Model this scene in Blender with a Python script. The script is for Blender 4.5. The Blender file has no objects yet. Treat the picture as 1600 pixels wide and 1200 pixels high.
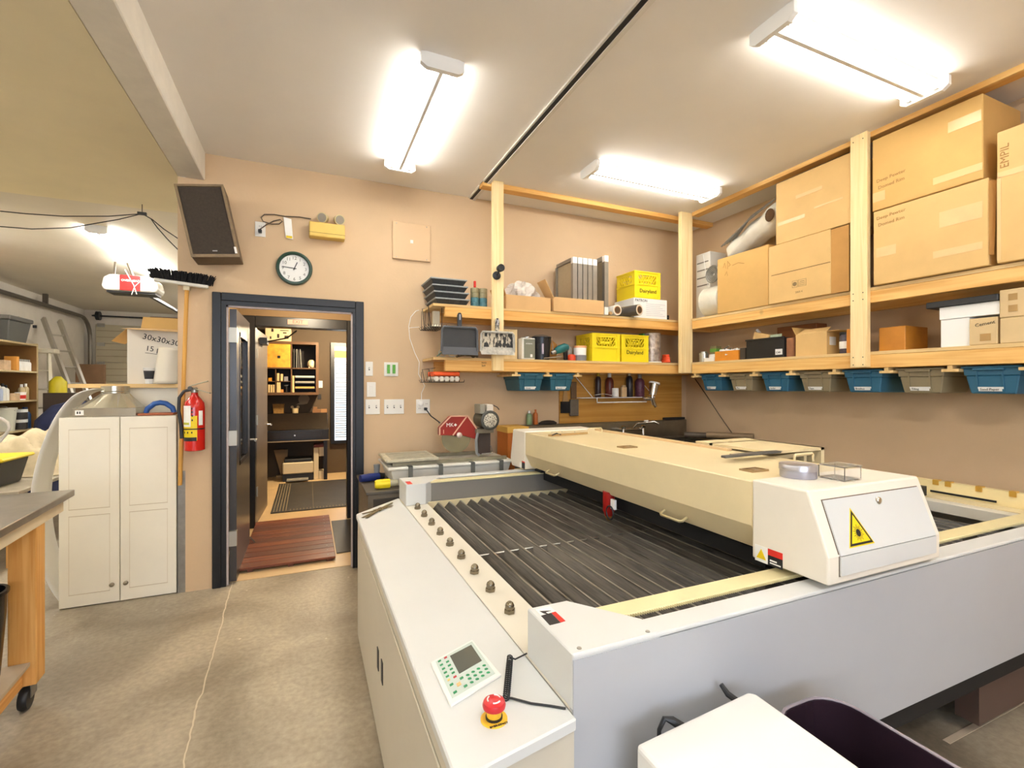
import bpy, bmesh, math, random
from mathutils import Vector, Matrix
random.seed(7)
SC = bpy.context.scene
COL = SC.collection

# ------------------------------------------------------------------ camera
FPX, TH, CH, CX, CY = 735.0, math.radians(23.4), 1.46, 800.0, 603.0
cam_d = bpy.data.cameras.new('camera'); cam = bpy.data.objects.new('camera', cam_d); COL.objects.link(cam)
cam_d.sensor_width = 36.0; cam_d.lens = FPX / 1600 * 36.0
cam_d.shift_y = (CY - 600.0) / 1600.0
cam_d.clip_start = 0.02
cam.location = (0, 0, CH); cam.rotation_euler = (math.pi / 2, 0, -TH)
SC.camera = cam

# ------------------------------------------------------------------ world and exposure
world = bpy.data.worlds.new('world'); SC.world = world; world.use_nodes = True
wb = world.node_tree.nodes['Background']; wb.inputs[0].default_value = (0.62, 0.75, 1.0, 1); wb.inputs[1].default_value = 1.0
SC.view_settings.view_transform = 'Standard'; SC.view_settings.look = 'None'
SC.view_settings.gamma = 1.0; SC.view_settings.use_curve_mapping = False
SC.view_settings.exposure = 1.56
TUBE = 13.0          # radiance of the fluorescent tubes

def area_light(name, loc, rot, sx, sy, power, color):
    d = bpy.data.lights.new(name, 'AREA'); d.shape = 'RECTANGLE'; d.size = sx; d.size_y = sy
    d.energy = power; d.color = color
    o = bpy.data.objects.new(name, d); COL.objects.link(o); o.location = loc; o.rotation_euler = rot
    return o
# daylight from behind the camera, given an added, unseen window
area_light('added_window_light', (-0.4, -3.40, 1.75), (math.pi / 2, 0, 0), 3.2, 1.7, 30, (0.80, 0.88, 1.0))
# daylight at the office window and the office's own ceiling lamp
def point_light(name, loc, power, color, r=0.08):
    d = bpy.data.lights.new(name, 'POINT'); d.energy = power; d.color = color; d.shadow_soft_size = r
    o = bpy.data.objects.new(name, d); COL.objects.link(o); o.location = loc
point_light('office_lamp_light', (0.55, 7.15, 2.30), 70, (1.0, 0.82, 0.56))
point_light('vestibule_fill_light', (0.0, 4.75, 2.28), 16, (1.0, 0.86, 0.64))  # added with its unseen fixture to brighten the vestibule

# ------------------------------------------------------------------ pixel helpers (a pixel gives a direction, the plane gives the distance)
_s, _c = math.sin(TH), math.cos(TH)
def _ray(x, y):
    a = (x - CX) / FPX
    return Vector((_s + _c * a, _c - _s * a, (CY - y) / FPX))
def pY(x, y, Y): d = _ray(x, y); return Vector((0, 0, CH)) + d * (Y / d.y)
def pX(x, y, X): d = _ray(x, y); return Vector((0, 0, CH)) + d * (X / d.x)
def pZ(x, y, Z): d = _ray(x, y); return Vector((0, 0, CH)) + d * ((Z - CH) / d.z)

# ------------------------------------------------------------------ materials
def lin(c):
    c = c / 255.0
    return c / 12.92 if c <= 0.04045 else ((c + 0.055) / 1.055) ** 2.4
def rgb(*c): return (lin(c[0]), lin(c[1]), lin(c[2]), 1)
MATS = {}
def M(name, col=None, rough=0.5, metal=0.0, noise=None, bump=0.0, emit=0.0, alpha=1.0, trans=0.0, coat=0.0, bscale=None):
    if name in MATS: return MATS[name]
    m = bpy.data.materials.new(name); m.use_nodes = True; MATS[name] = m
    nt = m.node_tree; b = nt.nodes['Principled BSDF']
    b.inputs['Base Color'].default_value = rgb(*col); b.inputs['Roughness'].default_value = rough
    b.inputs['Metallic'].default_value = metal
    if alpha < 1: b.inputs['Alpha'].default_value = alpha
    if trans: b.inputs['Transmission Weight'].default_value = trans
    if coat: b.inputs['Coat Weight'].default_value = coat
    if emit:
        b.inputs['Emission Color'].default_value = rgb(*col); b.inputs['Emission Strength'].default_value = emit
    if noise or bump:
        tc = nt.nodes.new('ShaderNodeTexCoord'); n = nt.nodes.new('ShaderNodeTexNoise')
        n.inputs['Scale'].default_value = noise[0] if noise else (bscale or 20); n.inputs['Detail'].default_value = 6
        n.inputs['Roughness'].default_value = 0.62
        nt.links.new(tc.outputs['Object'], n.inputs['Vector'])
        if noise:
            mr = nt.nodes.new('ShaderNodeMapRange'); mr.inputs[1].default_value = 0.3; mr.inputs[2].default_value = 0.7
            mr.inputs[3].default_value = 1 - noise[1]; mr.inputs[4].default_value = 1 + noise[1]
            nt.links.new(n.outputs['Fac'], mr.inputs[0])
            mx = nt.nodes.new('ShaderNodeMix'); mx.data_type = 'RGBA'; mx.blend_type = 'MULTIPLY'; mx.inputs[0].default_value = 1
            mx.inputs[6].default_value = rgb(*col)
            nt.links.new(mr.outputs[0], mx.inputs[7]); nt.links.new(mx.outputs[2], b.inputs['Base Color'])
        if bump:
            n2 = n
            if bscale:
                n2 = nt.nodes.new('ShaderNodeTexNoise'); n2.inputs['Scale'].default_value = bscale; n2.inputs['Detail'].default_value = 5
                nt.links.new(tc.outputs['Object'], n2.inputs['Vector'])
            bp = nt.nodes.new('ShaderNodeBump'); bp.inputs['Strength'].default_value = bump; bp.inputs['Distance'].default_value = 0.01
            nt.links.new(n2.outputs['Fac'], bp.inputs['Height']); nt.links.new(bp.outputs[0], b.inputs['Normal'])
    return m
def wood(name, c1, c2, axis='x', rough=0.55, scale=1.0):
    """timber with grain stretched along an axis and a few knots"""
    if name in MATS: return MATS[name]
    m = bpy.data.materials.new(name); m.use_nodes = True; MATS[name] = m
    nt = m.node_tree; b = nt.nodes['Principled BSDF']; b.inputs['Roughness'].default_value = rough
    tc = nt.nodes.new('ShaderNodeTexCoord'); mp = nt.nodes.new('ShaderNodeMapping')
    k = [22, 22, 22]; k['xyz'.index(axis)] = 0.9
    mp.inputs['Scale'].default_value = [v * scale for v in k]
    n = nt.nodes.new('ShaderNodeTexNoise'); n.inputs['Scale'].default_value = 1.4; n.inputs['Detail'].default_value = 5; n.inputs['Distortion'].default_value = 1.2
    cr = nt.nodes.new('ShaderNodeValToRGB'); e = cr.color_ramp.elements
    e[0].position = 0.34; e[0].color = rgb(*c2); e[1].position = 0.62; e[1].color = rgb(*c1)
    v = nt.nodes.new('ShaderNodeTexVoronoi'); v.inputs['Scale'].default_value = 2.3
    lt = nt.nodes.new('ShaderNodeMapRange'); lt.inputs[1].default_value = 0.02; lt.inputs[2].default_value = 0.07; lt.inputs[3].default_value = 0.45; lt.inputs[4].default_value = 1
    mx = nt.nodes.new('ShaderNodeMix'); mx.data_type = 'RGBA'; mx.blend_type = 'MULTIPLY'; mx.inputs[0].default_value = 1
    L = nt.links.new
    L(tc.outputs['Object'], mp.inputs['Vector']); L(mp.outputs[0], n.inputs['Vector']); L(n.outputs['Fac'], cr.inputs[0])
    L(tc.outputs['Object'], v.inputs['Vector']); L(v.outputs['Distance'], lt.inputs[0])
    L(cr.outputs[0], mx.inputs[6]); L(lt.outputs[0], mx.inputs[7]); L(mx.outputs[2], b.inputs['Base Color'])
    return m

# ------------------------------------------------------------------ mesh builder
ROOT = {}
class MB:
    def __init__(s, local=False): s.v = []; s.f = []; s.local = local
    def add(s, vs, fs):
        o = len(s.v); s.v += [Vector(p) for p in vs]; s.f += [tuple(i + o for i in f) for f in fs]; return s
    def box(s, a, b):
        x0, y0, z0 = [min(p, q) for p, q in zip(a, b)]; x1, y1, z1 = [max(p, q) for p, q in zip(a, b)]
        return s.add([(x0,y0,z0),(x1,y0,z0),(x1,y1,z0),(x0,y1,z0),(x0,y0,z1),(x1,y0,z1),(x1,y1,z1),(x0,y1,z1)],
                     [(0,3,2,1),(4,5,6,7),(0,1,5,4),(1,2,6,5),(2,3,7,6),(3,0,4,7)])
    def hexa(s, p): # eight points, bottom ring then top ring
        return s.add(p, [(0,3,2,1),(4,5,6,7),(0,1,5,4),(1,2,6,5),(2,3,7,6),(3,0,4,7)])
    def prism(s, pts, axis, a, b):
        """2D polygon extruded along an axis; axis x -> (y,z), y -> (x,z), z -> (x,y)"""
        n = len(pts)
        def P(u, w, t): return {'x': (t, u, w), 'y': (u, t, w), 'z': (u, w, t)}[axis]
        vs = [P(u, w, a) for u, w in pts] + [P(u, w, b) for u, w in pts]
        fs = [tuple(range(n))[::-1], tuple(range(n, 2 * n))] + [(i, (i + 1) % n, n + (i + 1) % n, n + i) for i in range(n)]
        return s.add(vs, fs)
    def tube(s, pts, r, n=8, closed=False):
        pts = [Vector(p) for p in pts]; rs = r if isinstance(r, (list, tuple)) else [r] * len(pts)
        vs = []; up = Vector((0, 0, 1)); prev = None
        for i, p in enumerate(pts):
            a = pts[i - 1] if (i > 0 or closed) else pts[i]; c = pts[(i + 1) % len(pts)] if (i < len(pts) - 1 or closed) else pts[i]
            t = (c - a); t = t.normalized() if t.length > 1e-9 else Vector((0, 0, 1))
            if prev is None:
                u = t.cross(up)
                if u.length < 1e-3: u = t.cross(Vector((1, 0, 0)))
            else: u = prev - t * prev.dot(t)
            u.normalize(); prev = u; w = t.cross(u)
            for k in range(n):
                an = 2 * math.pi * k / n; vs.append(p + (u * math.cos(an) + w * math.sin(an)) * rs[i])
        m = len(pts); fs = []
        for i in range(m if closed else m - 1):
            for k in range(n):
                fs.append((i*n+k, i*n+(k+1)%n, ((i+1)%m)*n+(k+1)%n, ((i+1)%m)*n+k))
        if not closed: fs += [tuple(range(n))[::-1], tuple(range((m-1)*n, m*n))]
        return s.add(vs, fs)
    def lathe(s, prof, c=(0,0,0), n=20, axis='z', sx=1.0, sy=1.0, caps=True):
        vs = []; c = Vector(c)
        for r, h in prof:
            for k in range(n):
                a = 2*math.pi*k/n; x, y = r*math.cos(a)*sx, r*math.sin(a)*sy
                vs.append(c + Vector({'z': (x, y, h), 'y': (x, h, y), 'x': (h, x, y)}[axis]))
        m = len(prof); fs = [(i*n+k, i*n+(k+1)%n, (i+1)*n+(k+1)%n, (i+1)*n+k) for i in range(m-1) for k in range(n)]
        if caps: fs += [tuple(range(n))[::-1], tuple(range((m-1)*n, m*n))]
        return s.add(vs, fs)
    def grid(s, fn, nu, nv):
        vs = [fn(i/nu, j/nv) for i in range(nu+1) for j in range(nv+1)]
        return s.add(vs, [(i*(nv+1)+j, (i+1)*(nv+1)+j, (i+1)*(nv+1)+j+1, i*(nv+1)+j+1) for i in range(nu) for j in range(nv)])
    def bar(s, a, b, w, h=None, up=(0,0,1)):
        """square-section bar from a to b"""
        a, b = Vector(a), Vector(b); h = w if h is None else h; t = (b-a).normalized(); u = t.cross(Vector(up))
        if u.length < 1e-4: u = t.cross(Vector((1,0,0)))
        u.normalize(); q = u.cross(t).normalized(); u = u*w/2; q = q*h/2
        return s.hexa([a-u-q, a+u-q, b+u-q, b-u-q, a-u+q, a+u+q, b+u+q, b-u+q])
    def rot(s, ang, axis='z', c=(0,0,0), start=0):
        R_ = Matrix.Rotation(ang, 3, axis.upper()); c = Vector(c)
        for i in range(start, len(s.v)): s.v[i] = R_ @ (s.v[i] - c) + c
        return s
    def move(s, d, start=0):
        d = Vector(d)
        for i in range(start, len(s.v)): s.v[i] = s.v[i] + d
        return s
    def build(s, name, mat, parent=None, bev=0.0, smooth=False, seg=1, solid=0.0, local=None):
        me = bpy.data.meshes.new(name)
        local = s.local if local is None else local
        if parent is not None:
            loc, rz = ROOT[parent]
            vs = s.v if local else [Matrix.Rotation(-rz, 3, 'Z') @ (v - loc) for v in s.v]
        else:
            lo = [min(v[i] for v in s.v) for i in range(3)]; hi = [max(v[i] for v in s.v) for i in range(3)]
            loc = Vector(((lo[0]+hi[0])/2, (lo[1]+hi[1])/2, lo[2])); rz = 0.0; vs = [v - loc for v in s.v]
        me.from_pydata([tuple(v) for v in vs], [], s.f); me.validate(); me.update()
        bm = bmesh.new(); bm.from_mesh(me)
        bmesh.ops.recalc_face_normals(bm, faces=bm.faces)
        if bev:
            es = [e for e in bm.edges if len(e.link_faces) == 2 and e.calc_face_angle() > 0.5]
            bmesh.ops.bevel(bm, geom=es, offset=bev, segments=seg, profile=0.5, affect='EDGES', clamp_overlap=True)
        if smooth:
            for f_ in bm.faces: f_.smooth = True
            for e in bm.edges:
                if len(e.link_faces) == 2 and e.calc_face_angle() > 0.75: e.smooth = False
        bm.to_mesh(me); bm.free()
        o = bpy.data.objects.new(name, me); COL.objects.link(o)
        if mat: me.materials.append(mat)
        if solid:
            md = o.modifiers.new('solid', 'SOLIDIFY'); md.thickness = solid
        if parent is not None: o.parent = parent; ROOT[o] = (loc, rz)
        else: o.location = loc; ROOT[o] = (loc, 0.0)
        return o
def tag(o, label=None, cat=None, group=None, kind=None):
    if label: o['label'] = label
    if cat: o['category'] = cat
    if group: o['group'] = group
    if kind: o['kind'] = kind
    return o
def thing(name, label, cat, loc, rz=0.0, group=None):
    o = bpy.data.objects.new(name, None); COL.objects.link(o); o.empty_display_size = 0.1
    o.location = loc; o.rotation_euler = (0, 0, rz); ROOT[o] = (Vector(loc), rz)
    return tag(o, label, cat, group)
def struct(o): o['kind'] = 'structure'; return o
def dup(root, loc, rz=None, label=None, group=None):
    """a copy of a thing with copies of its parts and sub-parts"""
    r = root.copy(); COL.objects.link(r); r.location = loc
    if rz is not None: r.rotation_euler = (0, 0, rz)
    ROOT[r] = (Vector(loc), r.rotation_euler[2])
    if label: r['label'] = label
    if group: r['group'] = group
    for ch in list(root.children):
        c = ch.copy(); COL.objects.link(c); c.parent = r; ROOT[c] = ROOT[r]
        for g in ch.children:
            d = g.copy(); COL.objects.link(d); d.parent = c; ROOT[d] = ROOT[r]
    return r
def one(mb, name, mat, label, cat, group=None, **kw): return tag(mb.build(name, mat, None, **kw), label, cat, group)
def text(s, P, xd, yd, size, mat, parent, name='lettering', depth=0.0006, align='LEFT', lift=0.001):
    """flat lettering laid on a surface: P origin, xd reading direction, yd up direction"""
    cu = bpy.data.curves.new(name, 'FONT'); cu.body = s; cu.size = size; cu.extrude = depth; cu.align_x = align; cu.resolution_u = 2
    ob = bpy.data.objects.new('tmp', cu); COL.objects.link(ob)
    me = bpy.data.meshes.new_from_object(ob); bpy.data.objects.remove(ob); bpy.data.curves.remove(cu)
    xd = Vector(xd).normalized(); yd = Vector(yd); yd = (yd - xd * yd.dot(xd)).normalized(); zd = xd.cross(yd)
    P = Vector(P) + zd * lift
    mb = MB(); mb.v = [P + xd * v.co.x + yd * v.co.y + zd * v.co.z for v in me.vertices]; mb.f = [tuple(p.vertices) for p in me.polygons]
    bpy.data.meshes.remove(me)
    return mb.build(name, mat, parent)
def scribble(pts2, P, xd, yd, mat, parent, r=0.0016, name='handwriting', lift=0.001):
    xd = Vector(xd); yd = Vector(yd); n = xd.cross(yd).normalized(); mb = MB()
    for line in pts2: mb.tube([Vector(P) + xd*u + yd*w + n*lift for u, w in line], r, 4)
    return mb.build(name, mat, parent)

INK = M('ink_black', (25, 24, 24), 0.8)
# ------------------------------------------------------------------ surface materials
WALL = M('wall_tan_paint', (211, 182, 145), 0.75, noise=(1.6, 0.05), bump=0.08, bscale=60)
CEILM = M('ceiling_white_board', (240, 235, 228), 0.7, noise=(0.9, 0.04))
CEILL = M('ceiling_left_paint', (228, 216, 182), 0.6, noise=(1.2, 0.06))
BEAMM = M('beam_white_paint', (226, 220, 208), 0.55, noise=(9, 0.05))
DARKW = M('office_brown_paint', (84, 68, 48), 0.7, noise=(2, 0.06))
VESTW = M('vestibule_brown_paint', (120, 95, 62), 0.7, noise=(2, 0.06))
BLACKP = M('black_gloss_paint', (15, 15, 17), 0.38, noise=(7, 0.25))
GARW = M('garage_grey_paint', (206, 198, 184), 0.8, noise=(2.5, 0.07))
PALEW = wood('timber_pale_post', (250, 226, 172), (240, 208, 146), 'z')
PINEX = wood('timber_pine_x', (240, 190, 110), (222, 160, 78), 'x')
PINEY = wood('timber_pine_y', (244, 200, 124), (228, 170, 90), 'y')
PLYX = wood('plywood_x', (232, 200, 142), (214, 176, 112), 'x', scale=0.7)
OFFB = M('office_floor_tile', (214, 184, 138), 0.35, noise=(5, 0.05))

def concrete():
    m = bpy.data.materials.new('concrete_floor'); m.use_nodes = True; nt = m.node_tree; b = nt.nodes['Principled BSDF']; L = nt.links.new
    b.inputs['Roughness'].default_value = 0.5
    g = nt.nodes.new('ShaderNodeNewGeometry')
    def noise(sc, det=6, dist=0.0):
        n = nt.nodes.new('ShaderNodeTexNoise'); n.inputs['Scale'].default_value = sc; n.inputs['Detail'].default_value = det; n.inputs['Distortion'].default_value = dist
        L(g.outputs['Position'], n.inputs['Vector']); return n
    n1 = noise(1.3, 8, 0.6); cr = nt.nodes.new('ShaderNodeValToRGB'); e = cr.color_ramp.elements
    e[0].position = 0.32; e[0].color = rgb(122, 110, 92); e[1].position = 0.68; e[1].color = rgb(182, 170, 148)
    L(n1.outputs['Fac'], cr.inputs[0])
    n2 = noise(38, 6); mr = nt.nodes.new('ShaderNodeMapRange'); mr.inputs[1].default_value = 0.3; mr.inputs[2].default_value = 0.7; mr.inputs[3].default_value = 0.82; mr.inputs[4].default_value = 1.12
    L(n2.outputs['Fac'], mr.inputs[0])
    mx = nt.nodes.new('ShaderNodeMix'); mx.data_type = 'RGBA'; mx.blend_type = 'MULTIPLY'; mx.inputs[0].default_value = 1
    L(cr.outputs[0], mx.inputs[6]); L(mr.outputs[0], mx.inputs[7])
    # spilt paint flecks
    v = nt.nodes.new('ShaderNodeTexVoronoi'); v.inputs['Scale'].default_value = 9; L(g.outputs['Position'], v.inputs['Vector'])
    fl = nt.nodes.new('ShaderNodeMapRange'); fl.inputs[1].default_value = 0.05; fl.inputs[2].default_value = 0.09; fl.inputs[3].default_value = 0.7; fl.inputs[4].default_value = 0
    L(v.outputs['Distance'], fl.inputs[0])
    n3 = noise(3.1, 3); th = nt.nodes.new('ShaderNodeMath'); th.operation = 'GREATER_THAN'; th.inputs[1].default_value = 0.56; L(n3.outputs['Fac'], th.inputs[0])
    mu = nt.nodes.new('ShaderNodeMath'); mu.operation = 'MULTIPLY'; L(fl.outputs[0], mu.inputs[0]); L(th.outputs[0], mu.inputs[1])
    m2 = nt.nodes.new('ShaderNodeMix'); m2.data_type = 'RGBA'; L(mu.outputs[0], m2.inputs[0]); L(mx.outputs[2], m2.inputs[6]); m2.inputs[7].default_value = rgb(222, 212, 194)
    # filled crack running from the doorway
    a = pZ(364, 905, 0); c = pZ(302, 1133, 0); d = (c - a).normalized(); nx, ny = -d.y, d.x
    sp = nt.nodes.new('ShaderNodeSeparateXYZ'); L(g.outputs['Position'], sp.inputs[0])
    def mth(op, i0, i1):
        q = nt.nodes.new('ShaderNodeMath'); q.operation = op
        for k, i in enumerate((i0, i1)):
            if isinstance(i, (int, float)): q.inputs[k].default_value = i
            else: L(i, q.inputs[k])
        return q.outputs[0]
    dist = mth('ADD', mth('MULTIPLY', sp.outputs[0], nx), mth('MULTIPLY', sp.outputs[1], ny))
    dist = mth('ADD', dist, -(a.x * nx + a.y * ny))
    n4 = noise(2.2, 4); dist = mth('ADD', dist, mth('MULTIPLY', mth('ADD', n4.outputs['Fac'], -0.5), 0.10))
    cm = mth('LESS_THAN', mth('ABSOLUTE', dist, 0), 0.0032)
    m3 = nt.nodes.new('ShaderNodeMix'); m3.data_type = 'RGBA'; L(mth('MULTIPLY', cm, 0.75), m3.inputs[0]); L(m2.outputs[2], m3.inputs[6]); m3.inputs[7].default_value = rgb(216, 204, 180)
    L(m3.outputs[2], b.inputs['Base Color'])
    bp = nt.nodes.new('ShaderNodeBump'); bp.inputs['Strength'].default_value = 0.15; bp.inputs['Distance'].default_value = 0.01; L(n2.outputs['Fac'], bp.inputs['Height']); L(bp.outputs[0], b.inputs['Normal'])
    rr = nt.nodes.new('ShaderNodeMapRange'); rr.inputs[3].default_value = 0.35; rr.inputs[4].default_value = 0.65; L(n1.outputs['Fac'], rr.inputs[0]); L(rr.outputs[0], b.inputs['Roughness'])
    return m

WY, RX, CZ, LZ = 3.976, 3.80, 3.13, 2.935      # door wall, right wall, ceiling, lower left ceiling
struct(MB().box((-4.25, -3.6, -0.1), (3.95, 12.2, 0)).build('floor', concrete()))
struct(MB().box((-0.74, WY + 0.06, 0.0), (1.34, 8.42, 0.004)).build('floor_office', OFFB))
struct(MB().box((-0.68, -3.6, CZ), (3.95, WY + 0.12, CZ + 0.08)).build('ceiling', CEILM))
struct(MB().box((-4.25, -3.6, LZ), (-0.845, 4.82, LZ + 0.3)).build('ceiling_left', CEILL))
struct(MB().box((-4.25, 4.82, 2.985), (-0.70, 12.2, LZ + 0.3)).build('ceiling_garage', M('ceiling_garage_paint', (216, 208, 192), 0.7, noise=(1.5, 0.05))))
bm_ = MB().box((-0.845, -3.6, LZ), (-0.68, WY, CZ + 0.08))
tb = struct(bm_.build('trim_1', BEAMM, bev=0.006)); tb['label'] = 'white painted ceiling beam with nail marks'
# door wall with the opening
OX0, OX1, OZ = -0.549, 0.326, 2.05
w = MB().box((-0.80, WY, 0), (OX0, WY + 0.12, CZ)).box((OX1, WY, 0), (RX + 0.1, WY + 0.12, CZ)).box((OX0, WY, OZ), (OX1, WY + 0.12, CZ)).box((-0.845, WY, 0.86), (-0.80, WY + 0.12, LZ))
struct(w.build('wall_back', WALL))
struct(MB().box((-0.845, WY, 0), (-0.80, WY + 0.12, 0.86)).build('trim_2', M('galvanised_stud', (150, 146, 138), 0.4, 0.6, noise=(14, 0.15))))
struct(MB().box((RX, -3.6, 0), (RX + 0.12, WY + 0.12, CZ + 0.08)).build('wall_right', WALL))
struct(MB().box((-4.25, -3.6, 0), (-4.12, 12.2, 3.0)).build('wall_left', GARW))
struct(MB().box((-4.25, 12.05, 0), (-0.70, 12.2, 3.0)).build('wall_far', GARW))
struct(MB().box((-0.80, WY + 0.12, 0), (-0.74, 12.05, 2.98)).build('wall_garage_side', GARW))
struct(MB().box((-4.25, -3.75, 0), (3.95, -3.6, CZ + 0.1)).build('wall_rear', WALL))
wn = struct(MB().box((-2.05, -3.6, 0.85), (1.25, -3.585, 2.65)).build('window_added', M('added_window_glow', (196, 214, 240), 0.2, emit=1.0)))  # window added out of view, its pane glowing as daylight
fr = MB()
for x in (-2.1, -0.98, 0.12, 1.22): fr.box((x, -3.6, 0.8), (x + 0.08, -3.54, 2.7))
for z in (0.8, 2.62): fr.box((-2.1, -3.6, z), (1.3, -3.54, z + 0.08))
fr.build('window_frame', BEAMM, wn)
# black trim around the doorway
tr = MB().box((-0.636, WY - 0.022, 0), (OX0 - 0.03, WY, 2.138)).box((OX1 + 0.02, WY - 0.022, 0), (0.41, WY, 2.138)).box((OX0 - 0.03, WY - 0.022, OZ + 0.03), (OX1 + 0.02, WY, 2.138))
d1 = struct(tr.build('trim_3', BLACKP, bev=0.004)); d1['label'] = 'black painted casing around the doorway'
jm = MB().box((OX0 - 0.03, WY - 0.012, 0), (OX0, WY + 0.12, OZ)).box((OX1, WY - 0.012, 0), (OX1 + 0.02, WY + 0.12, OZ)).box((OX0 - 0.03, WY - 0.012, OZ), (OX1 + 0.02, WY + 0.12, OZ + 0.03))
jm.build('jamb', BLACKP, d1)
ws = MB().box((OX0, WY + 0.004, 0.004), (OX0 + 0.012, WY + 0.022, OZ)).box((OX1 - 0.012, WY + 0.004, 0.004), (OX1, WY + 0.022, OZ)).box((OX0, WY + 0.004, OZ - 0.014), (OX1, WY + 0.022, OZ))
ws.build('weather_strip', M('weather_strip_grey', (196, 182, 176), 0.5, noise=(12, 0.12)), d1)
# vestibule
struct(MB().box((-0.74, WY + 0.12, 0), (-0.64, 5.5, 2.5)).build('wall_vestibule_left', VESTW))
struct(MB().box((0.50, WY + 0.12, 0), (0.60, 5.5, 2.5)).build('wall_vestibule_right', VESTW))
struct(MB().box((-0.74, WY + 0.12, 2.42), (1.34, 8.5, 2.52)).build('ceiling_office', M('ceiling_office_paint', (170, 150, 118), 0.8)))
w2 = MB().box((-0.74, 5.5, 0), (-0.53, 5.6, 2.45)).box((0.42, 5.5, 0), (1.34, 5.6, 2.45)).box((-0.53, 5.5, 2.10), (0.42, 5.6, 2.45))
struct(w2.build('wall_vestibule_back', VESTW))
t2 = MB().box((-0.62, 5.46, 0), (-0.50, 5.62, 2.18)).box((0.39, 5.46, 0), (0.475, 5.62, 2.18)).box((-0.50, 5.46, 2.075), (0.39, 5.62, 2.18))
struct(t2.build('trim_4', BLACKP, bev=0.004))['label'] = 'black inner door frame under the exit sign'
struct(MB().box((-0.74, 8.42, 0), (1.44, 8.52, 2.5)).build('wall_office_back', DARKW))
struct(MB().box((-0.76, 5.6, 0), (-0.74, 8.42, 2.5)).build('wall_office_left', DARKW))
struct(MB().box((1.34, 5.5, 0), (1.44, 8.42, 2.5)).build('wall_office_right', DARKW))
# door leaf folded back into the vestibule, with a glass light
DLEAF = M('door_dark_paint', (62, 58, 56), 0.28, noise=(4, 0.12))
HING = M('hinge_steel', (178, 172, 158), 0.4, 0.7)
dl = MB().box((-0.535, 4.02, 0.012), (-0.49, 4.87, 0.86)).box((-0.535, 4.02, 1.86), (-0.49, 4.87, 2.03)).box((-0.535, 4.02, 0.86), (-0.49, 4.20, 1.86)).box((-0.535, 4.70, 0.86), (-0.49, 4.87, 1.86))
d = struct(dl.build('door_1', DLEAF)); d['label'] = 'dark door with a glass light folded back into the vestibule'
MB().box((-0.516, 4.20, 0.86), (-0.508, 4.70, 1.86)).build('glass_pane', M('glass_smoked', (70, 70, 74), 0.08, trans=0.6), d)
gb = MB()
for a_, b_ in (((4.185, 0.845), (4.215, 1.875)), ((4.685, 0.845), (4.715, 1.875)), ((4.185, 0.845), (4.715, 0.875)), ((4.185, 1.845), (4.715, 1.875))):
    gb.box((-0.486, a_[0], a_[1]), (-0.49, b_[0], b_[1]))
gb.build('glass_bead', BLACKP, d)
for z in (0.28, 1.02, 1.78): MB().box((-0.549, 3.99, z), (-0.485, 4.03, z + 0.11)).build('hinge', HING, d)
MB().tube([(-0.48, 4.80, 0.98), (-0.43, 4.80, 0.98), (-0.43, 4.70, 0.98)], 0.009, 8).build('handle', HING, d, smooth=True)
MB().tube([(-0.485, 4.83, 0.10), (-0.45, 4.84, 0.05), (-0.44, 4.85, 0.012)], 0.008, 6).build('door_stop', HING, d)
# second leaf, opened into the office
L2 = MB(local=False)
h0, h1 = Vector((-0.500, 5.60, 0)), Vector((-0.458, 6.42, 0)); dd = (h1 - h0).normalized(); nn = Vector((-dd.y, dd.x, 0)) * 0.045
def leaf(z0, z1, a=0.0, b=1.0):
    p, q = h0.lerp(h1, a), h0.lerp(h1, b)
    L2.hexa([p + nn + Vector((0,0,z0)), p + Vector((0,0,z0)), q + Vector((0,0,z0)), q + nn + Vector((0,0,z0)), p + nn + Vector((0,0,z1)), p + Vector((0,0,z1)), q + Vector((0,0,z1)), q + nn + Vector((0,0,z1))])
leaf(0.012, 2.06)
d = struct(L2.build('door_2', M('door_grey_brown', (112, 98, 80), 0.35, noise=(5, 0.08)))); d['label'] = 'plain grey brown door opened into the office'
hp = h0.lerp(h1, 0.92)
MB().tube([hp + Vector((0,0,1.0)), hp + Vector((0.05,0,1.0)), hp + Vector((0.055,-0.10,1.0))], 0.010, 8).lathe([(0.028,0),(0.028,0.012)], hp + Vector((0,0,1.0)), 14, 'x').build('handle', M('chrome', (220, 216, 208), 0.12, 1.0), d, smooth=True)
MB().box(h0.lerp(h1, .25) + Vector((0.002, 0, 1.92)), h0.lerp(h1, .55) + Vector((0.06, 0, 1.99))).build('door_closer', BLACKP, d)
MB().tube([h0.lerp(h1, .45) + Vector((0.04, 0, 1.955)), (-0.22, 5.78, 1.99), (-0.12, 5.56, 2.05)], 0.008, 6).build('closer_arm', BLACKP, d)
for z in (0.3, 1.05, 1.75): MB().box((-0.53, 5.585, z), (-0.488, 5.615, z + 0.1)).build('hinge', HING, d)

# ceiling joint cover: a dark slot beside a white angle strip
t = struct(MB().box((1.338, -3.5, CZ - 0.022), (1.362, 3.97, CZ)).build('trim_5', BEAMM)); t['label'] = 'white ceiling strip with a dark slot'
MB().box((1.312, -3.5, CZ - 0.016), (1.337, 3.97, CZ)).build('slot', M('slot_dark', (38, 36, 36), 0.6), t)
MB().box((1.300, -3.5, CZ - 0.012), (1.312, 3.97, CZ)).build('strip', BEAMM, t)

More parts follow.
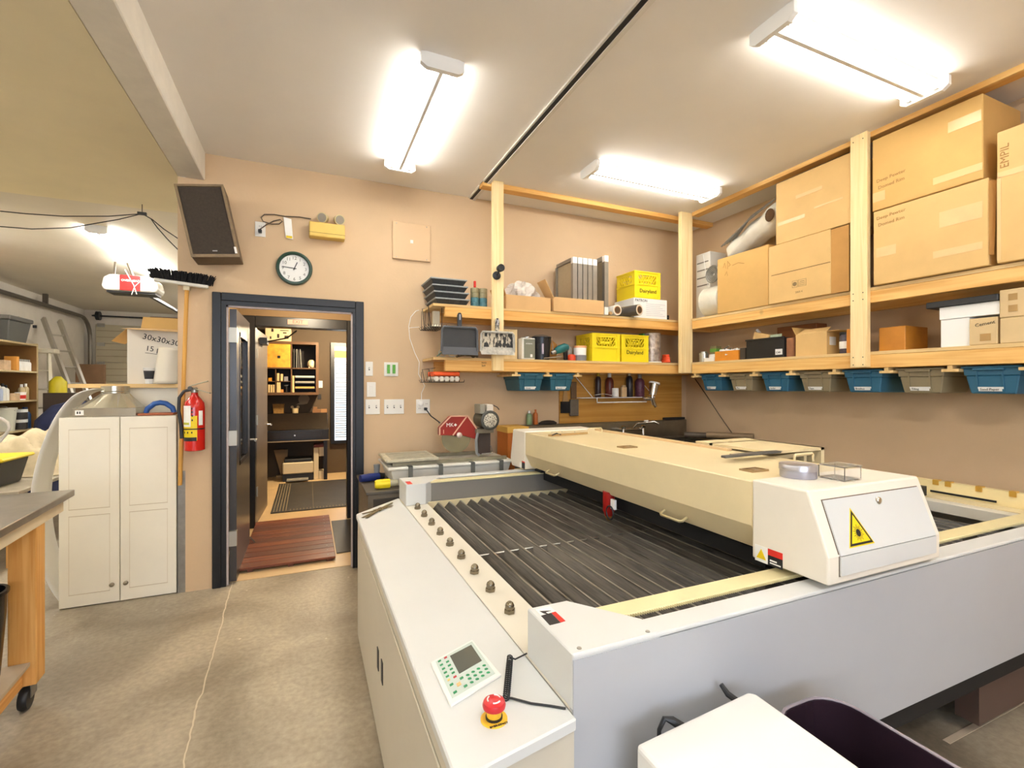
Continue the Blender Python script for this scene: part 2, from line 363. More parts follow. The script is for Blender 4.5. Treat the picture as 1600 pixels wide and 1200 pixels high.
# ------------------------------------------------------------------ ceiling lamps (their light comes from the tubes)
FIX = M('lamp_enamel', (244, 243, 238), 0.35)
def lamp(label, loc, rz, length=1.24, wid=0.225, lit=1.0):
    TUBEM = M('lamp_tube_lit_%d' % round(lit * 100), (255, 253, 249), 0.4, emit=TUBE * lit)
    t = thing('fluorescent_light', label, 'ceiling light', loc, rz)
    hl, hw = length / 2, wid / 2
    MB(True).prism([(-hw * .62, -0.016), (-0.030, -0.030), (-0.010, -0.066), (0.010, -0.066), (0.030, -0.030), (hw * .62, -0.016), (hw * .55, 0), (-hw * .55, 0)], 'y', -hl + 0.02, hl - 0.02).build('reflector', FIX, t)
    for s in (-1, 1):
        e = MB(True).prism([(-hw, -0.005), (-hw, -0.055), (-hw + 0.03, -0.075), (hw - 0.03, -0.075), (hw, -0.055), (hw, -0.005), (hw - 0.03, 0), (-hw + 0.03, 0)], 'y', s * hl, s * (hl - 0.028)).build('end_cap', FIX, t)
        for k in (-1, 1): MB(True).box((k * 0.062 - 0.012, s * (hl - 0.03), -0.062), (k * 0.062 + 0.012, s * (hl - 0.05), -0.02)).build('socket', FIX, t)
    for k in (-1, 1): MB(True).tube([(k * 0.062, -hl + 0.045, -0.046), (k * 0.062, hl - 0.045, -0.046)], 0.0165, 12).build('tube', TUBEM, t, smooth=True)
    return t
lamp('twin tube ceiling light between the beam and the ceiling strip', (0.625, 2.94, CZ), 0, lit=.9)
lamp('twin tube ceiling light in front of the milk crate shelf', (2.56, 3.03, CZ), math.pi / 2, lit=.68)
lamp('twin tube ceiling light over the shelf of stacked cardboard boxes', (2.54, 1.49, CZ), math.pi / 2, lit=.58)
lamp('added unseen twin tube ceiling light towards the rear window', (0.62, 0.0, CZ), 0, lit=1.45)  # added over the camera, out of view, to brighten the room
lamp('added unseen twin tube ceiling light by the right wall near the rear window', (2.5, -1.0, CZ), math.pi / 2, lit=1.7)  # added behind the camera to lift the right wall and tubs
lamp('added unseen twin tube ceiling light under the low ceiling near the rear window', (-2.6, 0.0, LZ), 0, lit=1.8)  # unseen fixture added to brighten the left side from behind
lamp('added unseen twin tube ceiling light under the low ceiling beside the work bench', (-2.7, 2.9, LZ), 0, lit=2.2)  # added out of view to light the low ceiling and cupboard
lamp('added unseen twin tube ceiling light beyond the garage partition', (-1.35, 9.9, 2.985), 0, lit=2.6)  # added behind the partition to brighten the garage's far wall
lamp('twin tube ceiling light over the garage shelving', (-3.3, 6.0, 2.985), 0, lit=2.4)
# ------------------------------------------------------------------ laser cutting machine
WHT = M('machine_white_enamel', (216, 217, 214), 0.38, noise=(3, 0.02))
CRM = M('machine_cream_enamel', (230, 212, 168), 0.42, noise=(4, 0.04))
GRYP = M('machine_grey_side', (206, 198, 180), 0.45, noise=(3, 0.03))
RAILM = M('rail_pale_yellow', (232, 218, 168), 0.4, noise=(8, 0.06))
STEEL = M('steel_brushed', (170, 166, 158), 0.32, 0.9, noise=(18, 0.12))
CHROME = M('chrome', (220, 216, 208), 0.12, 1.0)
SLAT = wood('slat_blackened_steel', (84, 79, 72), (34, 32, 30), 'y', .42, 3.0)
DARK = M('dark_interior', (18, 17, 16), 0.8)
BLKPL = M('black_plastic', (34, 34, 35), 0.45, noise=(10, 0.15))
REDP = M('red_enamel', (168, 30, 22), 0.35)
YEL = M('yellow_sticker', (244, 212, 20), 0.5)
WLAB = M('white_label', (244, 242, 236), 0.6)
RLAB = M('red_label', (214, 44, 32), 0.5)
KLAB = M('black_label', (32, 32, 34), 0.5)
mc = thing('laser_cutter', 'large white flatbed laser cutter with a cream gantry over black slats', 'laser cutter', (2.0, 2.0, 0))
ZT, ZL = 0.719, 0.849
wing = MB().prism([(0.254, 0.85), (0.549, 0.905), (0.549, 3.155), (0.254, 2.856)], 'z', 0.69, ZT).build('side_table', WHT, mc, bev=0.004)
sp_ = MB().prism([(0.262, 0.86), (0.545, 0.91), (0.545, 3.145), (0.262, 2.852)], 'z', 0.02, 0.688).build('side_cabinet', GRYP, mc)
MB().box((0.2565, 0.87, 0.05), (0.262, 2.80, 0.64)).build('side_door', GRYP, mc, bev=0.002)
for (x, y0, y1) in ((590.5, 1007, 1049), (597, 1027, 1071)):
    a, b = pX(x - 1.3, y0, 0.256), pX(x + 1.3, y1, 0.256)
    MB().box((0.2535, min(a.y, b.y), min(a.z, b.z)), (0.2565, min(a.y, b.y) + 0.035, max(a.z, b.z))).build('vent_slot', KLAB, mc)
MB().box((0.551, 0.93, 0.66), (0.69, 3.15, ZT)).build('bed_edge', M('machine_edge_cream', (226, 220, 204), 0.4), mc, bev=0.003)
# nuts along the bed edge
def capnut(x, y):
    b = MB().lathe([(0.019, 0), (0.019, 0.012)], (x, y, ZT), 6).lathe([(0.015, 0.012), (0.015, 0.018), (0.0155, 0.024), (0.012, 0.031), (0.006, 0.036), (0.001, 0.037)], (x, y, ZT), 12)
    return b.build('cap_nut', M('nut_steel', (140, 130, 112), 0.25, 1.0), mc, smooth=True)
for i in range(9): capnut(0.604, 2.828 - 0.1766 * i)
# outer body
MX1 = 3.60
FRP = M('machine_front_shaded', (177, 179, 183), 0.4, noise=(3, 0.02))  # white enamel coloured greyer, so the panel carries its shade
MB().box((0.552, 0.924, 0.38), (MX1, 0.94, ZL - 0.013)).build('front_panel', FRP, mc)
MB().box((0.552, 0.924, ZL - 0.012), (MX1, 0.997, ZL)).build('front_ledge', WHT, mc, bev=0.004, seg=2)
MB().box((0.552, 3.14, 0.30), (MX1, 3.155, ZL - 0.004)).box((0.552, 3.08, ZL - 0.012), (MX1, 3.155, ZL)).build('back_panel', WHT, mc, bev=0.004)
MB().box((MX1 - 0.02, 0.94, 0.30), (MX1, 3.14, 0.80)).build('end_panel', WHT, mc)
MB().box((3.29, 1.0, 0.74), (3.37, 3.08, 0.80)).build('bed_edge', M('machine_edge_cream', None), mc, bev=0.003)
MB().box((3.372, 1.0, 0.74), (3.478, 3.08, 0.803)).build('bed_edge', CRM, mc)
MB().box((0.552, 0.945, 0.30), (3.57, 3.13, 0.55)).build('drip_tray', DARK, mc)
for x, y in ((0.75, 1.15), (3.2, 1.15), (0.75, 2.95), (3.2, 2.95), (1.95, 1.15)): MB().box((x - 0.05, y - 0.05, 0), (x + 0.05, y + 0.05, 0.31)).build('leg', BLKPL, mc)
MB().box((0.694, 3.045, 0.56), (3.29, 3.075, ZL - 0.02)).build('inner_wall', M('inner_brown', (112, 84, 58), 0.6, noise=(6, .2)), mc)
MB().box((0.694, 2.945, 0.66), (3.29, 2.962, 0.722)).build('slat_support', CRM, mc)
for blk, y0, y1, c in (('near', 1.167, 0.926, 0.997), ('far', 2.915, 3.153, 3.08)):
    o = MB().prism([(0.551, y0), (0.674, y0), (0.803, c), (0.803, y1), (0.551, y1)], 'z', ZT + 0.001, ZL + 0.001).build('corner_block', WHT, mc, bev=0.003)
    if blk == 'near':
        for p in ((905, 1013), (1012, 987)):
            q = pZ(*p, ZL + 0.001); MB().lathe([(0.006, 0), (0.005, 0.002)], q, 10).build('screw', STEEL, o)
        def lab(c4, name, m, up=0.0008): 
            P = [pZ(780 + x / 5, 900 + y / 5, ZL + 0.001) for x, y in c4]
            MB().hexa(P + [p + Vector((0, 0, up)) for p in P]).build(name, m, o)
        lab([(280, 262), (325, 310), (440, 278), (395, 236)], 'label_white', WLAB)
        lab([(327, 312), (395, 385), (478, 365), (405, 290)], 'label_black', KLAB)
        lab([(408, 289), (480, 364), (518, 352), (440, 280)], 'label_red', RLAB)
        P = pZ(780 + 315 / 5, 900 + 275 / 5, ZL + 0.0018)
        MB().prism([(P.x, P.y), (P.x + .03, P.y - .01), (P.x + .012, P.y - .012), (P.x + .016, P.y - .03), (P.x + .004, P.y - .014)], 'z', ZL + .0018, ZL + .0024).build('label_mark', KLAB, o)
    else:
        a, b = pZ(633, 752.5, ZL + .002), pZ(645, 756, ZL + .002)
        MB().box((a.x, b.y, ZL), (b.x, a.y, ZL + .0018)).build('label_mark', RLAB, o)
# rails with rack teeth
for y0, y1, s in ((1.036, 1.104, -1), (2.968, 3.035, 1)):
    rl = MB().box((0.70, y0, ZL - 0.012), (3.42, y1, ZL - 0.002)).build('guide_rail', RAILM, mc, bev=0.002)
    tb_ = MB(); yb = y0 if s < 0 else y1
    for i in range(330):
        x = 0.74 + i * 0.008
        tb_.add([(x, yb, ZL - .011), (x + .005, yb, ZL - .011), (x + .0025, yb + s * .006, ZL - .011), (x, yb, ZL - .004), (x + .005, yb, ZL - .004), (x + .0025, yb + s * .006, ZL - .004)], [(0, 2, 1), (3, 4, 5), (0, 1, 4, 3), (1, 2, 5, 4), (2, 0, 3, 5)])
    o = tb_.build('rack_teeth', RAILM, rl); o['kind'] = 'stuff'
    if s > 0: MB().box((0.70, y0 + .01, 0.56), (3.40, y1 - .01, ZL - 0.0125)).build('rail_beam', M('rail_beam_grey', (150, 144, 134), 0.4, 0.4), mc)
    else:
        for xp in (0.72, 1.35, 1.98, 2.61, 3.24): MB().box((xp, y0 + .03, ZT - .002), (xp + .04, y1 - .005, ZL - 0.0125)).build('rail_post', M('rail_beam_grey', (150, 144, 134), 0.4, 0.4), mc)
# slats of the cutting bed
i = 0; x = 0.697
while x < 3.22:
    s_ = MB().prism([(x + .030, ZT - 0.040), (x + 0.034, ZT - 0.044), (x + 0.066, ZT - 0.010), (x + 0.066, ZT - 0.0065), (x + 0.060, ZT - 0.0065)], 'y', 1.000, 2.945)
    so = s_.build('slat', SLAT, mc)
    MB().box((x + .0585, 1.0, ZT - .0064), (x + .0665, 2.945, ZT - .003)).build('lit_edge', wood('slat_lit_edge', (156, 148, 134), (70, 66, 60), 'y', .35, 3.0), so); x += 0.0735  # lighter strip paints the lit top edge of each slat
MB().tube([(0.70, 1.99, ZT - .018), (3.28, 1.99, ZT - .018)], 0.0035, 6).build('cross_wire', STEEL, mc)
# gantry
g0, g1 = 1.412, 1.994
gm = MB().prism([(g0, 1.13), (g0, 0.975), (g0 + 0.045, 0.885), (g1 - 0.04, 0.885), (g1, 0.975), (g1, 1.13)], 'y', 1.166, 3.024).build('gantry_cover', CRM, mc, bev=0.004)
nc = MB().prism([(1.163, 0.868), (0.902, 0.868), (0.902, 0.95), (0.966, 1.137), (1.163, 1.137)], 'x', g0 - 0.004, g1 + 0.004).build('gantry_end_cap', M('machine_cap_white', (238, 230, 214), 0.4, noise=(4, .03)), mc, bev=0.006, seg=2)
fc = MB().prism([(3.027, 0.866), (3.26, 0.862), (3.285, 0.92), (3.235, 1.137), (3.027, 1.137)], 'x', g0 - 0.004, g1 + 0.004).build('gantry_end_cap', M('machine_cap_white', None), mc, bev=0.006)
def SF(u, z, off=0.0):
    """a point on the sloped near face of the gantry"""
    if z <= 0.95: return Vector((u, 0.902 - off, z))
    k = (z - 0.95) / 0.187; return Vector((u, 0.902 + 0.064 * k - off * 0.95, z + off * 0.3))
def SFquad(mb, pts, off0, off1):
    P = [SF(u, z, off0) for u, z in pts] + [SF(u, z, off1) for u, z in pts]; n = len(pts)
    mb.add(P, [tuple(range(n))[::-1], tuple(range(n, 2 * n))] + [(i, (i + 1) % n, n + (i + 1) % n, n + i) for i in range(n)]); return mb
gap = SFquad(SFquad(MB(), [(1.454, 0.955), (1.966, 0.955), (1.966, 1.108), (1.454, 1.108)], -0.001, 0.0015), [(1.454, 0.889), (1.966, 0.889), (1.966, 0.95), (1.454, 0.95)], -0.001, 0.0015)
gap.build('door_gap', M('seam_dark', (112, 96, 78), 0.7), nc)
dr = SFquad(SFquad(MB(), [(1.457, 0.9505), (1.963, 0.9505), (1.963, 1.105), (1.457, 1.105)], 0.0, 0.006), [(1.457, 0.892), (1.963, 0.892), (1.963, 0.9495), (1.457, 0.9495)], 0.0, 0.006)
dr.build('access_door', WHT, nc)
P0, P1 = pY(1325.5, 861, 0.905), pY(1365, 852, 0.905); W_ = 0.125; x0 = P0.x; zb = 0.966
tri = lambda i: [(x0 + i * 1.7, zb + i), (x0 + W_ - i * 1.7, zb + i), (x0 + W_ / 2, zb + 0.108 - i * 2)]
SFquad(MB(), tri(0.0), 0.006, 0.0066).build('warning_border', YEL, nc)
SFquad(MB(), tri(0.0035), 0.0066, 0.0070).build('warning_triangle', KLAB, nc)
SFquad(MB(), tri(0.010), 0.0070, 0.0074).build('warning_field', YEL, nc)
sun = MB(); cx_, cz_ = x0 + W_ / 2, zb + 0.036
SFquad(sun, [(cx_ + 0.011 * math.cos(a * math.pi / 7), cz_ + 0.011 * math.sin(a * math.pi / 7)) for a in range(14)], 0.0074, 0.0078)
for k in range(20):
    a = k * math.pi / 10; r1 = 0.024 if k % 2 else 0.019; ca, sa = math.cos(a), math.sin(a)
    SFquad(sun, [(cx_ + .012 * ca - .0007 * sa, cz_ + .012 * sa + .0007 * ca), (cx_ + r1 * ca - .0007 * sa, cz_ + r1 * sa + .0007 * ca), (cx_ + r1 * ca + .0007 * sa, cz_ + r1 * sa - .0007 * ca), (cx_ + .012 * ca + .0007 * sa, cz_ + .012 * sa - .0007 * ca)], 0.0074, 0.0078)
sun.build('warning_burst', KLAB, nc)
lk = SF(pY(1370, 790, 0.945).x, 1.083)
MB().lathe([(0.0125, 0.0), (0.0125, -0.010), (0.010, -0.013), (0.003, -0.014)], lk, 14, 'y').build('lock', CHROME, nc, smooth=True)
def sticker(o, a, b, X, m, name, th=0.001):
    p, q = pX(*a, X), pX(*b, X); MB().box((X, p.y, p.z), (X - th, q.y, q.z)).build(name, m, o)
XL = g0 - 0.004
la, lb_, lc_ = pX(1180, 862, XL), pX(1200, 866, XL), pX(1223, 872, XL)
MB().box((XL, la.y, la.z - .027), (XL - .001, lb_.y, la.z + .027)).build('label_white', WLAB, nc); MB().box((XL, lb_.y, la.z - .027), (XL - .001, lc_.y, la.z + .006)).build('label_black', KLAB, nc); MB().box((XL, lb_.y, la.z + .006), (XL - .001, lc_.y, la.z + .027)).build('label_red', RLAB, nc)
MB().box((XL - .0011, lb_.y - .008, la.z - .012), (XL - .0016, lc_.y + .02, la.z - .007)).box((XL - .0011, lb_.y - .008, la.z - .020), (XL - .0016, lc_.y + .006, la.z - .016)).build('label_print', WLAB, nc)
p, q = Vector((XL, la.y - .006, la.z - .016)), Vector((XL, lb_.y + .006, la.z + .018))
MB().prism([(p.y, p.z), (q.y, p.z), ((p.y + q.y) / 2, q.z)], 'x', XL - .0011, XL - .0018).build('label_triangle', YEL, nc)
sticker(fc, (812, 722), (815, 731), XL, WLAB, 'label_white'); sticker(fc, (815.5, 722), (820, 733), XL, KLAB, 'label_black'); sticker(fc, (815.5, 720), (820, 724), XL, RLAB, 'label_red')
# latches, handles and screws on the gantry
def latch(px):
    c = pZ(*px, 1.131); MB().box((c.x - .045, c.y - .030, 1.130), (c.x + .045, c.y - .024, 1.137)).box((c.x - .045, c.y + .024, 1.130), (c.x + .045, c.y + .030, 1.137)).box((c.x - .045, c.y - .024, 1.130), (c.x - .038, c.y + .024, 1.137)).box((c.x + .038, c.y - .024, 1.130), (c.x + .045, c.y + .024, 1.137)).box((c.x - .008, c.y - .022, 1.130), (c.x + .03, c.y + .022, 1.135)).build('latch_plate', M('latch_brass', (172, 146, 108), 0.35, 0.5), gm)
latch((980, 699)); latch((1178, 735))
def pull(p, d, h, r=0.005, name='pull_handle', o=None, m=None):
    p, d, h = Vector(p), Vector(d), Vector(h)
    MB().tube([p - d, p - d + h * .8, p - d * .85 + h, p + d * .85 + h, p + d + h * .8, p + d], r, 8).build(name, m or CRM, o or gm, smooth=True)
pull(pZ(930, 677, 1.13), (0.055, 0, 0), (0, 0, 0.035)); pull(pZ(1256, 722, 1.13), (0.06, 0, 0), (0, 0, 0.035))
for pxl in ((867, 745), (1057, 808)):
    c = pX(*pxl, g0 + 0.03); pull((g0 + 0.025, c.y, 0.915), (0, 0.065, 0), (-0.03, 0, -0.015), 0.006, 'pull_handle', gm, M('handle_nickel', (222, 206, 160), 0.3, 0.5))
for pxl in ((862, 676), (878, 675), (898, 675)):
    MB().lathe([(0.005, 0), (0.004, 0.003)], pZ(*pxl, 1.131), 8).build('screw', STEEL, gm)
MB().box((g1 - 0.05, 1.75, 1.13), (g1 - 0.02, 2.95, 1.142)).build('cover_strip', M('strip_pinkish_wood', (222, 190, 146), 0.5), gm)
MB().box((1.52, 1.2, 0.80), (1.90, 2.95, 0.884)).build('gantry_beam', DARK, mc)
for y0, y1 in ((1.02, 1.12), (2.95, 3.05)): MB().box((1.50, y0, ZL - 0.001), (1.92, y1, 0.868)).build('gantry_slide', BLKPL, mc)
# laser head
c = pX(945, 800, 1.44); hd = MB().lathe([(0.032, 0.10), (0.032, 0.0), (0.026, -0.012), (0.022, -0.03), (0.010, -0.05)], (1.465, c.y, 0.80), 16).build('laser_head', REDP, mc, smooth=True)
MB().lathe([(0.024, -0.028), (0.022, -0.032), (0.012, -0.052)], (1.465, c.y, 0.80), 14).build('nozzle', M('nozzle_brass', (196, 150, 92), 0.3, 0.9), hd, smooth=True)
ring = [(1.44 + 0.0, c.y - 0.045 + 0.03 * math.cos(a / 8 * math.pi), 0.80 + 0.035 * math.sin(a / 8 * math.pi)) for a in range(16)]
MB().tube(ring, 0.004, 6, closed=True).build('air_hose', BLKPL, hd); MB().box((1.448, c.y - .075, .82), (1.46, c.y - .04, .87)).build('bracket', WLAB, hd)
# cream cable box at the back of the gantry
q = pZ(1280, 700, 1.15)
cb = MB().box((2.02, 1.55, 0.97), (2.38, 1.565, 1.0)).box((2.36, 1.55, 0.97), (2.385, 1.90, 1.15)).box((2.0, 1.55, 1.138), (2.385, 2.02, 1.15)).box((2.0, 1.90, 0.95), (2.385, 1.92, 1.15)).build('cable_box', CRM, mc)
MB().bar((2.02, 1.62, 1.10), (2.36, 1.60, 1.12), 0.02).bar((2.30, 1.60, 1.11), (2.30, 1.60, 1.02), 0.02).build('linkage', CRM, cb)
MB().box((2.38, 1.60, 0.80), (3.40, 1.70, 0.86)).build('cable_chain', BLKPL, mc)
# wooden trough with small clamps along the far side
tw = MB().box((3.485, 0.95, 0.80), (3.53, 3.05, 0.885)).build('side_batten', M('batten_cream', (240, 220, 164), 0.5, noise=(6, .06)), mc)
MB().box((3.4795, 1.32, 0.815), (3.4855, 1.62, 0.826)).box((3.4795, 1.75, 0.815), (3.4855, 2.5, 0.826)).build('slit', DARK, tw)
for y in (1.14, 1.24, 1.38, 1.52, 1.58, 1.70): MB().box((3.478, y, 0.862), (3.515, y + 0.028, 0.892)).build('clamp', M('clamp_brass', (214, 166, 70), 0.4, .3), tw)
# control panel, emergency stop, coiled lead
KZ = ZT
def K(x, y, z=KZ): return pZ(665 + x / 8.28, 990 + y / 8.28, z)
L_, T_, R_, B_ = K(60, 400), K(605, 100), K(980, 555), K(325, 965)
up = lambda P, h: [p + Vector((0, 0, h)) for p in P]
cp = MB().hexa([B_, R_, T_, L_] + up([B_, R_, T_, L_], 0.006)).build('control_panel', M('panel_white', (238, 236, 230), 0.35), mc, bev=0.0015)
I = [K(345, 875), K(900, 548), K(600, 130), K(128, 395)]
MB().hexa(up(I, 0.006) + up(I, 0.0068)).build('membrane', M('membrane_grey', (196, 208, 200), 0.5), cp)
S4 = [K(435, 555), K(727, 385), K(590, 180), K(315, 325)]
MB().hexa(up(S4, 0.0068) + up(S4, 0.008)).build('screen', M('lcd_grey', (96, 98, 90), 0.12), cp)
ux = (T_ - L_).normalized(); uy = (B_ - L_).normalized()
KG, KR, KY, KO = M('key_green', (44, 146, 92), .5), M('key_red', (206, 72, 76), .5), M('key_yellow', (236, 200, 120), .5), M('key_orange', (240, 190, 130), .5)
def key(x, y, w, h, m, z0=0.0068):
    c = K(x, y); P = [c - ux*w - uy*h, c + ux*w - uy*h, c + ux*w + uy*h, c - ux*w + uy*h]
    MB().hexa(up(P, z0) + up(P, z0 + 0.0012)).build('key', m, cp)
for x, y in ((180, 390), (205, 440), (232, 490), (256, 540), (282, 590), (284, 398), (308, 446), (333, 494), (357, 542)): key(x, y, .0048, .0030, KG)
for x, y in ((258, 345), (380, 596)): key(x, y, .0048, .0032, KR)
key(300, 636, .004, .003, KY); key(430, 692, .006, .006, KO)
for x, y in ((465, 612), (335, 697), (517, 716), (382, 797)): key(x, y, .0052, .0036, KG)
for x, y in ((545, 572), (615, 530), (683, 490), (757, 447), (570, 618), (642, 577), (712, 535), (785, 493), (597, 667), (668, 625), (740, 582), (810, 540)):
    c = K(x, y) + Vector((0, 0, .0068)); MB().lathe([(0.0046, 0), (0.0042, 0.0013)], c, 12, sx=1.1, sy=0.8).build('key', KG, cp)
e0 = pZ(772, 1124, KZ)
es = MB().lathe([(0.030, 0), (0.030, 0.003), (0.029, 0.004)], e0, 28).build('emergency_stop', M('estop_yellow', (240, 190, 50), .45), mc)
MB().lathe([(0.019, .004), (0.019, .009)], e0, 20).build('collar_black', KLAB, es)
MB().lathe([(0.0165, .009), (0.0175, .024)], e0, 20).build('neck', M('estop_yellow', None), es, smooth=True)
MB().lathe([(0.018, .024), (0.0250, .028), (0.0262, .034), (0.0235, .041), (0.014, .045), (0.001, .046)], e0, 28).build('mushroom', M('estop_red', (206, 44, 48), .3), es, smooth=True)
for k in range(3):
    a0 = k * 2.094; arc = [e0 + Vector((0.0145 * math.cos(a0 + t * .2), 0.0145 * math.sin(a0 + t * .2), .0450)) for t in range(7)]
    MB().tube(arc, 0.0018, 5).build('arrow', WLAB, es)
text('EMERGENCY', e0 + Vector((-0.020, -0.0285, .0035)), (1, 0, 0), (0, 1, 0), 0.0075, INK, es); text('STOP', e0 + Vector((-0.009, 0.022, .0035)), (1, 0, 0), (0, 1, 0), 0.007, INK, es)
cz = KZ + 0.009; a = pZ(797, 1027, cz); b = pZ(791, 1091, cz); n = 21; hel = []
ax = (b - a).normalized(); sx_ = Vector((ax.y, -ax.x, 0))
for k in range(n * 8 + 1):
    t = k / (n * 8); an = 2 * math.pi * k / 8; hel.append(a.lerp(b, t) + sx_ * .0075 * math.cos(an) + Vector((0, 0, .0075 * math.sin(an))))
MB().tube(hel, 0.0017, 5).build('coiled_lead', BLKPL, mc)
MB().tube([pZ(797, 1027, cz), pZ(805, 1030, cz), pZ(823, 1021, KZ + .004)], .0022, 6).build('lead_end', BLKPL, mc)
MB().tube([pZ(792, 1090, cz), pZ(800, 1091, KZ + .004), pZ(830, 1099, KZ + .003), pZ(860, 1103, KZ + .003), pZ(884, 1107, KZ + .003)], .0026, 6).build('lead_end', BLKPL, mc)

# ------------------------------------------------------------------ things lying on the machine
ks = thing('key_bunch', 'bunch of metal keys on a ring lying on the white machine', 'keys', pZ(590, 797, ZT))
kz = ZT + 0.002
rg = pZ(594, 796, kz); MB().tube([rg + Vector((.022 * math.cos(t * .5236), .022 * math.sin(t * .5236), .001)) for t in range(12)], .0015, 6, closed=True).build('key_ring', CHROME, ks)
for k, (x, y) in enumerate(((566, 809), (572, 810), (577, 807), (566, 803), (613, 786), (614, 791))):
    e = pZ(x, y, kz); d_ = (e - rg); ln = d_.length; d_ = d_.normalized(); s_ = Vector((-d_.y, d_.x, 0)); b0 = rg + d_ * .012; z_ = Vector((0, 0, .0022 * (k % 3)))
    o = MB().hexa([b0 - s_ * .020 + z_, b0 + s_ * .020 + z_, b0 + s_ * .020 + d_ * .024 + z_, b0 - s_ * .020 + d_ * .024 + z_] + [p + z_ + Vector((0, 0, .002)) for p in (b0 - s_ * .020, b0 + s_ * .020, b0 + s_ * .020 + d_ * .024, b0 - s_ * .020 + d_ * .024)])
    o.hexa([b0 + d_ * .024 - s_ * .010 + z_, b0 + d_ * .024 + s_ * .010 + z_, e + s_ * .008 + z_, e - s_ * .008 + z_] + [p + z_ + Vector((0, 0, .002)) for p in (b0 + d_ * .024 - s_ * .010, b0 + d_ * .024 + s_ * .010, e + s_ * .003, e - s_ * .003)])
    o.build('key', M('key_nickel', (136, 122, 92), .35, .8), ks)
GT = 1.1375
tc_ = pZ(1247, 745, GT); tn = thing('round_tin', 'round silver tin standing on the cream gantry', 'tin', (tc_.x, tc_.y, GT))
MB(True).lathe([(0.0565, 0), (0.058, .003), (0.058, .030)], (0, 0, 0), 36).build('body', M('tin_grey', (172, 172, 186), .35, .7), tn, smooth=True)
MB(True).lathe([(0.0600, .026), (0.0600, .044), (0.0585, .047), (0.053, .047), (0.051, .0455), (0.001, .0455)], (0, 0, 0), 36).build('lid', M('tin_lid', (200, 200, 208), .3, .8), tn, smooth=True)
c = pZ(1314, 748, GT); cbx = thing('clear_box', 'small clear plastic box beside the round tin', 'box', (c.x, c.y, GT))
CLEAR = M('clear_plastic', (252, 252, 252), 0.08, trans=0.95); CLEAR.node_tree.nodes['Principled BSDF'].inputs['IOR'].default_value = 1.12
MB(True).box((-.046, -.04, 0), (.046, .05, .004)).box((-.046, -.04, .004), (-.043, .05, .045)).box((.043, -.04, .004), (.046, .05, .045)).box((-.043, -.04, .004), (.043, -.037, .045)).box((-.043, .047, .004), (.043, .05, .045)).build('tray', CLEAR, cbx)
MB(True).box((-.048, -.042, .0455), (.048, .043, .05)).build('lid', CLEAR, cbx)
a, b = pZ(858, 682, 1.131), pZ(917, 678, 1.131)
st = thing('wooden_stick', 'short wooden stick lying on the far end of the gantry', 'stick', a.lerp(b, .5))
MB().bar(a + Vector((0, 0, .0065)), b + Vector((0, 0, .0065)), .022, .012).build('strip', M('stick_wood', (196, 160, 104), .6, noise=(20, .12)), st)
MB().tube([pZ(863, 680, 1.145), pZ(870, 677, 1.147), pZ(876, 679, 1.145)], .004, 6).build('clip', BLKPL, st)
a, b = pZ(1130, 716, 1.15), pZ(1226, 707, 1.15)
kn = thing('hand_tool', 'flat dark hand tool lying across the back of the gantry', 'tool', a.lerp(b, .5))
MB().bar(a + Vector((0, 0, .006)), a.lerp(b, .9) + Vector((0, 0, .006)), .028, .010).build('grip', M('tool_grip_grey', (86, 84, 80), .5), kn, bev=.003)
MB().bar(a.lerp(b, .25) + Vector((0, .035, .004)), b + Vector((0, .03, .004)), .035, .004).build('blade', STEEL, kn)
# ------------------------------------------------------------------ timber shelves
SY, SX, U0, U1, UB, W0, W1, WB = 3.60, 3.39, 2.005, 2.085, 2.105, 1.578, 1.665, 1.685
bs = thing('timber_shelf', 'pine timber wall shelf above the sink, hung from a ceiling post', 'shelf', (2.1, 3.78, W0))
MB().box((1.372, SY - 0.04, W0 + .005), (1.468, SY - 0.001, CZ)).build('post', PALEW, bs, bev=.003)
for z0, z1, zb in ((U0, U1, UB), (W0, W1, WB)):
    MB().box((0.985, SY, z0), (3.799, SY + 0.038, z1)).build('front_rail', PINEX, bs, bev=.003)
    MB().box((0.985, WY - 0.04, z0), (3.799, WY - 0.001, z1)).build('wall_rail', PINEX, bs)
    MB().box((0.89, SY - .002, z1), (3.799, WY - 0.001, zb)).build('shelf_board', PLYX, bs)
MB().box((1.30, SY, CZ - 0.04), (3.799, SY + 0.085, CZ)).build('ceiling_batten', PINEX, bs, bev=.002)
for x in (1.60, 1.90, 2.20):
    MB().box((x - .012, SY + .005, W0 - .02), (x + .012, WY - .03, W0)).box((x - .04, SY + .005, W0 - .036), (x + .04, WY - .03, W0 - .02)).build('bin_runner', PLYX, bs)
text('NLGA', (1.288, SY - .001, 1.643), (1, 0, 0), (0, 0, 1), .016, M('stamp_brown', (70, 50, 30), .8), bs, 'grade_stamp'); text('2x4', (1.288, SY - .001, 1.618), (1, 0, 0), (0, 0, 1), .022, M('stamp_brown', None), bs, 'grade_stamp')

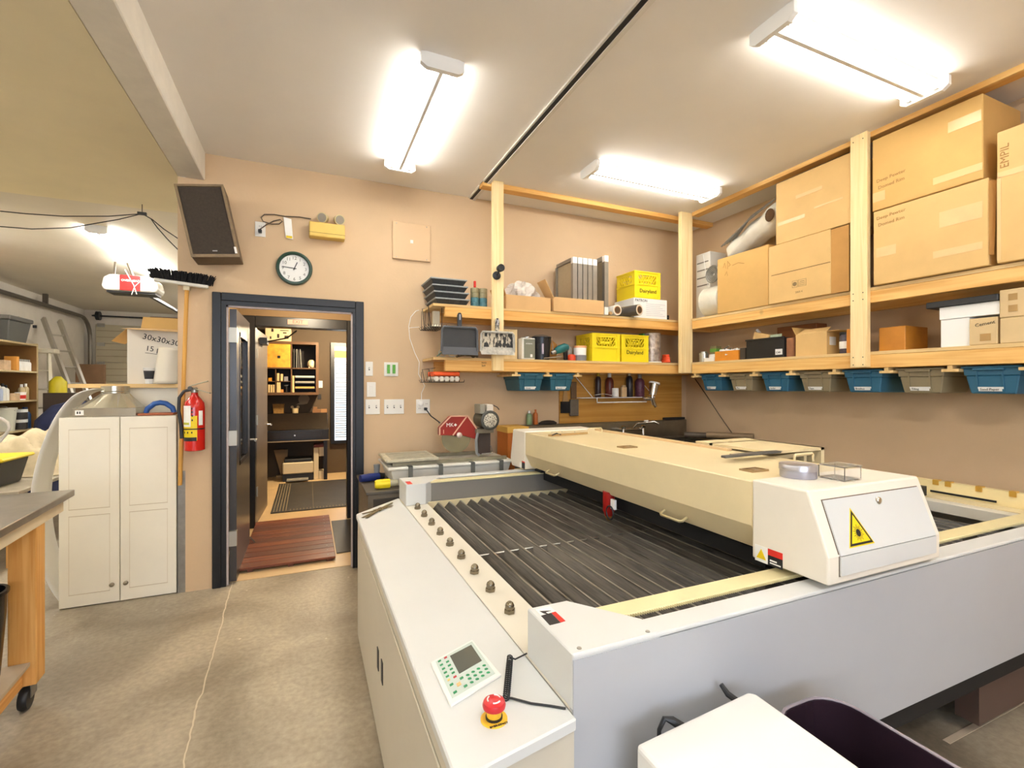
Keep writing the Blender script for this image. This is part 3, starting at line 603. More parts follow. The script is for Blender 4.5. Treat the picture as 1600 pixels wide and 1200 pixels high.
rs = thing('timber_shelf', 'long pine timber wall shelf with posts holding the big cardboard boxes', 'shelf', (3.6, 1.6, W0))
MB().box((3.27, SY - 0.115, W0 + .005), (3.415, SY - 0.075, CZ)).build('post', PALEW, rs, bev=.003)
MB().box((3.376, SY - 0.112, W0 + .005), (3.413, SY - 0.002, CZ)).build('post_side', PALEW, rs)
RY0 = -0.4
MB().box((SX - 0.04, 1.90, W0 + .005), (SX - 0.001, 2.005, CZ)).build('post', PALEW, rs, bev=.003)
MB().box((SX - 0.04, 0.42, W0 + .005), (SX - 0.001, 0.525, CZ)).build('post', PALEW, rs, bev=.003)
for z0, z1, zb in ((U0, U1, UB), (W0, W1, WB)):
    MB().box((SX, RY0, z0), (SX + 0.038, 3.47, z1)).build('front_rail', PINEY, rs, bev=.003)
    MB().box((RX - 0.04, RY0, z0), (RX - 0.001, 3.59, z1)).build('wall_rail', PINEY, rs)
    MB().box((SX - .002, RY0, z1), (RX - 0.001, 3.47, zb)).box((3.42, 3.47, z1), (RX - 0.001, 3.595, zb)).build('shelf_board', wood('plywood_y', (236, 206, 150), (220, 184, 120), 'y', scale=.7), rs)
MB().box((SX, RY0, CZ - 0.035), (SX + 0.085, 3.47, CZ)).build('ceiling_batten', PINEY, rs, bev=.002)
for k in range(8):
    y = 3.44 - .3255 * k
    MB().box((SX + .005, y - .012, W0 - .02), (RX - .03, y + .012, W0)).box((SX + .005, y - .04, W0 - .036), (RX - .03, y + .04, W0 - .02)).build('bin_runner', PLYX, rs)
for y in (1.955,):
    for z in (2.03, 2.075, 1.60, 1.65, 3.09):
        for dy in (-.03, .03): MB().lathe([(0.004, 0), (0.003, -.0015)], (SX - .040, y + dy, z), 6, 'x').build('screw', KLAB, rs)

# ------------------------------------------------------------------ hanging bins under the shelves
BLU, TAN_ = M('bin_blue_plastic', (50, 106, 134), .45, noise=(6, .05)), M('bin_tan_plastic', (148, 134, 104), .5, noise=(6, .05))
TEAL = M('bin_teal_plastic', (46, 100, 118), .45, noise=(6, .05))
def bin_(label, loc, rz, m, words, group, w=0.232, dep=0.34, h=0.142):
    """tub with a lid rim, a front pull and a written label; front faces local -y"""
    t = thing('storage_bin', label, 'storage bin', loc, rz, group); z0 = 0
    hw = w / 2; b = .022
    MB(True).hexa([(-hw + b, b, 0), (hw - b, b, 0), (hw - b, dep - b, 0), (-hw + b, dep - b, 0), (-hw + .004, .006, h * .72), (hw - .004, .006, h * .72), (hw - .004, dep - .006, h * .72), (-hw + .004, dep - .006, h * .72)]).build('tub', m, t, bev=.006)
    MB(True).hexa([(-hw, .002, h * .72), (hw, .002, h * .72), (hw, dep, h * .72), (-hw, dep, h * .72), (-hw - .003, 0, h), (hw + .003, 0, h), (hw + .003, dep, h), (-hw - .003, dep, h)]).build('rim', m, t, bev=.003)
    MB(True).box((-hw - .012, -.012, h), (hw + .012, dep, h + .012)).build('lid', m, t, bev=.004)
    MB(True).box((-hw * .62, -.022, h - .012), (hw * .5, .004, h + .002)).build('pull', m, t, bev=.003)
    for s in (-.52, .40): MB(True).hexa([(hw * s - .004, .012, .012), (hw * s + .004, .012, .012), (hw * s + .004, .03, .012), (hw * s - .004, .03, .012), (hw * s - .004, -.004, h - .01), (hw * s + .004, -.004, h - .01), (hw * s + .004, .01, h - .01), (hw * s - .004, .01, h - .01)]).build('rib', m, t)
    lb = MB(True).hexa([(-hw * .5, .0135, .014), (hw * .42, .0135, .014), (hw * .42, .016, .014), (-hw * .5, .016, .014), (-hw * .5, .007, .038), (hw * .42, .007, .038), (hw * .42, .0095, .038), (-hw * .5, .0095, .038)]).build('label', WLAB, t)
    R3 = Matrix.Rotation(rz, 3, 'Z'); P = Vector(loc) + R3 @ Vector((-hw * .42, .0105, .019))
    text(words, P, R3 @ Vector((1, 0, 0)), (0, 0, 1), .018, INK, lb, 'handwriting', .0003, lift=.0032)
    return t
zb = W0 - .0195 - .142
GB = 'tubs hanging under the long shelf'
names = [('Belts', BLU, 'blue'), ('Misc', TAN_, 'tan'), ('Sander', BLU, 'blue'), ('Tape', TAN_, 'tan'), ('Brushes', BLU, 'blue'), ('Tiling', TAN_, 'tan'), ('Sand Paper', BLU, 'blue'), ('Rags', TAN_, 'tan')]
where = ['blue lidded tub hanging closest to the corner post', 'tan lidded tub next to the tub at the corner post', 'blue lidded tub hanging below the open black crate', 'tan lidded tub hanging below the open small carton', 'blue lidded tub hanging just beside the middle post', 'tan lidded tub hanging below the empty stretch of lower shelf', 'blue lidded tub hanging below the white carton', 'tan lidded tub hanging below the plain buff cartons']
for k, (wd, m, cn) in enumerate(names):
    bin_(where[k], (SX + .045, 3.278 - .3255 * k, zb), -math.pi / 2, m, wd, None)
GB2 = 'teal tubs under the sink shelf'
bin_('teal lidded tub with a white label under the shelf', (1.75, SY + .03, zb), 0, TEAL, 'Grout', None)
bin_('teal lidded tub hanging closer to the corner above the brush', (2.05, SY + .03, zb), 0, TEAL, 'Spacers', None)

# ------------------------------------------------------------------ cardboard boxes on the long shelf
CARD = M('cardboard', (213, 170, 100), .75, noise=(5, .05)); CARDL = M('cardboard_light', (221, 182, 118), .75, noise=(5, .05)); CARDD = M('cardboard_inside', (190, 140, 74), .8, noise=(7, .08))
TAPE = M('packing_tape', (232, 192, 132), .3, noise=(9, .05)); SEAM = M('carton_seam', (120, 84, 42), .8)
PEN = M('marker_faint', (164, 122, 66), .8)
def carton(label, x0, y0, z0, x1, y1, z1, m=CARD, group=None, seam=True, tapes=()):
    t = thing('cardboard_box', label, 'box', ((x0 + x1) / 2, (y0 + y1) / 2, z0), 0, group)
    b = MB().box((x0, y0, z0), (x1, y1, z1)).build('carton', m, t, bev=.004)
    for (ya, za, yb_, zb_) in tapes: MB().box((x0 - .0012, ya, za), (x0 - .0002, yb_, zb_)).build('tape', TAPE, t)
    return t
FX = 3.36; BZ = UB + .001
def onface(t, s, y, z, size, yaw=0.0, m=PEN):  # writing on a face that looks towards -x, reading towards -y
    return text(s, (FX, y, z), (0, -1, yaw), (0, 0, 1), size, m, t, 'handwriting', .0003)
a = carton('long cardboard box propping up the plastic rolls by the corner', FX + .02, 2.64, BZ, 3.52, 3.155, BZ + .49, CARD)
scribble([[(0, .02), (.02, .06), (.03, .01)], [(.05, .0), (.05, .07), (.08, .03), (.06, .02)], [(.10, .02), (.16, .03), (.22, .01)], [(.02, -.05), (.04, -.02), (.05, -.06)]], (FX + .02, 3.09, BZ + .38), (0, -1, 0), (0, 0, 1), PEN, a)
b = carton('open ended cardboard box with a printed stamp beside the middle post', FX, 2.14, BZ, 3.78, 2.625, BZ + .455, CARDL, tapes=())
MB().box((FX + .004, 2.02, BZ), (FX + .008, 2.139, BZ + .45)).build('flap', CARDD, b); MB().box((FX + .02, 2.1385, BZ + .01), (3.77, 2.1395, BZ + .44)).build('opening', CARDD, b)
MB().box((FX - .001, 2.14, BZ + .222), (FX, 2.60, BZ + .226)).build('fold_line', SEAM, b)
st_ = MB()
for (y0, y1) in ((2.425, 2.385), (2.378, 2.318)):
    for za, zc_ in ((BZ + .095, BZ + .097), (BZ + .145, BZ + .147)): st_.box((FX - .0006, y0, za), (FX, y1, zc_))
    for yy in (y0, y1): st_.box((FX - .0006, yy, BZ + .095), (FX, yy - .002, BZ + .147))
st_.lathe([(0.016, 0), (0.016, -.0006)], (FX, 2.405, BZ + .121), 14, 'x'); st_.box((FX - .0006, 2.370, BZ + .105), (FX, 2.326, BZ + .108)).box((FX - .0006, 2.370, BZ + .118), (FX, 2.326, BZ + .121)).box((FX - .0006, 2.365, BZ + .13), (FX, 2.33, BZ + .134))
st_.build('printed_stamp', M('print_grey', (140, 116, 76), .8), b)
text('2003 4', (FX, 2.40, BZ + .05), (0, -1, 0), (0, 0, 1), .02, M('print_grey', None), b, 'printing', .0003)
c_ = carton('tall cardboard box stacked on the open ended box', FX + .005, 2.01, BZ + .458, 3.78, 2.565, BZ + .935, CARDL, tapes=((2.20, BZ + .76, 2.40, BZ + .785), (2.33, BZ + .60, 2.55, BZ + .625), (2.06, BZ + .64, 2.26, BZ + .652)))
GD = None
dbx = carton('lower taped cardboard box on the shelf right after the middle post', FX, 1.305, BZ + .004, 3.78, 1.868, BZ + .478, CARDL, tapes=((1.33, BZ + .27, 1.52, BZ + .36), (1.74, BZ + .18, 1.85, BZ + .24), (1.33, BZ + .10, 1.55, BZ + .14)))
ebx = carton('upper taped cardboard box stacked right after the middle post', FX, 1.328, BZ + .484, 3.78, 1.874, BZ + .945, CARD, tapes=((1.335, BZ + .80, 1.48, BZ + .86), (1.33, BZ + .53, 1.55, BZ + .57), (1.80, BZ + .54, 1.87, BZ + .60)))
for t, z in ((dbx, BZ + .42), (ebx, BZ + .66)):
    onface(t, 'Deep Pewter', 1.85, z, .030, .05); onface(t, 'Domed Rim', 1.84, z - .045, .030, .05)
MB().hexa([(FX + .0, 1.303, BZ + .06), (FX + .02, 1.290, BZ + .06), (FX + .03, 1.296, BZ + .06), (FX + .01, 1.304, BZ + .06), (FX, 1.303, BZ + .46), (FX + .03, 1.283, BZ + .46), (FX + .035, 1.29, BZ + .46), (FX + .01, 1.304, BZ + .46)]).build('torn_edge', CARDD, dbx)
fbx = carton('cardboard box with a white tape seam at the edge of the row', FX, .74, BZ + .004, 3.76, 1.272, BZ + .70, CARDL, tapes=((.80, BZ + .455, 1.27, BZ + .485), (1.255, BZ + .02, 1.271, BZ + .46)))
text('EMPIL', (FX, 1.225, BZ + .50), (0, 0, 1), (0, 1, 0), .05, PEN, fbx, 'handwriting', .0003)

# plastic wrapped rolls and a white vent unit in the corner
PLAS = M('plastic_wrap', (226, 222, 208), .22, noise=(7, .08), bump=.5, bscale=22); PLASG = M('grey_tubing', (128, 124, 114), .35, noise=(30, .3))
v_ = thing('vent_unit', 'small white louvred vent unit against the corner wall', 'vent unit', (3.66, 3.42, BZ))
va = pX(1084, 389, 3.55); 
MB().box((3.55, 3.40, BZ), (3.76, 3.58, 2.76)).build('casing', M('vent_white', (228, 224, 212), .5), v_, bev=.004)
for k in range(4):
    z = 2.44 + .075 * k; MB().box((3.545, 3.42, z), (3.5495, 3.56, z + .010)).build('louvre', M('louvre_grey', (130, 124, 112), .5), v_)
MB().tube([(3.546, 3.42, 2.40), (3.544, 3.48, 2.74)], .003, 5).build('wire', WLAB, v_)
def roll(label, a, b, r, core, m, name='plastic_roll'):
    a, b = Vector(a), Vector(b); t = thing(name, label, 'roll', (a.x, a.y, min(a.z, b.z) - r)); ax = (b - a).normalized()
    MB().tube([a, a + ax * .01, a.lerp(b, .3), a.lerp(b, .6), b - ax * .01, b], [r * .9, r, r * 1.02, r * .98, r, r * .92], 22).build('wrap', m, t, smooth=True)
    MB().tube([a - ax * .004, a + ax * .002], core, 16).build('core', DARK, t)
    MB().tube([a - ax * .002, a + ax * .002], core * 1.5, 16).build('core_rim', M('core_card', (190, 150, 96), .7), t)
    return t
roll('clear plastic wrap roll standing low beside the corner post', (3.525, 3.165, BZ + .150), (3.525, 3.392, BZ + .150), .144, .05, PLAS)
t = thing('plastic_roll', 'long tilted plastic wrapped bundle resting above the long box', 'roll', (3.62, 2.9, BZ + .495))
def bund(u, v):
    a = Vector((3.63, 3.20, BZ + .60)); b = Vector((3.64, 2.68, BZ + .80)); p = a.lerp(b, u); r = .085 + .04 * u + .006 * math.sin(u * 17)
    an = 2 * math.pi * v; return p + Vector((math.cos(an) * r * (1 + .08 * math.sin(5 * an + u * 9)), 0, math.sin(an) * r * (1 + .06 * math.sin(4 * an + u * 11))))
MB().grid(bund, 26, 28).build('wrap', PLAS, t, smooth=True)
for k in range(6):
    MB().tube([(3.50 + .012 * k, 3.22 - .02 * k, BZ + .64 + .010 * k), (3.50 + .012 * k, 2.95, BZ + .78 + .012 * k), (3.52 + .012 * k, 2.69, BZ + .89 + .008 * k)], .007, 6).build('tube', PLASG, t)
MB().lathe([(0.055, .0), (0.05, -.003)], (3.508, 2.73, BZ + .77), 14, 'x', sx=.8).build('dark_hole', M('hole_brown', (90, 66, 40), .9), t)
t = thing('hose_coil', 'grey coiled hose under clear wrap by the corner post', 'hose', (3.42, 3.24, BZ + .305))
for k in range(5):
    r = .075 - .014 * k; MB().tube([(3.42 + .004 * k, 3.245 + r * math.cos(q * .393), BZ + .385 + r * math.sin(q * .393)) for q in range(16)], .008, 6, closed=True).build('coil', PLASG, t)
MB().tube([(3.40, 3.20, BZ + .44), (3.42, 3.17, BZ + .36), (3.43, 3.165, BZ + .30)], .009, 6).build('hose_end', PLASG, t)

# ------------------------------------------------------------------ lower long shelf
LZ_ = WB + .001
def sbox(label, name, cat, y0, y1, h, x0=SX + .02, dep=.2, m=CARD, bev=.003, z=LZ_):
    return one(MB().box((x0, y0, z), (x0 + dep, y1, z + h)), name, m, label, cat, bev=bev)
def openbox(label, x0, y0, x1, y1, z, h, m, th=.005, name='open_box', cat='box', inner=None):
    t = thing(name, label, cat, ((x0 + x1) / 2, (y0 + y1) / 2, z))
    MB().box((x0, y0, z), (x1, y1, z + th)).build('base', m, t)
    for q in (((x0, y0), (x0 + th, y1)), ((x1 - th, y0), (x1, y1)), ((x0 + th, y0), (x1 - th, y0 + th)), ((x0 + th, y1 - th), (x1 - th, y1))):
        MB().box((q[0][0], q[0][1], z + th), (q[1][0], q[1][1], z + h)).build('side', inner or m, t)
    return t
# hardware heap by the corner
TINM = M('tin_bright', (188, 186, 178), .3, .8, noise=(20, .1))
tt = thing('ribbed_tin', 'ribbed silver tin by the foot of the corner post', 'tin', (SX + .07, 3.39, LZ_))
MB(True).lathe([(.042, 0), (.044, .01), (.040, .025), (.044, .04), (.040, .055), (.044, .07), (.042, .085), (.030, .09), (.03, .1)], (0, 0, 0), 18).build('body', TINM, tt, smooth=True)
sbox('flat white carton lying in front of the hardware', 'white_carton', 'box', 3.22, 3.34, .035, m=WLAB, dep=.10)
sbox('small white carton stacked over the flat carton', 'white_carton', 'box', 3.215, 3.285, .03, m=WLAB, dep=.08, z=LZ_ + .036, x0=SX + .025)
gt = thing('green_tin', 'small tin with a green band on the white cartons', 'tin', (SX + .07, 3.245, LZ_ + .067))
MB(True).box((-.035, -.035, 0), (.035, .035, .075)).build('body', M('tin_olive', (120, 110, 76), .5), gt, bev=.004); MB(True).box((-.0365, -.0365, .02), (.0365, .0365, .05)).build('band', M('band_green', (96, 150, 60), .5), gt)
for k in range(3): one(MB().tube([(SX + .16 + .03 * k, 3.42, LZ_ + .02 + .005 * k), (SX + .14 + .03 * k, 3.16, LZ_ + .14 - .02 * k)], .009, 8), 'metal_rod', TINM, ['thin', 'middle', 'thick'][k] + ' steel rod leaning behind the white cartons', 'rod')
ob = openbox('shallow orange wooden tray heaped with white fittings', SX + .01, 2.945, SX + .17, 3.20, LZ_, .085, M('orange_wood', (228, 146, 48), .5, noise=(12, .08)), .008, 'fittings_tray', 'tray')
MB().prism([(3.085, LZ_ + .045), (3.055, LZ_ + .052), (3.085, LZ_ + .060)], 'x', SX + .0085, SX + .0098).build('sticker', WLAB, ob)
random.seed(3)
for k in range(9):
    x, y = SX + .04 + .03 * (k % 4), 3.16 - .022 * k; an = random.uniform(0, 3)
    dv = Vector((math.cos(an), math.sin(an), .25)) * .028
    one(MB().tube([Vector((x, y, LZ_ + .082)) - dv, Vector((x, y, LZ_ + .088)) + dv], .0135, 10), 'pipe_fitting', WLAB, 'white plastic pipe fitting heaped in the orange tray', 'fitting', 'white fittings in the orange tray', smooth=True)
sbox('dark brown block at the end of the orange tray', 'dark_block', 'block', 2.885, 2.94, .10, m=M('block_brown', (70, 58, 46), .7), dep=.14)
kb = openbox('black plastic crate with odds and ends on the lower shelf', SX + .01, 2.52, SX + .24, 2.865, LZ_, .155, BLKPL, .006, 'black_crate', 'crate')
MB().box((SX + .002, 2.515, LZ_ + .150), (SX + .012, 2.87, LZ_ + .162)).build('rim', BLKPL, kb); MB().box((SX + .0085, 2.535, LZ_ + .02), (SX + .0098, 2.595, LZ_ + .065)).build('label', WLAB, kb)
text('C49', (SX + .0085, 2.588, LZ_ + .03), (0, -1, 0), (0, 0, 1), .022, INK, kb)
one(MB().hexa([(SX + .05, 2.70, LZ_ + .12), (SX + .18, 2.70, LZ_ + .12), (SX + .18, 2.84, LZ_ + .14), (SX + .05, 2.84, LZ_ + .14), (SX + .05, 2.68, LZ_ + .19), (SX + .18, 2.68, LZ_ + .19), (SX + .18, 2.82, LZ_ + .225), (SX + .05, 2.82, LZ_ + .225)]), 'wood_offcut', M('offcut_pale', (220, 180, 118), .6, noise=(14, .1)), 'pale wooden block sticking out of the black crate', 'wood block')
one(MB().tube([(SX + .215, 2.80, LZ_ + .12), (SX + .215, 2.93, LZ_ + .265)], .013, 12), 'white_tube', WLAB, 'white cardboard tube leaning out of the black crate', 'tube', smooth=True)
one(MB().box((SX + .06, 2.58, LZ_ + .03), (SX + .065, 2.68, LZ_ + .19)), 'paper_packet', M('packet_green_white', (176, 190, 160), .6, noise=(18, .2)), 'green and white packet standing in the black crate', 'packet')
wbx = thing('wooden_chest', 'brown panelled wooden box standing behind the black crate', 'box', (SX + .34, 2.60, LZ_))
MB().box((SX + .27, 2.44, LZ_), (SX + .40, 2.78, LZ_ + .27)).build('case', M('brown_stain', (134, 78, 34), .5, noise=(10, .12)), wbx, bev=.004)
MB().box((SX + .264, 2.47, LZ_ + .03), (SX + .27, 2.75, LZ_ + .23)).build('panel', M('brown_stain2', (150, 90, 42), .5, noise=(10, .12)), wbx)
sbox('reddish brick standing beside the black crate', 'brick', 'brick', 2.455, 2.51, .145, m=M('brick_red', (150, 100, 66), .8, noise=(25, .15)), dep=.10)
ob2 = openbox('open small cardboard carton with raised flaps', SX + .03, 2.205, SX + .26, 2.44, LZ_, .165, CARDL, .004, 'open_carton')
MB().hexa([(SX + .03, 2.44, LZ_ + .165), (SX + .26, 2.44, LZ_ + .165), (SX + .26, 2.444, LZ_ + .165), (SX + .03, 2.444, LZ_ + .165), (SX + .04, 2.475, LZ_ + .225), (SX + .25, 2.475, LZ_ + .225), (SX + .25, 2.479, LZ_ + .225), (SX + .04, 2.479, LZ_ + .225)]).build('flap', CARD, ob2)
MB().hexa([(SX + .03, 2.21, LZ_ + .165), (SX + .034, 2.21, LZ_ + .165), (SX + .034, 2.43, LZ_ + .165), (SX + .03, 2.43, LZ_ + .165), (SX + .10, 2.22, LZ_ + .205), (SX + .104, 2.22, LZ_ + .205), (SX + .104, 2.42, LZ_ + .205), (SX + .10, 2.42, LZ_ + .205)]).build('flap', CARDL, ob2)
MB().box((SX + .03, 2.12, LZ_ + .166), (SX + .24, 2.205, LZ_ + .170)).build('flap', CARD, ob2)
MB().box((SX + .06, 2.2035, LZ_ + .07), (SX + .13, 2.205, LZ_ + .13)).build('label', WLAB, ob2)
jr = thing('storage_jar', 'dark jar with a white label beside the middle post', 'jar', (SX + .08, 2.10, LZ_))
MB(True).lathe([(.040, 0), (.042, .006), (.042, .125), (.036, .135)], (0, 0, 0), 20).build('body', M('jar_dark', (74, 66, 76), .25, noise=(40, .3)), jr, smooth=True)
MB(True).lathe([(.0425, .035), (.0428, .036), (.0428, .085), (.0425, .086)], (0, 0, 0), 20).build('label', WLAB, jr, smooth=True); MB(True).lathe([(.042, .135), (.042, .15), (.04, .152)], (0, 0, 0), 20).build('lid', BLKPL, jr, smooth=True)
sbox('upright orange stained board behind the middle post', 'stained_board', 'board', 1.98, 2.065, .165, m=M('orange_wood', None), dep=.03)
sbox('low brown wooden case just after the middle post', 'wooden_case', 'case', 1.735, 1.885, .155, m=M('brown_case', (196, 128, 40), .5, noise=(8, .1)), dep=.25, x0=SX + .06)
wc = thing('white_carton', 'white lidded carton with a black tray on it on the lower shelf', 'box', (SX + .17, 1.44, LZ_))
MB().box((SX + .02, 1.405, LZ_), (SX + .33, 1.535, LZ_ + .16)).box((SX + .10, 1.285, LZ_), (SX + .33, 1.404, LZ_ + .16)).build('carton', WLAB, wc)
MB().box((SX + .016, 1.279, LZ_ + .162), (SX + .335, 1.54, LZ_ + .232)).build('lid', WLAB, wc)
one(MB().box((SX + .0, 1.279, LZ_ + .233), (SX + .33, 1.60, LZ_ + .270)), 'black_tray', BLKPL, 'flat black ribbed tray lying on the white carton', 'tray', bev=.004)
c1 = carton('small cardboard carton with handwriting under the white lid', SX + .006, 1.283, LZ_, SX + .095, 1.401, LZ_ + .148, M('cardboard_buff', (214, 186, 138), .75, noise=(6, .05)))
text('Cement', (SX + .006, 1.375, LZ_ + .10), (0, -1, .15), (0, 0, 1), .026, INK, c1, 'handwriting', .0003); MB().box((SX + .0048, 1.31, LZ_ + .02), (SX + .0058, 1.355, LZ_ + .06)).build('print', M('print_brown', (176, 140, 86), .8), c1)
c2 = carton('lower plain buff carton at the edge of the lower shelf', SX + .006, 1.02, LZ_, SX + .33, 1.274, LZ_ + .135, M('cardboard_buff', None))
c3 = carton('upper plain buff carton at the edge of the lower shelf', SX + .006, 1.02, LZ_ + .137, SX + .33, 1.276, LZ_ + .285, M('cardboard_buff', None))
for z in (.165, .225): MB().box((SX + .0048, 1.205, LZ_ + z), (SX + .0058, 1.24, LZ_ + z + .035)).build('print', M('print_brown', None), c3)
# ------------------------------------------------------------------ upper sink shelf
FY = SY + .02
trays = ['lowest black ribbed tray of the stack at the shelf end', 'second black ribbed tray up in the stack', 'third black ribbed tray up in the stack', 'topmost black ribbed tray of the stack']
TRM, TRG = M('tray_black', (54, 56, 56), .5, noise=(12, .15)), M('tray_rim_grey', (150, 156, 156), .45)
for k in range(4):
    z = UB + .001 + .052 * k; x0, x1 = .905 - .012 * k + .006, 1.20 - .008 * k
    t = thing('ribbed_tray', trays[k], 'tray', ((x0 + x1) / 2, 3.78, z))
    MB().hexa([(x0 + .03, FY + .03, z), (x1 - .03, FY + .03, z), (x1 - .03, 3.93, z), (x0 + .03, 3.93, z), (x0 + .006, FY + .006, z + .042), (x1 - .006, FY + .006, z + .042), (x1 - .006, 3.955, z + .042), (x0 + .006, 3.955, z + .042)]).build('pan', TRM, t)
    MB().box((x0, FY, z + .040), (x1, 3.96, z + .0515)).build('rim', TRG, t, bev=.003)
    for i in range(6):
        x = x0 + .03 + i * (x1 - x0 - .06) / 5; MB().hexa([(x - .003, FY + .022, z + .004), (x + .003, FY + .022, z + .004), (x + .003, FY + .04, z + .004), (x - .003, FY + .04, z + .004), (x - .003, FY + .003, z + .04), (x + .003, FY + .003, z + .04), (x + .003, FY + .02, z + .04), (x - .003, FY + .02, z + .04)]).build('rib', TRM, t)
TP = [((72, 120, 130), 'teal'), ((150, 140, 104), 'olive')]
for c in range(2):
    for k in range(4):
        x = 1.258 + .072 * c; z = UB + .001 + .040 * k; col = 'tape_teal' if k < 2 else 'tape_olive'
        t = one(MB().lathe([(.020, 0), (.034, 0), (.035, .004), (.035, .034), (.034, .038), (.020, .038)], (x, FY + .06, z), 20), 'tape_roll', M(col, TP[0][0] if k < 2 else TP[1][0], .5), ('teal' if k < 2 else 'olive') + ' tape roll stacked ' + ('next to the black trays' if c == 0 else 'behind the shelf post') + (', lower of its pair' if k % 2 == 0 else ', upper of its pair'), 'tape roll', smooth=True)
one(MB().box((1.243, FY + .035, UB + .162), (1.262, FY + .05, UB + .215)), 'red_marker', RLAB, 'short red stick standing on the tape rolls', 'marker', bev=.003)
# clamp lamp on the post
cl = thing('clamp_lamp', 'small black clamp lamp fixed to the pale post', 'lamp', (1.42, SY - .045, 2.36))
lp = pY(777, 430, SY - .06); MB().lathe([(.034, 0), (.034, -.012), (.020, -.02), (.004, -.022)], (lp.x, SY - .0395, lp.z), 18, 'y').build('base', BLKPL, cl, smooth=True)
l2 = pY(782, 419, SY - .11); MB().tube([(lp.x, SY - .06, lp.z), (l2.x, SY - .10, l2.z)], .008, 8).build('arm', BLKPL, cl)
MB().lathe([(.012, .03), (.028, .02), (.030, -.02), (.026, -.024), (.010, -.018)], (l2.x, SY - .11, l2.z), 16, 'y').build('head', BLKPL, cl, smooth=True)
# cardboard trays and the framed screens
def tray_box(label, x0, x1, y0, y1, h, flap=None):
    t = openbox(label, x0, y0, x1, y1, UB + .001, h, M('cardboard_tan', (214, 172, 116), .75, noise=(6, .06)), .004, 'cardboard_tray', 'box', None)
    return t
t1 = tray_box('open cardboard box holding a crumpled plastic bag', 1.505, 1.925, FY - .015, 3.90, .115)
MB().hexa([(1.505, FY - .01, UB + .11), (1.51, FY - .01, UB + .11), (1.51, 3.90, UB + .11), (1.505, 3.90, UB + .11), (1.475, FY - .01, UB + .20), (1.48, FY - .01, UB + .20), (1.48, 3.90, UB + .20), (1.475, 3.90, UB + .20)]).build('flap', CARDD, t1)
def bag(u, v):
    a = u * math.pi; b = v * 2 * math.pi; r = 1 + .14 * math.sin(5 * b + 3 * a) + .10 * math.sin(9 * b - 4 * a)
    return Vector((1.712 + .150 * r * math.sin(a) * math.cos(b), 3.745 + .10 * r * math.sin(a) * math.sin(b), UB + .145 - .105 * r * math.cos(a)))
one(MB().grid(bag, 18, 30), 'plastic_bag', M('bag_white', (222, 212, 200), .25, noise=(12, .12)), 'crumpled white plastic bag stuffed into the cardboard box', 'bag')
t2 = tray_box('open cardboard tray holding metal framed screens', 1.945, 2.46, FY - .035, 3.92, .125)
fl = MB().hexa([(1.945, FY - .035, UB + .115), (1.95, FY - .035, UB + .115), (1.95, 3.72, UB + .115), (1.945, 3.72, UB + .115), (1.86, FY - .035, UB + .27), (1.865, FY - .035, UB + .27), (1.865, 3.74, UB + .27), (1.86, 3.74, UB + .27)]); fl.build('flap', M('cardboard_tan', None), t2)
ALU, MESHM, FRW = M('screen_frame_grey', (150, 144, 134), .35, .5, noise=(14, .06)), M('screen_mesh', (176, 160, 130), .7, noise=(40, .05)), M('frame_corner_white', (240, 236, 226), .5)
sl = ['first', 'second', 'third', 'fourth', 'fifth']
SYF, SYB = FY - .028, 3.915
for k in range(5):
    x = 2.14 + .052 * k; z0, z1 = UB + .006, 2.60
    t = thing('framed_screen', 'grey framed screen in the cardboard tray, ' + sl[k] + ' counted from the plastic bag', 'screen', (x, 3.75, z0), 0)
    MB().box((x, SYF, z0), (x + .044, SYF + .035, z1 - .055)).build('stile', ALU, t); MB().box((x, SYB - .02, z0), (x + .044, SYB, z1 - .03)).build('stile', ALU, t)
    MB().box((x, SYF + .035, z1 - .03), (x + .044, SYB - .02, z1)).build('rail', ALU, t); MB().box((x, SYF + .035, z0), (x + .044, SYB - .02, z0 + .03)).build('rail', ALU, t)
    MB().box((x + .001, SYF, z1 - .055), (x + .043, SYF + .035, z1)).build('corner', FRW, t)
    MB().box((x + .018, SYF + .035, z0 + .03), (x + .022, SYB - .02, z1 - .03)).build('mesh', MESHM, t)
t = thing('framed_screen', 'tallest framed screen leaning outside the cardboard tray', 'screen', (2.48, 3.75, UB + .001))
x = 2.466; z0, z1 = UB + .002, 2.645
MB().box((x, SYF - .01, z0 + .07), (x + .040, SYF + .03, z1 - .055)).build('stile', ALU, t); MB().box((x, SYB - .02, z0), (x + .04, SYB, z1 - .03)).build('stile', ALU, t); MB().box((x, SYF + .03, z1 - .04), (x + .04, SYB - .02, z1)).build('rail', ALU, t)
MB().box((x, SYF - .01, z1 - .055), (x + .04, SYF + .03, z1)).build('corner', FRW, t); MB().box((x, SYF - .01, z0), (x + .04, SYF + .03, z0 + .07)).build('corner', FRW, t); MB().box((x + .018, SYF + .03, z0 + .02), (x + .022, SYB - .02, z1 - .04)).build('mesh', MESHM, t)
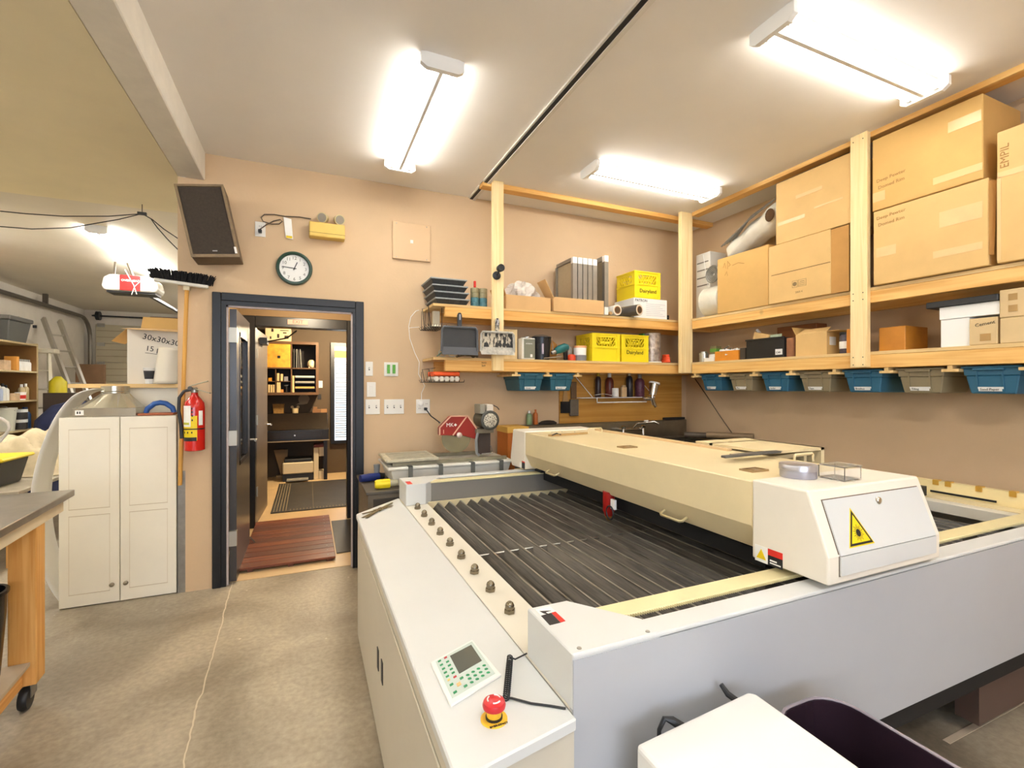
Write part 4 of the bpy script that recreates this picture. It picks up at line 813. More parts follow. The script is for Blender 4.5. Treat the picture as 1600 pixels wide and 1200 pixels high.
# milk crates
CY_ = M('crate_yellow', (250, 224, 34), .45, noise=(5, .04))
def crate(label, x0, x1, y0, y1, z, h=.255):
    t = thing('milk_crate', label, 'crate', ((x0 + x1) / 2, (y0 + y1) / 2, z)); th = .012
    f = MB(); zl, zh = z + h * .50, z + h * .86
    for za, zc in ((z, zl - .0), (zh, z + h)):
        f.box((x0, y0, za), (x1, y0 + th, zc)).box((x0, y1 - th, za), (x1, y1, zc)).box((x0, y0 + th, za), (x0 + th, y1 - th, zc)).box((x1 - th, y0 + th, za), (x1, y1 - th, zc))
    c = .045
    for xa in (x0, x1 - c):
        for ya in (y0, y1 - c): f.box((xa, ya, zl), (xa + c, ya + c, zh))
    f.box((x0 + th, y0 + th, z), (x1 - th, y1 - th, z + .01)); f.build('shell', CY_, t)
    f = MB(); f.box((x0 - .006, y0 - .006, z + h - .012), (x1 + .006, y0, z + h)).box((x0 - .006, y0 - .006, zl - .006), (x1 + .006, y0, zl + .006)).box((x0 - .006, y0, z + h - .012), (x0, y1, z + h)).box((x0 - .006, y0, zl - .006), (x0, y1, zl + .006)).box((x0 - .004, y0 - .004, z), (x0 + .03, y0, z + h)).box((x1 - .03, y0 - .004, z), (x1 + .004, y0, z + h)); f.build('rim', CY_, t)
    hz = zh - zl
    def lattice(P, n, ln, front=False):
        lt = MB()
        for k in range(n):
            for s in (-1, 1):
                u0 = ln * (k + .5) / n; u1 = u0 + s * hz * .7
                uu = max(0, min(ln, u1)); f_ = (uu - u0) / (u1 - u0)
                lt.bar(P(u0, zl), P(uu, zl + hz * f_), .006, .008)
        if front:
            xm = (x0 + x1) / 2
            for s in (-1, 1): lt.box((xm + s * .055 - .004, y0, zh - .05), (xm + s * .055 + .004, y0 + th, zh))
            lt.box((xm - .055, y0, zh - .054), (xm + .055, y0 + th, zh - .046))
        lt.build('lattice', CY_, t)
    ln = x1 - x0 - 2 * c; lattice(lambda u, zz: (x0 + c + u, y0 + th / 2, zz), 7, ln, True)
    lattice(lambda u, zz: (x0 + c + u, y1 - th / 2, zz), 7, ln)
    l2_ = y1 - y0 - 2 * c; lattice(lambda u, zz: (x0 + th / 2, y0 + c + u, zz), 6, l2_); lattice(lambda u, zz: (x1 - th / 2, y0 + c + u, zz), 6, l2_)
    return t
ca = crate('yellow milk crate on top of the white carton', 2.83, 3.13, FY + .0, 3.90, UB + .193)
text('Dairyland', (2.885, FY - .001, UB + .245), (1, 0, 0), (0, 0, 1), .052, INK, ca)
cb_ = crate('yellow milk crate turned with its blank side out on the lower shelf', 2.36, 2.655, FY, 3.90, WB + .001)
cc_ = crate('yellow milk crate with lettering in front on the lower shelf', 2.68, 2.985, FY, 3.90, WB + .001)
text('Dairyland', (2.735, FY - .001, WB + .075), (1, 0, 0), (0, 0, 1), .05, INK, cc_)
wcx = thing('white_carton', 'white carton with printed paper under the yellow milk crate', 'box', (2.98, 3.75, UB + .001))
MB().box((2.815, FY - .005, UB + .001), (3.215, 3.92, UB + .19)).build('carton', WLAB, wcx, bev=.003)
pr = MB()
for k in range(7): pr.box((2.96, FY - .0062, UB + .03 + .018 * k), (3.19 - .03 * (k % 3), FY - .0052, UB + .033 + .018 * k))
pr.build('print_lines', M('print_lilac', (196, 190, 200), .7), wcx); text('PATRON', (2.83, FY - .006, UB + .155), (1, 0, 0), (0, 0, 1), .036, INK, wcx, 'handwriting', .0003)
def cyl_roll(label, a, b, r, m, core, name='film_roll'):
    a, b = Vector(a), Vector(b); ax = (b - a).normalized(); t = thing(name, label, 'roll', (a.x, a.y, a.z - r))
    MB().tube([a, b], r, 22).build('film', m, t, smooth=True)
    MB().tube([a - ax * .001, a + ax * .002], r * .97, 22).build('film_edge', M('film_edge_pale', (226, 214, 190), .5), t)
    MB().tube([a - ax * .003, a + ax * .002], core * 1.18, 18).build('core', M('core_brown', (176, 120, 62), .7), t); MB().tube([a - ax * .004, a + ax * .003], core, 16).build('core_hole', M('hole_brown', None), t)
    return t
zR = UB + .001
cyl_roll('white film roll with an open brown core', (2.60, FY - .045, zR + .050), (2.588, 3.88, zR + .050), .048, WLAB, .030)
cyl_roll('dark grey film roll lying across the shelf edge', (2.79, FY - .12, zR + .053), (2.708, FY + .20, zR + .053), .051, M('film_dark', (78, 76, 74), .2), .030)
one(MB().tube([(2.526, FY - .05, zR + .016), (2.526, 3.8, zR + .016)], .0150, 14), 'cardboard_tube', M('core_card', None), 'thin cardboard tube tucked under the white film roll', 'tube', smooth=True)
one(MB().box((3.225, FY + .02, zR), (3.265, FY + .1, zR + .05)), 'dark_block', BLKPL, 'small dark block against the corner post on the upper shelf', 'block', bev=.003)

# ------------------------------------------------------------------ lower sink shelf
lz = WB + .001
def dustpan(label, a, b, m, m2, hk=.0005):
    p, q = pY(*a, SY - .07), pY(*b, SY - .07); xc = (p.x + q.x) / 2; hw = (q.x - p.x) / 2
    t = thing('dustpan', label, 'dustpan', (xc, SY - .05, q.z)); y = SY - .062
    pan = MB().prism([(xc - hw, q.z + .012), (xc + hw, q.z + .012), (xc + hw * .97, p.z - .02), (xc + hw * .88, p.z), (xc - hw * .88, p.z), (xc - hw * .97, p.z - .02)], 'y', y, y + .006)
    pan.build('pan', m, t, bev=.002)
    rim = [(xc - hw, y - .012, q.z + .012), (xc - hw * .97, y - .012, p.z - .02), (xc - hw * .88, y - .012, p.z), (xc + hw * .88, y - .012, p.z), (xc + hw * .97, y - .012, p.z - .02), (xc + hw, y - .012, q.z + .012)]
    MB().tube(rim, .010, 6).build('rim', m2, t, smooth=True)
    MB().hexa([(xc - hw, y - .03, q.z - .012), (xc + hw, y - .03, q.z - .012), (xc + hw, y - .02, q.z - .012), (xc - hw, y - .02, q.z - .012), (xc - hw, y - .004, q.z + .05), (xc + hw, y - .004, q.z + .05), (xc + hw, y + .004, q.z + .05), (xc - hw, y + .004, q.z + .05)]).build('lip', m2, t)
    h = .115; MB().prism([(xc - .016, p.z - .005), (xc + .016, p.z - .005), (xc + .018, p.z + h * .8), (xc + .010, p.z + h), (xc - .010, p.z + h), (xc - .018, p.z + h * .8)], 'y', y - .012, y + .010).build('handle', m, t, bev=.004)
    MB().box((xc - .006, y - .0135, p.z + h * .5), (xc + .006, y - .0115, p.z + h * .88)).build('hang_hole', M('hole_grey', (170, 170, 176), .5), t)
    MB().tube([(xc, y + .01, p.z + h * .9), (xc, SY - hk, p.z + h * .92)], .003, 6).build('hook', STEEL, t)
    return t
dustpan('clean black dustpan hanging from the shelf rail', (690, 510), (746, 553), M('dustpan_black', (52, 53, 54), .45, noise=(9, .15)), M('dustpan_rim', (84, 86, 90), .4))
def plaster():
    m = bpy.data.materials.new('plaster_splashed'); m.use_nodes = True; nt = m.node_tree; b = nt.nodes['Principled BSDF']; L = nt.links.new
    tc = nt.nodes.new('ShaderNodeTexCoord'); mp = nt.nodes.new('ShaderNodeMapping'); mp.inputs['Scale'].default_value = (1, 1, .45); n = nt.nodes.new('ShaderNodeTexNoise'); n.inputs['Scale'].default_value = 42; n.inputs['Detail'].default_value = 6
    cr = nt.nodes.new('ShaderNodeValToRGB'); e = cr.color_ramp.elements; e[0].position = .47; e[0].color = rgb(54, 52, 50); e[1].position = .54; e[1].color = rgb(206, 196, 174)
    L(tc.outputs['Object'], mp.inputs[0]); L(mp.outputs[0], n.inputs['Vector']); L(n.outputs['Fac'], cr.inputs[0]); L(cr.outputs[0], b.inputs['Base Color']); b.inputs['Roughness'].default_value = .7
    return m
PLST = plaster()
dp2 = dustpan('black dustpan caked with pale plaster', (751, 518), (803, 553), PLST, M('plaster_grey', (176, 172, 160), .6, noise=(30, .3)), .041)
# odds and ends at the shelf end
gg = thing('safety_goggles', 'clear goggles and wire lying at the end of the lower shelf', 'goggles', (1.02, FY + .03, lz))
MB().tube([(1.05 + .032 * math.cos(k * .524), FY + .01, lz + .036 + .030 * math.sin(k * .524)) for k in range(12)], .004, 6, closed=True).tube([(.975 + .028 * math.cos(k * .524), FY + .03, lz + .034 + .028 * math.sin(k * .524)) for k in range(12)], .004, 6, closed=True).build('lens_rim', M('goggle_grey', (176, 176, 160), .3), gg)
MB().tube([(.93, FY + .02, lz + .01), (.96, FY + .03, lz + .03), (1.0, FY + .05, lz + .06), (1.03, FY + .06, lz + .08)], .005, 6).build('strap', M('strap_green', (92, 116, 92), .5), gg)
def cloth(u, v): return Vector((1.10 + .16 * u, FY - .03 + .12 * v, lz + .004 + .028 * abs(math.sin(u * 9 + v * 4)) * (1 - .5 * v) + .02 * math.sin(u * 3.1)))
one(MB().grid(cloth, 20, 10), 'work_glove', M('glove_brown', (120, 102, 76), .8, noise=(30, .25)), 'crumpled brown work glove lying below the black dustpan', 'glove', solid=.006)
one(MB().box((1.50, FY + .09, lz), (1.655, FY + .11, 1.945)), 'wood_plank', PALEW, 'short pale plank standing behind the plastered dustpan', 'plank', bev=.002)
cn = thing('paint_can', 'square grey labelled paint can on the lower shelf', 'can', (1.728, FY + .06, lz))
MB(True).box((-.062, -.045, 0), (.062, .05, .185)).build('body', M('can_white', (232, 228, 218), .4), cn, bev=.006); MB(True).box((-.045, -.0465, .012), (.060, -.0452, .175)).build('label', M('label_greygreen', (128, 128, 110), .5), cn)
MB(True).lathe([(.05, .185), (.05, .195), (.045, .197)], (0, .0, 0), 20).build('lid', STEEL, cn, smooth=True); MB(True).box((.015, -.048, .02), (.035, -.0466, .045)).build('barcode', WLAB, cn)
text('INTERIOR', Vector((1.70, FY + .0132, lz + .13)), (1, 0, 0), (0, 0, 1), .014, WLAB, cn)
bk = thing('black_bucket', 'black bucket with a wire handle on the lower shelf', 'bucket', (1.885, FY + .09, lz))
MB(True).lathe([(.075, 0), (.088, .195), (.092, .197), (.092, .203), (.082, .203), (.070, .01), (.001, .01)], (0, 0, 0), 28).build('body', M('bucket_black', (28, 30, 34), .35), bk, smooth=True)
MB(True).tube([(-.09, 0, .20), (-.06, -.01, .215), (0, -.02, .222), (.06, -.01, .215), (.092, 0, .2), (.10, -.03, .14), (.098, -.04, .08)], .003, 6).build('handle', STEEL, bk); MB(True).box((-.035, -.0875, .05), (-.018, -.08, .14)).build('label', M('label_lilac', (170, 160, 176), .5), bk)
one(MB().hexa([(1.99, FY + .16, lz + .0), (2.10, FY + .20, lz), (2.10, FY + .205, lz), (1.99, FY + .165, lz), (1.985, FY + .16, lz + .22), (2.11, FY + .21, lz + .16), (2.11, FY + .215, lz + .16), (1.985, FY + .165, lz + .22)]), 'cardboard_piece', CARDD, 'torn cardboard piece standing behind the teal drill', 'cardboard')
dr_ = thing('power_drill', 'teal cordless drill lying on the lower shelf', 'drill', (2.05, FY + .03, lz))
MB().tube([(1.99, FY + .02, lz + .075), (2.03, FY + .02, lz + .095), (2.09, FY + .03, lz + .115), (2.12, FY + .03, lz + .115)], [.026, .036, .038, .028], 14).build('motor_housing', M('drill_teal', (24, 104, 104), .45), dr_, smooth=True)
MB().tube([(2.09, FY + .03, lz + .11), (2.11, FY + .05, lz + .04), (2.12, FY + .06, lz + .016)], [.024, .02, .024], 12).build('grip', BLKPL, dr_, smooth=True); MB().tube([(1.99, FY + .02, lz + .075), (1.96, FY + .015, lz + .065), (1.95, FY + .013, lz + .06)], [.02, .018, .012], 12).build('chuck', STEEL, dr_, smooth=True)
one(MB().bar((1.86, FY - .012, lz + .012), (2.03, FY - .008, lz + .03), .014, .012), 'wrench', STEEL, 'steel wrench lying in front of the black bucket', 'wrench', bev=.003)
one(MB().lathe([(.035, 0), (.035, .045), (.024, .055), (.001, .055)], (2.155, FY + .02, lz), 18), 'red_tin', M('tin_red_orange', (226, 74, 36), .45), 'low red orange tin in front of the teal drill', 'tin', smooth=True)
one(MB().box((2.145, FY + .07, lz), (2.19, FY + .11, lz + .13)), 'grey_canister', M('canister_grey', (140, 136, 126), .5, noise=(20, .2)), 'narrow grey canister behind the red orange tin', 'canister', bev=.006)
tl = thing('putty_tub', 'grey tub with a white label and orange band stacked by the crate', 'tub', (2.265, FY + .06, lz))
MB(True).lathe([(.058, 0), (.060, .05), (.058, .052)], (0, 0, 0), 24).build('lower_tub', M('tub_grey', (134, 134, 136), .5), tl, smooth=True); MB(True).lathe([(.056, .053), (.059, .115), (.057, .12)], (0, 0, 0), 24).build('upper_tub', WLAB, tl, smooth=True); MB(True).lathe([(.0605, .118), (.0605, .134), (.058, .136), (.001, .136)], (0, 0, 0), 24).build('lid', M('lid_orange', (236, 172, 120), .5), tl, smooth=True)
wr = thing('wrapped_roll', 'foil wrapped roll with a green edge beside the corner post', 'roll', (3.10, FY + .09, lz))
MB(True).lathe([(.085, .012), (.088, .015), (.09, .285), (.087, .29)], (0, 0, 0), 26).build('foil', M('foil_crumpled', (170, 158, 148), .28, .5, noise=(26, .5), bump=.9, bscale=30), wr, smooth=True)
MB(True).lathe([(.10, 0), (.10, .010)], (0, 0, 0), 26).build('saucer', WLAB, wr); MB(True).box((-.112, -.01, .012), (-.088, .05, .285)).build('green_edge', M('green_plastic', (62, 138, 58), .5), wr)
oc = thing('orange_coil', 'red orange coil beside the corner post on the lower shelf', 'rope', (3.245, FY + .05, lz))  # unidentified red-orange thing, modelled as a coil
for k in range(5): MB().tube([(3.248 + (.022 - .002 * k) * math.cos(q * .524), FY + .05 + (.055 - .004 * k) * math.sin(q * .524), lz + .012 + .016 * k) for q in range(12)], .009, 6, closed=True).build('coil', M('cord_orange', (236, 84, 40), .5), oc, smooth=True)

# ------------------------------------------------------------------ wire baskets at the shelf end with what they hold
WIRE = M('wire_black', (44, 42, 42), .4, .5)
def basket(label, x0, x1, y0, y1, zt, zb_):
    t = thing('wire_basket', label, 'basket', ((x0 + x1) / 2, (y0 + y1) / 2, zb_)); r = .0022
    for k in range(6):
        y = y0 + (y1 - y0) * k / 5; MB().tube([(x1, y, zb_), (x0, y, zb_), (x0 - .01, y, zb_ + .02)], r, 5).build('floor_wire', WIRE, t)
    for k in range(8):
        x = x0 + (x1 - x0) * k / 7; MB().tube([(x, y0 - .008, zb_ + .018), (x, y0, zb_ + .001), (x, y1, zb_ + .001)], r, 5).build('cross_wire', WIRE, t)
    for k in range(5):
        x = x0 + .01 + (x1 - x0 - .02) * k / 4; MB().tube([(x, y1, zb_), (x, y1, zt)], r, 5).build('back_wire', WIRE, t)
    for y in (y0 + .06, y1 - .03):
        MB().tube([(x0 + .03, y, zb_), (x0 + .01, y, zt + .018), (x0 + .06, y, zt + .024), (x0 + .06, y, zt + .021)], r * 1.4, 5).build('hanger', WIRE, t)
        MB().tube([(x1 - .02, y, zb_), (x1 - .02, y, zt)], r * 1.4, 5).build('hanger', WIRE, t)
    return t
ba = basket('upper wire basket hooked on the shelf end', .86, 1.0, 3.62, 3.92, U1, 1.925)
bb = basket('lower wire basket hooked on the shelf end full of orange tubes', .86, 1.14, 3.60, 3.92, W0, 1.49)
one(MB().box((.90, 3.66, 1.930), (.968, 3.88, 1.945)), 'paper_stack', M('paper_cream', (226, 216, 190), .7), 'stack of pale papers in the upper wire basket', 'papers'); one(MB().box((.93, 3.76, 1.947), (.985, 3.80, 2.07)), 'spray_carton', M('paper_cream', None), 'tall pale carton standing in the upper wire basket', 'carton')
for k in range(5):
    x = .920 + .042 * k
    t = thing('caulk_tube', 'white sealant tube lying in the lower wire basket', 'sealant tube', (x, 3.7, 1.494), 0, 'sealant tubes in the lower wire basket')
    MB().tube([(x, 3.62, 1.516), (x, 3.84, 1.516)], .0205, 14).build('barrel', M('caulk_white', (216, 208, 192), .4, noise=(30, .2)), t, smooth=True); MB().tube([(x, 3.84, 1.518), (x, 3.90, 1.518)], [.012, .004], 8).build('nozzle', M('caulk_white', None), t)
for k in range(4):
    y = 3.64 + .055 * k
    one(MB().tube([(.90, y, 1.556), (1.112, y, 1.556)], .017, 12), 'orange_tube', M('tube_orange', (240, 92, 34), .45), 'bright orange tube lying across the sealant tubes', 'tube', 'orange tubes in the lower wire basket', smooth=True)
# ------------------------------------------------------------------ tool bench and tile saw behind the machine
BEN = M('bench_dark', (86, 78, 66), .5, noise=(9, .12))
bn = thing('tool_chest', 'dark grey tool chest behind the machine carrying the tile saw', 'tool chest', (1.1, 3.6, 0))
MB().box((.366, 3.27, 0.0), (1.75, 3.93, .728)).build('body', M('bench_side', (110, 98, 80), .5, noise=(6, .1)), bn)
MB().box((.352, 3.255, .730), (1.76, 3.95, .75)).build('top', BEN, bn, bev=.003)
for k in range(4): MB().box((.40 + .33 * k, 3.262, .50), (.70 + .33 * k, 3.27, .70)).build('drawer', M('drawer_dark', (62, 56, 50), .45), bn, bev=.003)
BZ2 = .751
GREYS = M('strap_grey', (104, 104, 96), .6, noise=(30, .15)); TRW = M('tray_white', (222, 218, 206), .5, noise=(8, .05))
sw = thing('tile_saw', 'red guarded tile saw on a white water tray with grey straps', 'tile saw', (1.0, 3.6, BZ2))
x0, x1, y0, y1, zt = .52, 1.46, 3.36, 3.84, .885
MB().hexa([(x0 + .04, y0 + .03, BZ2), (x1 - .04, y0 + .03, BZ2), (x1 - .04, y1 - .03, BZ2), (x0 + .04, y1 - .03, BZ2), (x0 + .01, y0 + .008, zt - .02), (x1 - .01, y0 + .008, zt - .02), (x1 - .01, y1 - .008, zt - .02), (x0 + .01, y1 - .008, zt - .02)]).build('water_tray', TRW, sw, bev=.006)
MB().box((x0 - .012, y0 - .012, zt - .02), (x1 + .012, y1 + .012, zt)).build('tray_rim', TRW, sw, bev=.006)
for px_ in (686, 723, 772, 811):
    x = pY(px_ - 4, 735, y0 - .015).x if px_ < 800 else 1.40
for x in (.665, .885, 1.13, 1.36): MB().box((x - .016, y0 - .016, BZ2 + .01), (x + .016, y0 - .0125, zt + .004)).box((x - .016, y0 - .016, zt + .0005), (x + .016, y0 + .06, zt + .004)).build('strap', GREYS, sw)
MB().box((x0 + .03, y0 + .05, zt + .001), (x1 - .03, y0 + .085, zt + .026)).box((x0 + .03, y1 - .10, zt + .001), (x1 - .03, y1 - .065, zt + .026)).build('slide_rail', M('rail_dirty', (140, 132, 108), .45, .4, noise=(14, .2)), sw)
ct = MB().box((x0 - .02, y0 + .02, zt + .03), (x0 + .36, y1 - .06, zt + .052)).build('cutting_table', M('table_dirty', (188, 180, 156), .6, noise=(18, .18)), sw, bev=.006)
MB().box((x0 - .01, y0 + .03, zt + .027), (x0 + .34, y1 - .07, zt + .0295)).build('table_pad', BLKPL, sw)
for k in range(6): MB().box((x0 + .02, y0 + .06 + .055 * k, zt + .052), (x0 + .33, y0 + .064 + .055 * k, zt + .0535)).build('groove', GREYS, ct)
SB = 3.58
bc = pY(713, 684, SB)
MB().lathe([(.001, -.0015), (.118, -.0015), (.118, .0015), (.001, .0015)], (bc.x, SB, bc.z - .0), 48, 'y').build('blade', M('blade_steel', (186, 176, 140), .25, .8, noise=(5, .2)), sw)
def G(x, y): p = pY(655 + x / 10, 620 + y / 10, SB - .02); return (p.x, p.z)
gd = MB().prism([G(315, 600), G(315, 480), G(490, 300), G(750, 300), G(925, 550), G(905, 670), G(680, 605), G(520, 605)], 'y', SB - .03, SB + .03).build('blade_guard', M('guard_red', (150, 34, 20), .4, noise=(6, .05)), sw, bev=.004)
SIL = M('edge_pink_worn', (222, 170, 140), .5)
ed = MB(); pts = [G(315, 600), G(315, 480), G(490, 300), G(750, 300), G(925, 550)]
for a, b in zip(pts[:-1], pts[1:]): ed.bar((a[0], SB - .031, a[1]), (b[0], SB - .031, b[1]), .010, .006, up=(0, 1, 0))
a, b = G(520, 600), G(740, 300); ed.bar((a[0], SB - .031, a[1]), (b[0], SB - .031, b[1]), .010, .006, up=(0, 1, 0)); ed.build('guard_edge', SIL, gd)
p = G(415, 468); text('MK', (p[0], SB - .0305, p[1]), (1, 0, 0), (0, 0, 1), .042, WLAB, gd)
p = G(545, 438); q = .012; MB().prism([(p[0] - q * .4, p[1]), (p[0] + q * .6, p[1] - q), (p[0] + q * 1.7, p[1]), (p[0] + q * .6, p[1] + q)], 'y', SB - .0315, SB - .0305).build('logo_mark', WLAB, gd)
p = G(370, 575); MB().box((p[0], SB - .0312, p[1]), (p[0] + .006, SB - .0304, p[1] + .03)).build('arrow', SIL, gd)
p = G(615, 595); MB().lathe([(.022, 0), (.022, -.014), (.014, -.018), (.001, -.018)], (p[0], SB - .031, p[1]), 18, 'y').build('arbor_cap', M('cap_pink', (214, 196, 184), .35, .5), sw, smooth=True)
mp_ = pY(655 + 1090 / 10, 620 + 365 / 10, SB - .08)
mt = MB().lathe([(.072, .0), (.072, .20), (.055, .23), (.02, .235)], (mp_.x, SB - .10, mp_.z), 26, 'y').build('motor', M('motor_green', (96, 98, 84), .4, .4, noise=(10, .15)), sw, smooth=True)
MB().lathe([(.076, .012), (.078, -.004), (.068, -.012), (.062, -.012)], (mp_.x, SB - .10, mp_.z), 28, 'y').build('motor_rim', M('motor_dark', (70, 70, 62), .45), mt, smooth=True)
def vents():
    m = bpy.data.materials.new('perforated_cap'); m.use_nodes = True; nt = m.node_tree; b = nt.nodes['Principled BSDF']; L = nt.links.new
    tc = nt.nodes.new('ShaderNodeTexCoord'); v = nt.nodes.new('ShaderNodeTexVoronoi'); v.inputs['Scale'].default_value = 95
    cr = nt.nodes.new('ShaderNodeValToRGB'); e = cr.color_ramp.elements; e[0].position = .32; e[0].color = rgb(40, 38, 34); e[1].position = .40; e[1].color = rgb(202, 194, 172)
    L(tc.outputs['Object'], v.inputs['Vector']); L(v.outputs['Distance'], cr.inputs[0]); L(cr.outputs[0], b.inputs['Base Color']); b.inputs['Roughness'].default_value = .5
    return m
MB().lathe([(.063, -.006), (.054, -.014), (.001, -.016)], (mp_.x, SB - .10, mp_.z), 26, 'y').build('motor_vent', vents(), mt, smooth=True)
MB().box((mp_.x - .075, SB - .08, mp_.z + .05), (mp_.x - .03, SB + .06, mp_.z + .125)).build('switch_box', M('switchbox_grey', (160, 156, 140), .45, .3), mt, bev=.004); MB().box((mp_.x - .018, SB - .09, mp_.z + .058), (mp_.x + .035, SB + .05, mp_.z + .125)).build('capacitor_box', M('box_pale', (214, 204, 190), .5), mt, bev=.006)
MB().tube([(mp_.x + .04, SB - .05, mp_.z + .12), (mp_.x + .08, SB - .06, mp_.z + .10), (mp_.x + .095, SB - .06, mp_.z + .08)], .004, 6).build('motor_handle', BLKPL, mt)
MB().box((mp_.x - .10, SB - .06, mp_.z - .105), (mp_.x + .05, SB + .08, mp_.z - .07)).build('motor_plate', M('plate_grey', (132, 124, 106), .4, .6, noise=(10, .15)), sw, bev=.004)
MB().box((mp_.x - .05, SB + .02, zt + .02), (mp_.x + .05, SB + .08, mp_.z - .105)).build('column', M('column_dark', (70, 56, 46), .5), sw)
MB().tube([(mp_.x - .085, SB - .05, mp_.z - .10), (mp_.x - .10, SB - .06, mp_.z - .16), (mp_.x - .095, SB - .06, zt + .04), (mp_.x - .075, SB - .06, zt + .028)], .012, 10).build('water_hose', M('hose_grey', (136, 136, 134), .35), sw, smooth=True)
MB().tube([(mp_.x - .05, SB - .05, zt + .035), (mp_.x + .04, SB - .07, zt + .04), (mp_.x + .02, SB - .06, zt + .10)], .004, 6).build('rod', STEEL, sw)
# cordless driver, yellow torch and black pieces on the chest
td = thing('angle_grinder', 'blue bodied angle grinder lying on the tool chest', 'grinder', (.45, 3.62, BZ2))
a, b = pZ(563, 748, BZ2 + .03), pZ(592, 744, BZ2 + .03)
MB().tube([a, a.lerp(b, .5), b], [.026, .03, .026], 14).build('body', M('grinder_blue', (32, 50, 116), .4), td, smooth=True); c = pZ(599, 744, BZ2 + .025); MB().tube([b, c], [.028, .022], 12).build('gear_head', BLKPL, td, smooth=True)
c = pZ(587, 735, BZ2 + .07); MB().tube([b + Vector((-.01, .03, .02)), b + Vector((-.012, .03, .085))], [.02, .024], 14).build('side_grip', M('grip_grey', (130, 130, 128), .45), td, smooth=True)
a = pZ(569, 736, BZ2 + .012); b = pZ(590, 731, BZ2 + .012); one(MB().bar(a, b, .03, .022).tube([b + Vector((-.09, .02, .012)), b + Vector((-.06, .03, .035)), b + Vector((-.02, .02, .03)), b], .006, 6), 'black_tool', BLKPL, 'small black handled tool behind the blue grinder', 'tool')
a, b = pZ(586, 757, BZ2 + .033), pZ(609, 755, BZ2 + .033)
tq = thing('yellow_torch', 'yellow torch lying on the tool chest corner', 'torch', (a.x, a.y, BZ2)); MB().tube([a, a.lerp(b, .15), b], [.026, .032, .029], 16).build('head', M('torch_yellow', (240, 214, 20), .45), tq, smooth=True)
for k in range(8):
    an = k * .785; o = Vector((0, math.cos(an), math.sin(an))) * .030; MB().bar(a.lerp(b, .3) + o, b + o, .004).build('grip_rib', M('torch_yellow', None), tq)
MB().tube([b, b + (b - a) * .55], [.024, .022], 14).build('body', M('torch_grey', (176, 168, 140), .45), tq, smooth=True)
# boxes and lamp cage beside the saw
ob_ = thing('orange_carton', 'orange carton with a pale yellow lid beside the tile saw', 'box', (1.60, 3.74, BZ2))
MB().box((1.545, 3.66, BZ2), (1.735, 3.90, 1.06)).build('carton', M('carton_orange', (196, 110, 40), .6, noise=(5, .08)), ob_); MB().box((1.54, 3.655, 1.061), (1.74, 3.905, 1.11)).build('lid', M('carton_yellow', (228, 180, 82), .6), ob_)
cg = thing('metal_pail', 'galvanised pail with a wire bail beside the orange carton', 'pail', (1.62, 3.53, BZ2))
MB(True).lathe([(.06, 0), (.078, .22), (.082, .222), (.082, .23), (.075, .23), (.058, .01), (.001, .01)], (0, 0, 0), 22).build('body', M('pail_grey', (150, 146, 132), .35, .5, noise=(10, .25)), cg, smooth=True)
MB(True).tube([(-.08, -.02, .22), (-.06, -.05, .27), (0, -.06, .29), (.06, -.05, .27), (.08, -.02, .22)], .004, 6).build('bail', STEEL, cg)
for an in (-2.2, -1.5, -.8): MB(True).tube([(.082 * math.cos(an), .082 * math.sin(an), .225), (.066 * math.cos(an), .066 * math.sin(an), .02)], .006, 6).build('band', WLAB, cg)
one(MB().box((1.50, 3.33, BZ2), (1.70, 3.43, BZ2 + .05)), 'wood_block', PALEW, 'pale wood block on the chest beside the tile saw', 'wood block', bev=.003)

# ------------------------------------------------------------------ sink corner
SNK = M('sink_steel', (142, 134, 118), .3, .85, noise=(7, .14))
pb = struct(MB().box((2.21, WY - .018, 1.0), (3.72, WY - .001, W0 - .005)).build('trim_6', wood('panel_orange_ply', (206, 154, 74), (184, 128, 52), 'x', .35, .5))); pb['label'] = 'varnished plywood splash panel above the sink'
sk = thing('utility_sink', 'stainless steel utility sink with a high splashback in the corner', 'sink', (2.75, 3.70, 0))
MB().box((1.80, WY - .075, .90), (3.74, WY - .02, 1.10)).build('splashback', SNK, sk, bev=.006)
zr = .93
MB().box((1.80, 3.36, zr - .03), (3.74, 3.40, zr)).box((1.80, 3.86, zr - .03), (3.74, 3.90, zr)).box((1.80, 3.40, zr - .03), (1.86, 3.86, zr)).box((3.66, 3.40, zr - .03), (3.74, 3.86, zr)).box((2.70, 3.40, zr - .03), (2.78, 3.86, zr)).build('rim', SNK, sk, bev=.008)
for xa, xb in ((1.86, 2.70), (2.78, 3.66)): MB().box((xa, 3.40, .60), (xb, 3.86, .61)).box((xa - .006, 3.394, .60), (xa, 3.866, zr - .03)).box((xb, 3.394, .60), (xb + .006, 3.866, zr - .03)).box((xa, 3.394, .60), (xb, 3.40, zr - .03)).box((xa, 3.86, .60), (xb, 3.866, zr - .03)).build('basin', SNK, sk)
for x, y in ((1.85, 3.38), (3.70, 3.38), (1.85, 3.88), (3.70, 3.88)): MB().tube([(x, y, 0), (x, y, zr - .03)], .02, 10).build('leg', SNK, sk)
fp = pY(982, 676, 3.88)
fa = MB().tube([(fp.x - .12, 3.90, 1.03), (fp.x - .12, 3.80, 1.03), (fp.x - .12, 3.80, .97)], .016, 10).tube([(fp.x + .12, 3.90, 1.03), (fp.x + .12, 3.80, 1.03), (fp.x + .12, 3.80, .97)], .016, 10).tube([(fp.x - .12, 3.82, 1.03), (fp.x + .12, 3.82, 1.03)], .017, 10).tube([(fp.x, 3.82, 1.03), (fp.x + .03, 3.78, 1.09), (fp.x + .14, 3.66, 1.11), (fp.x + .17, 3.63, 1.09)], .011, 10).build('faucet', CHROME, sk, smooth=True)
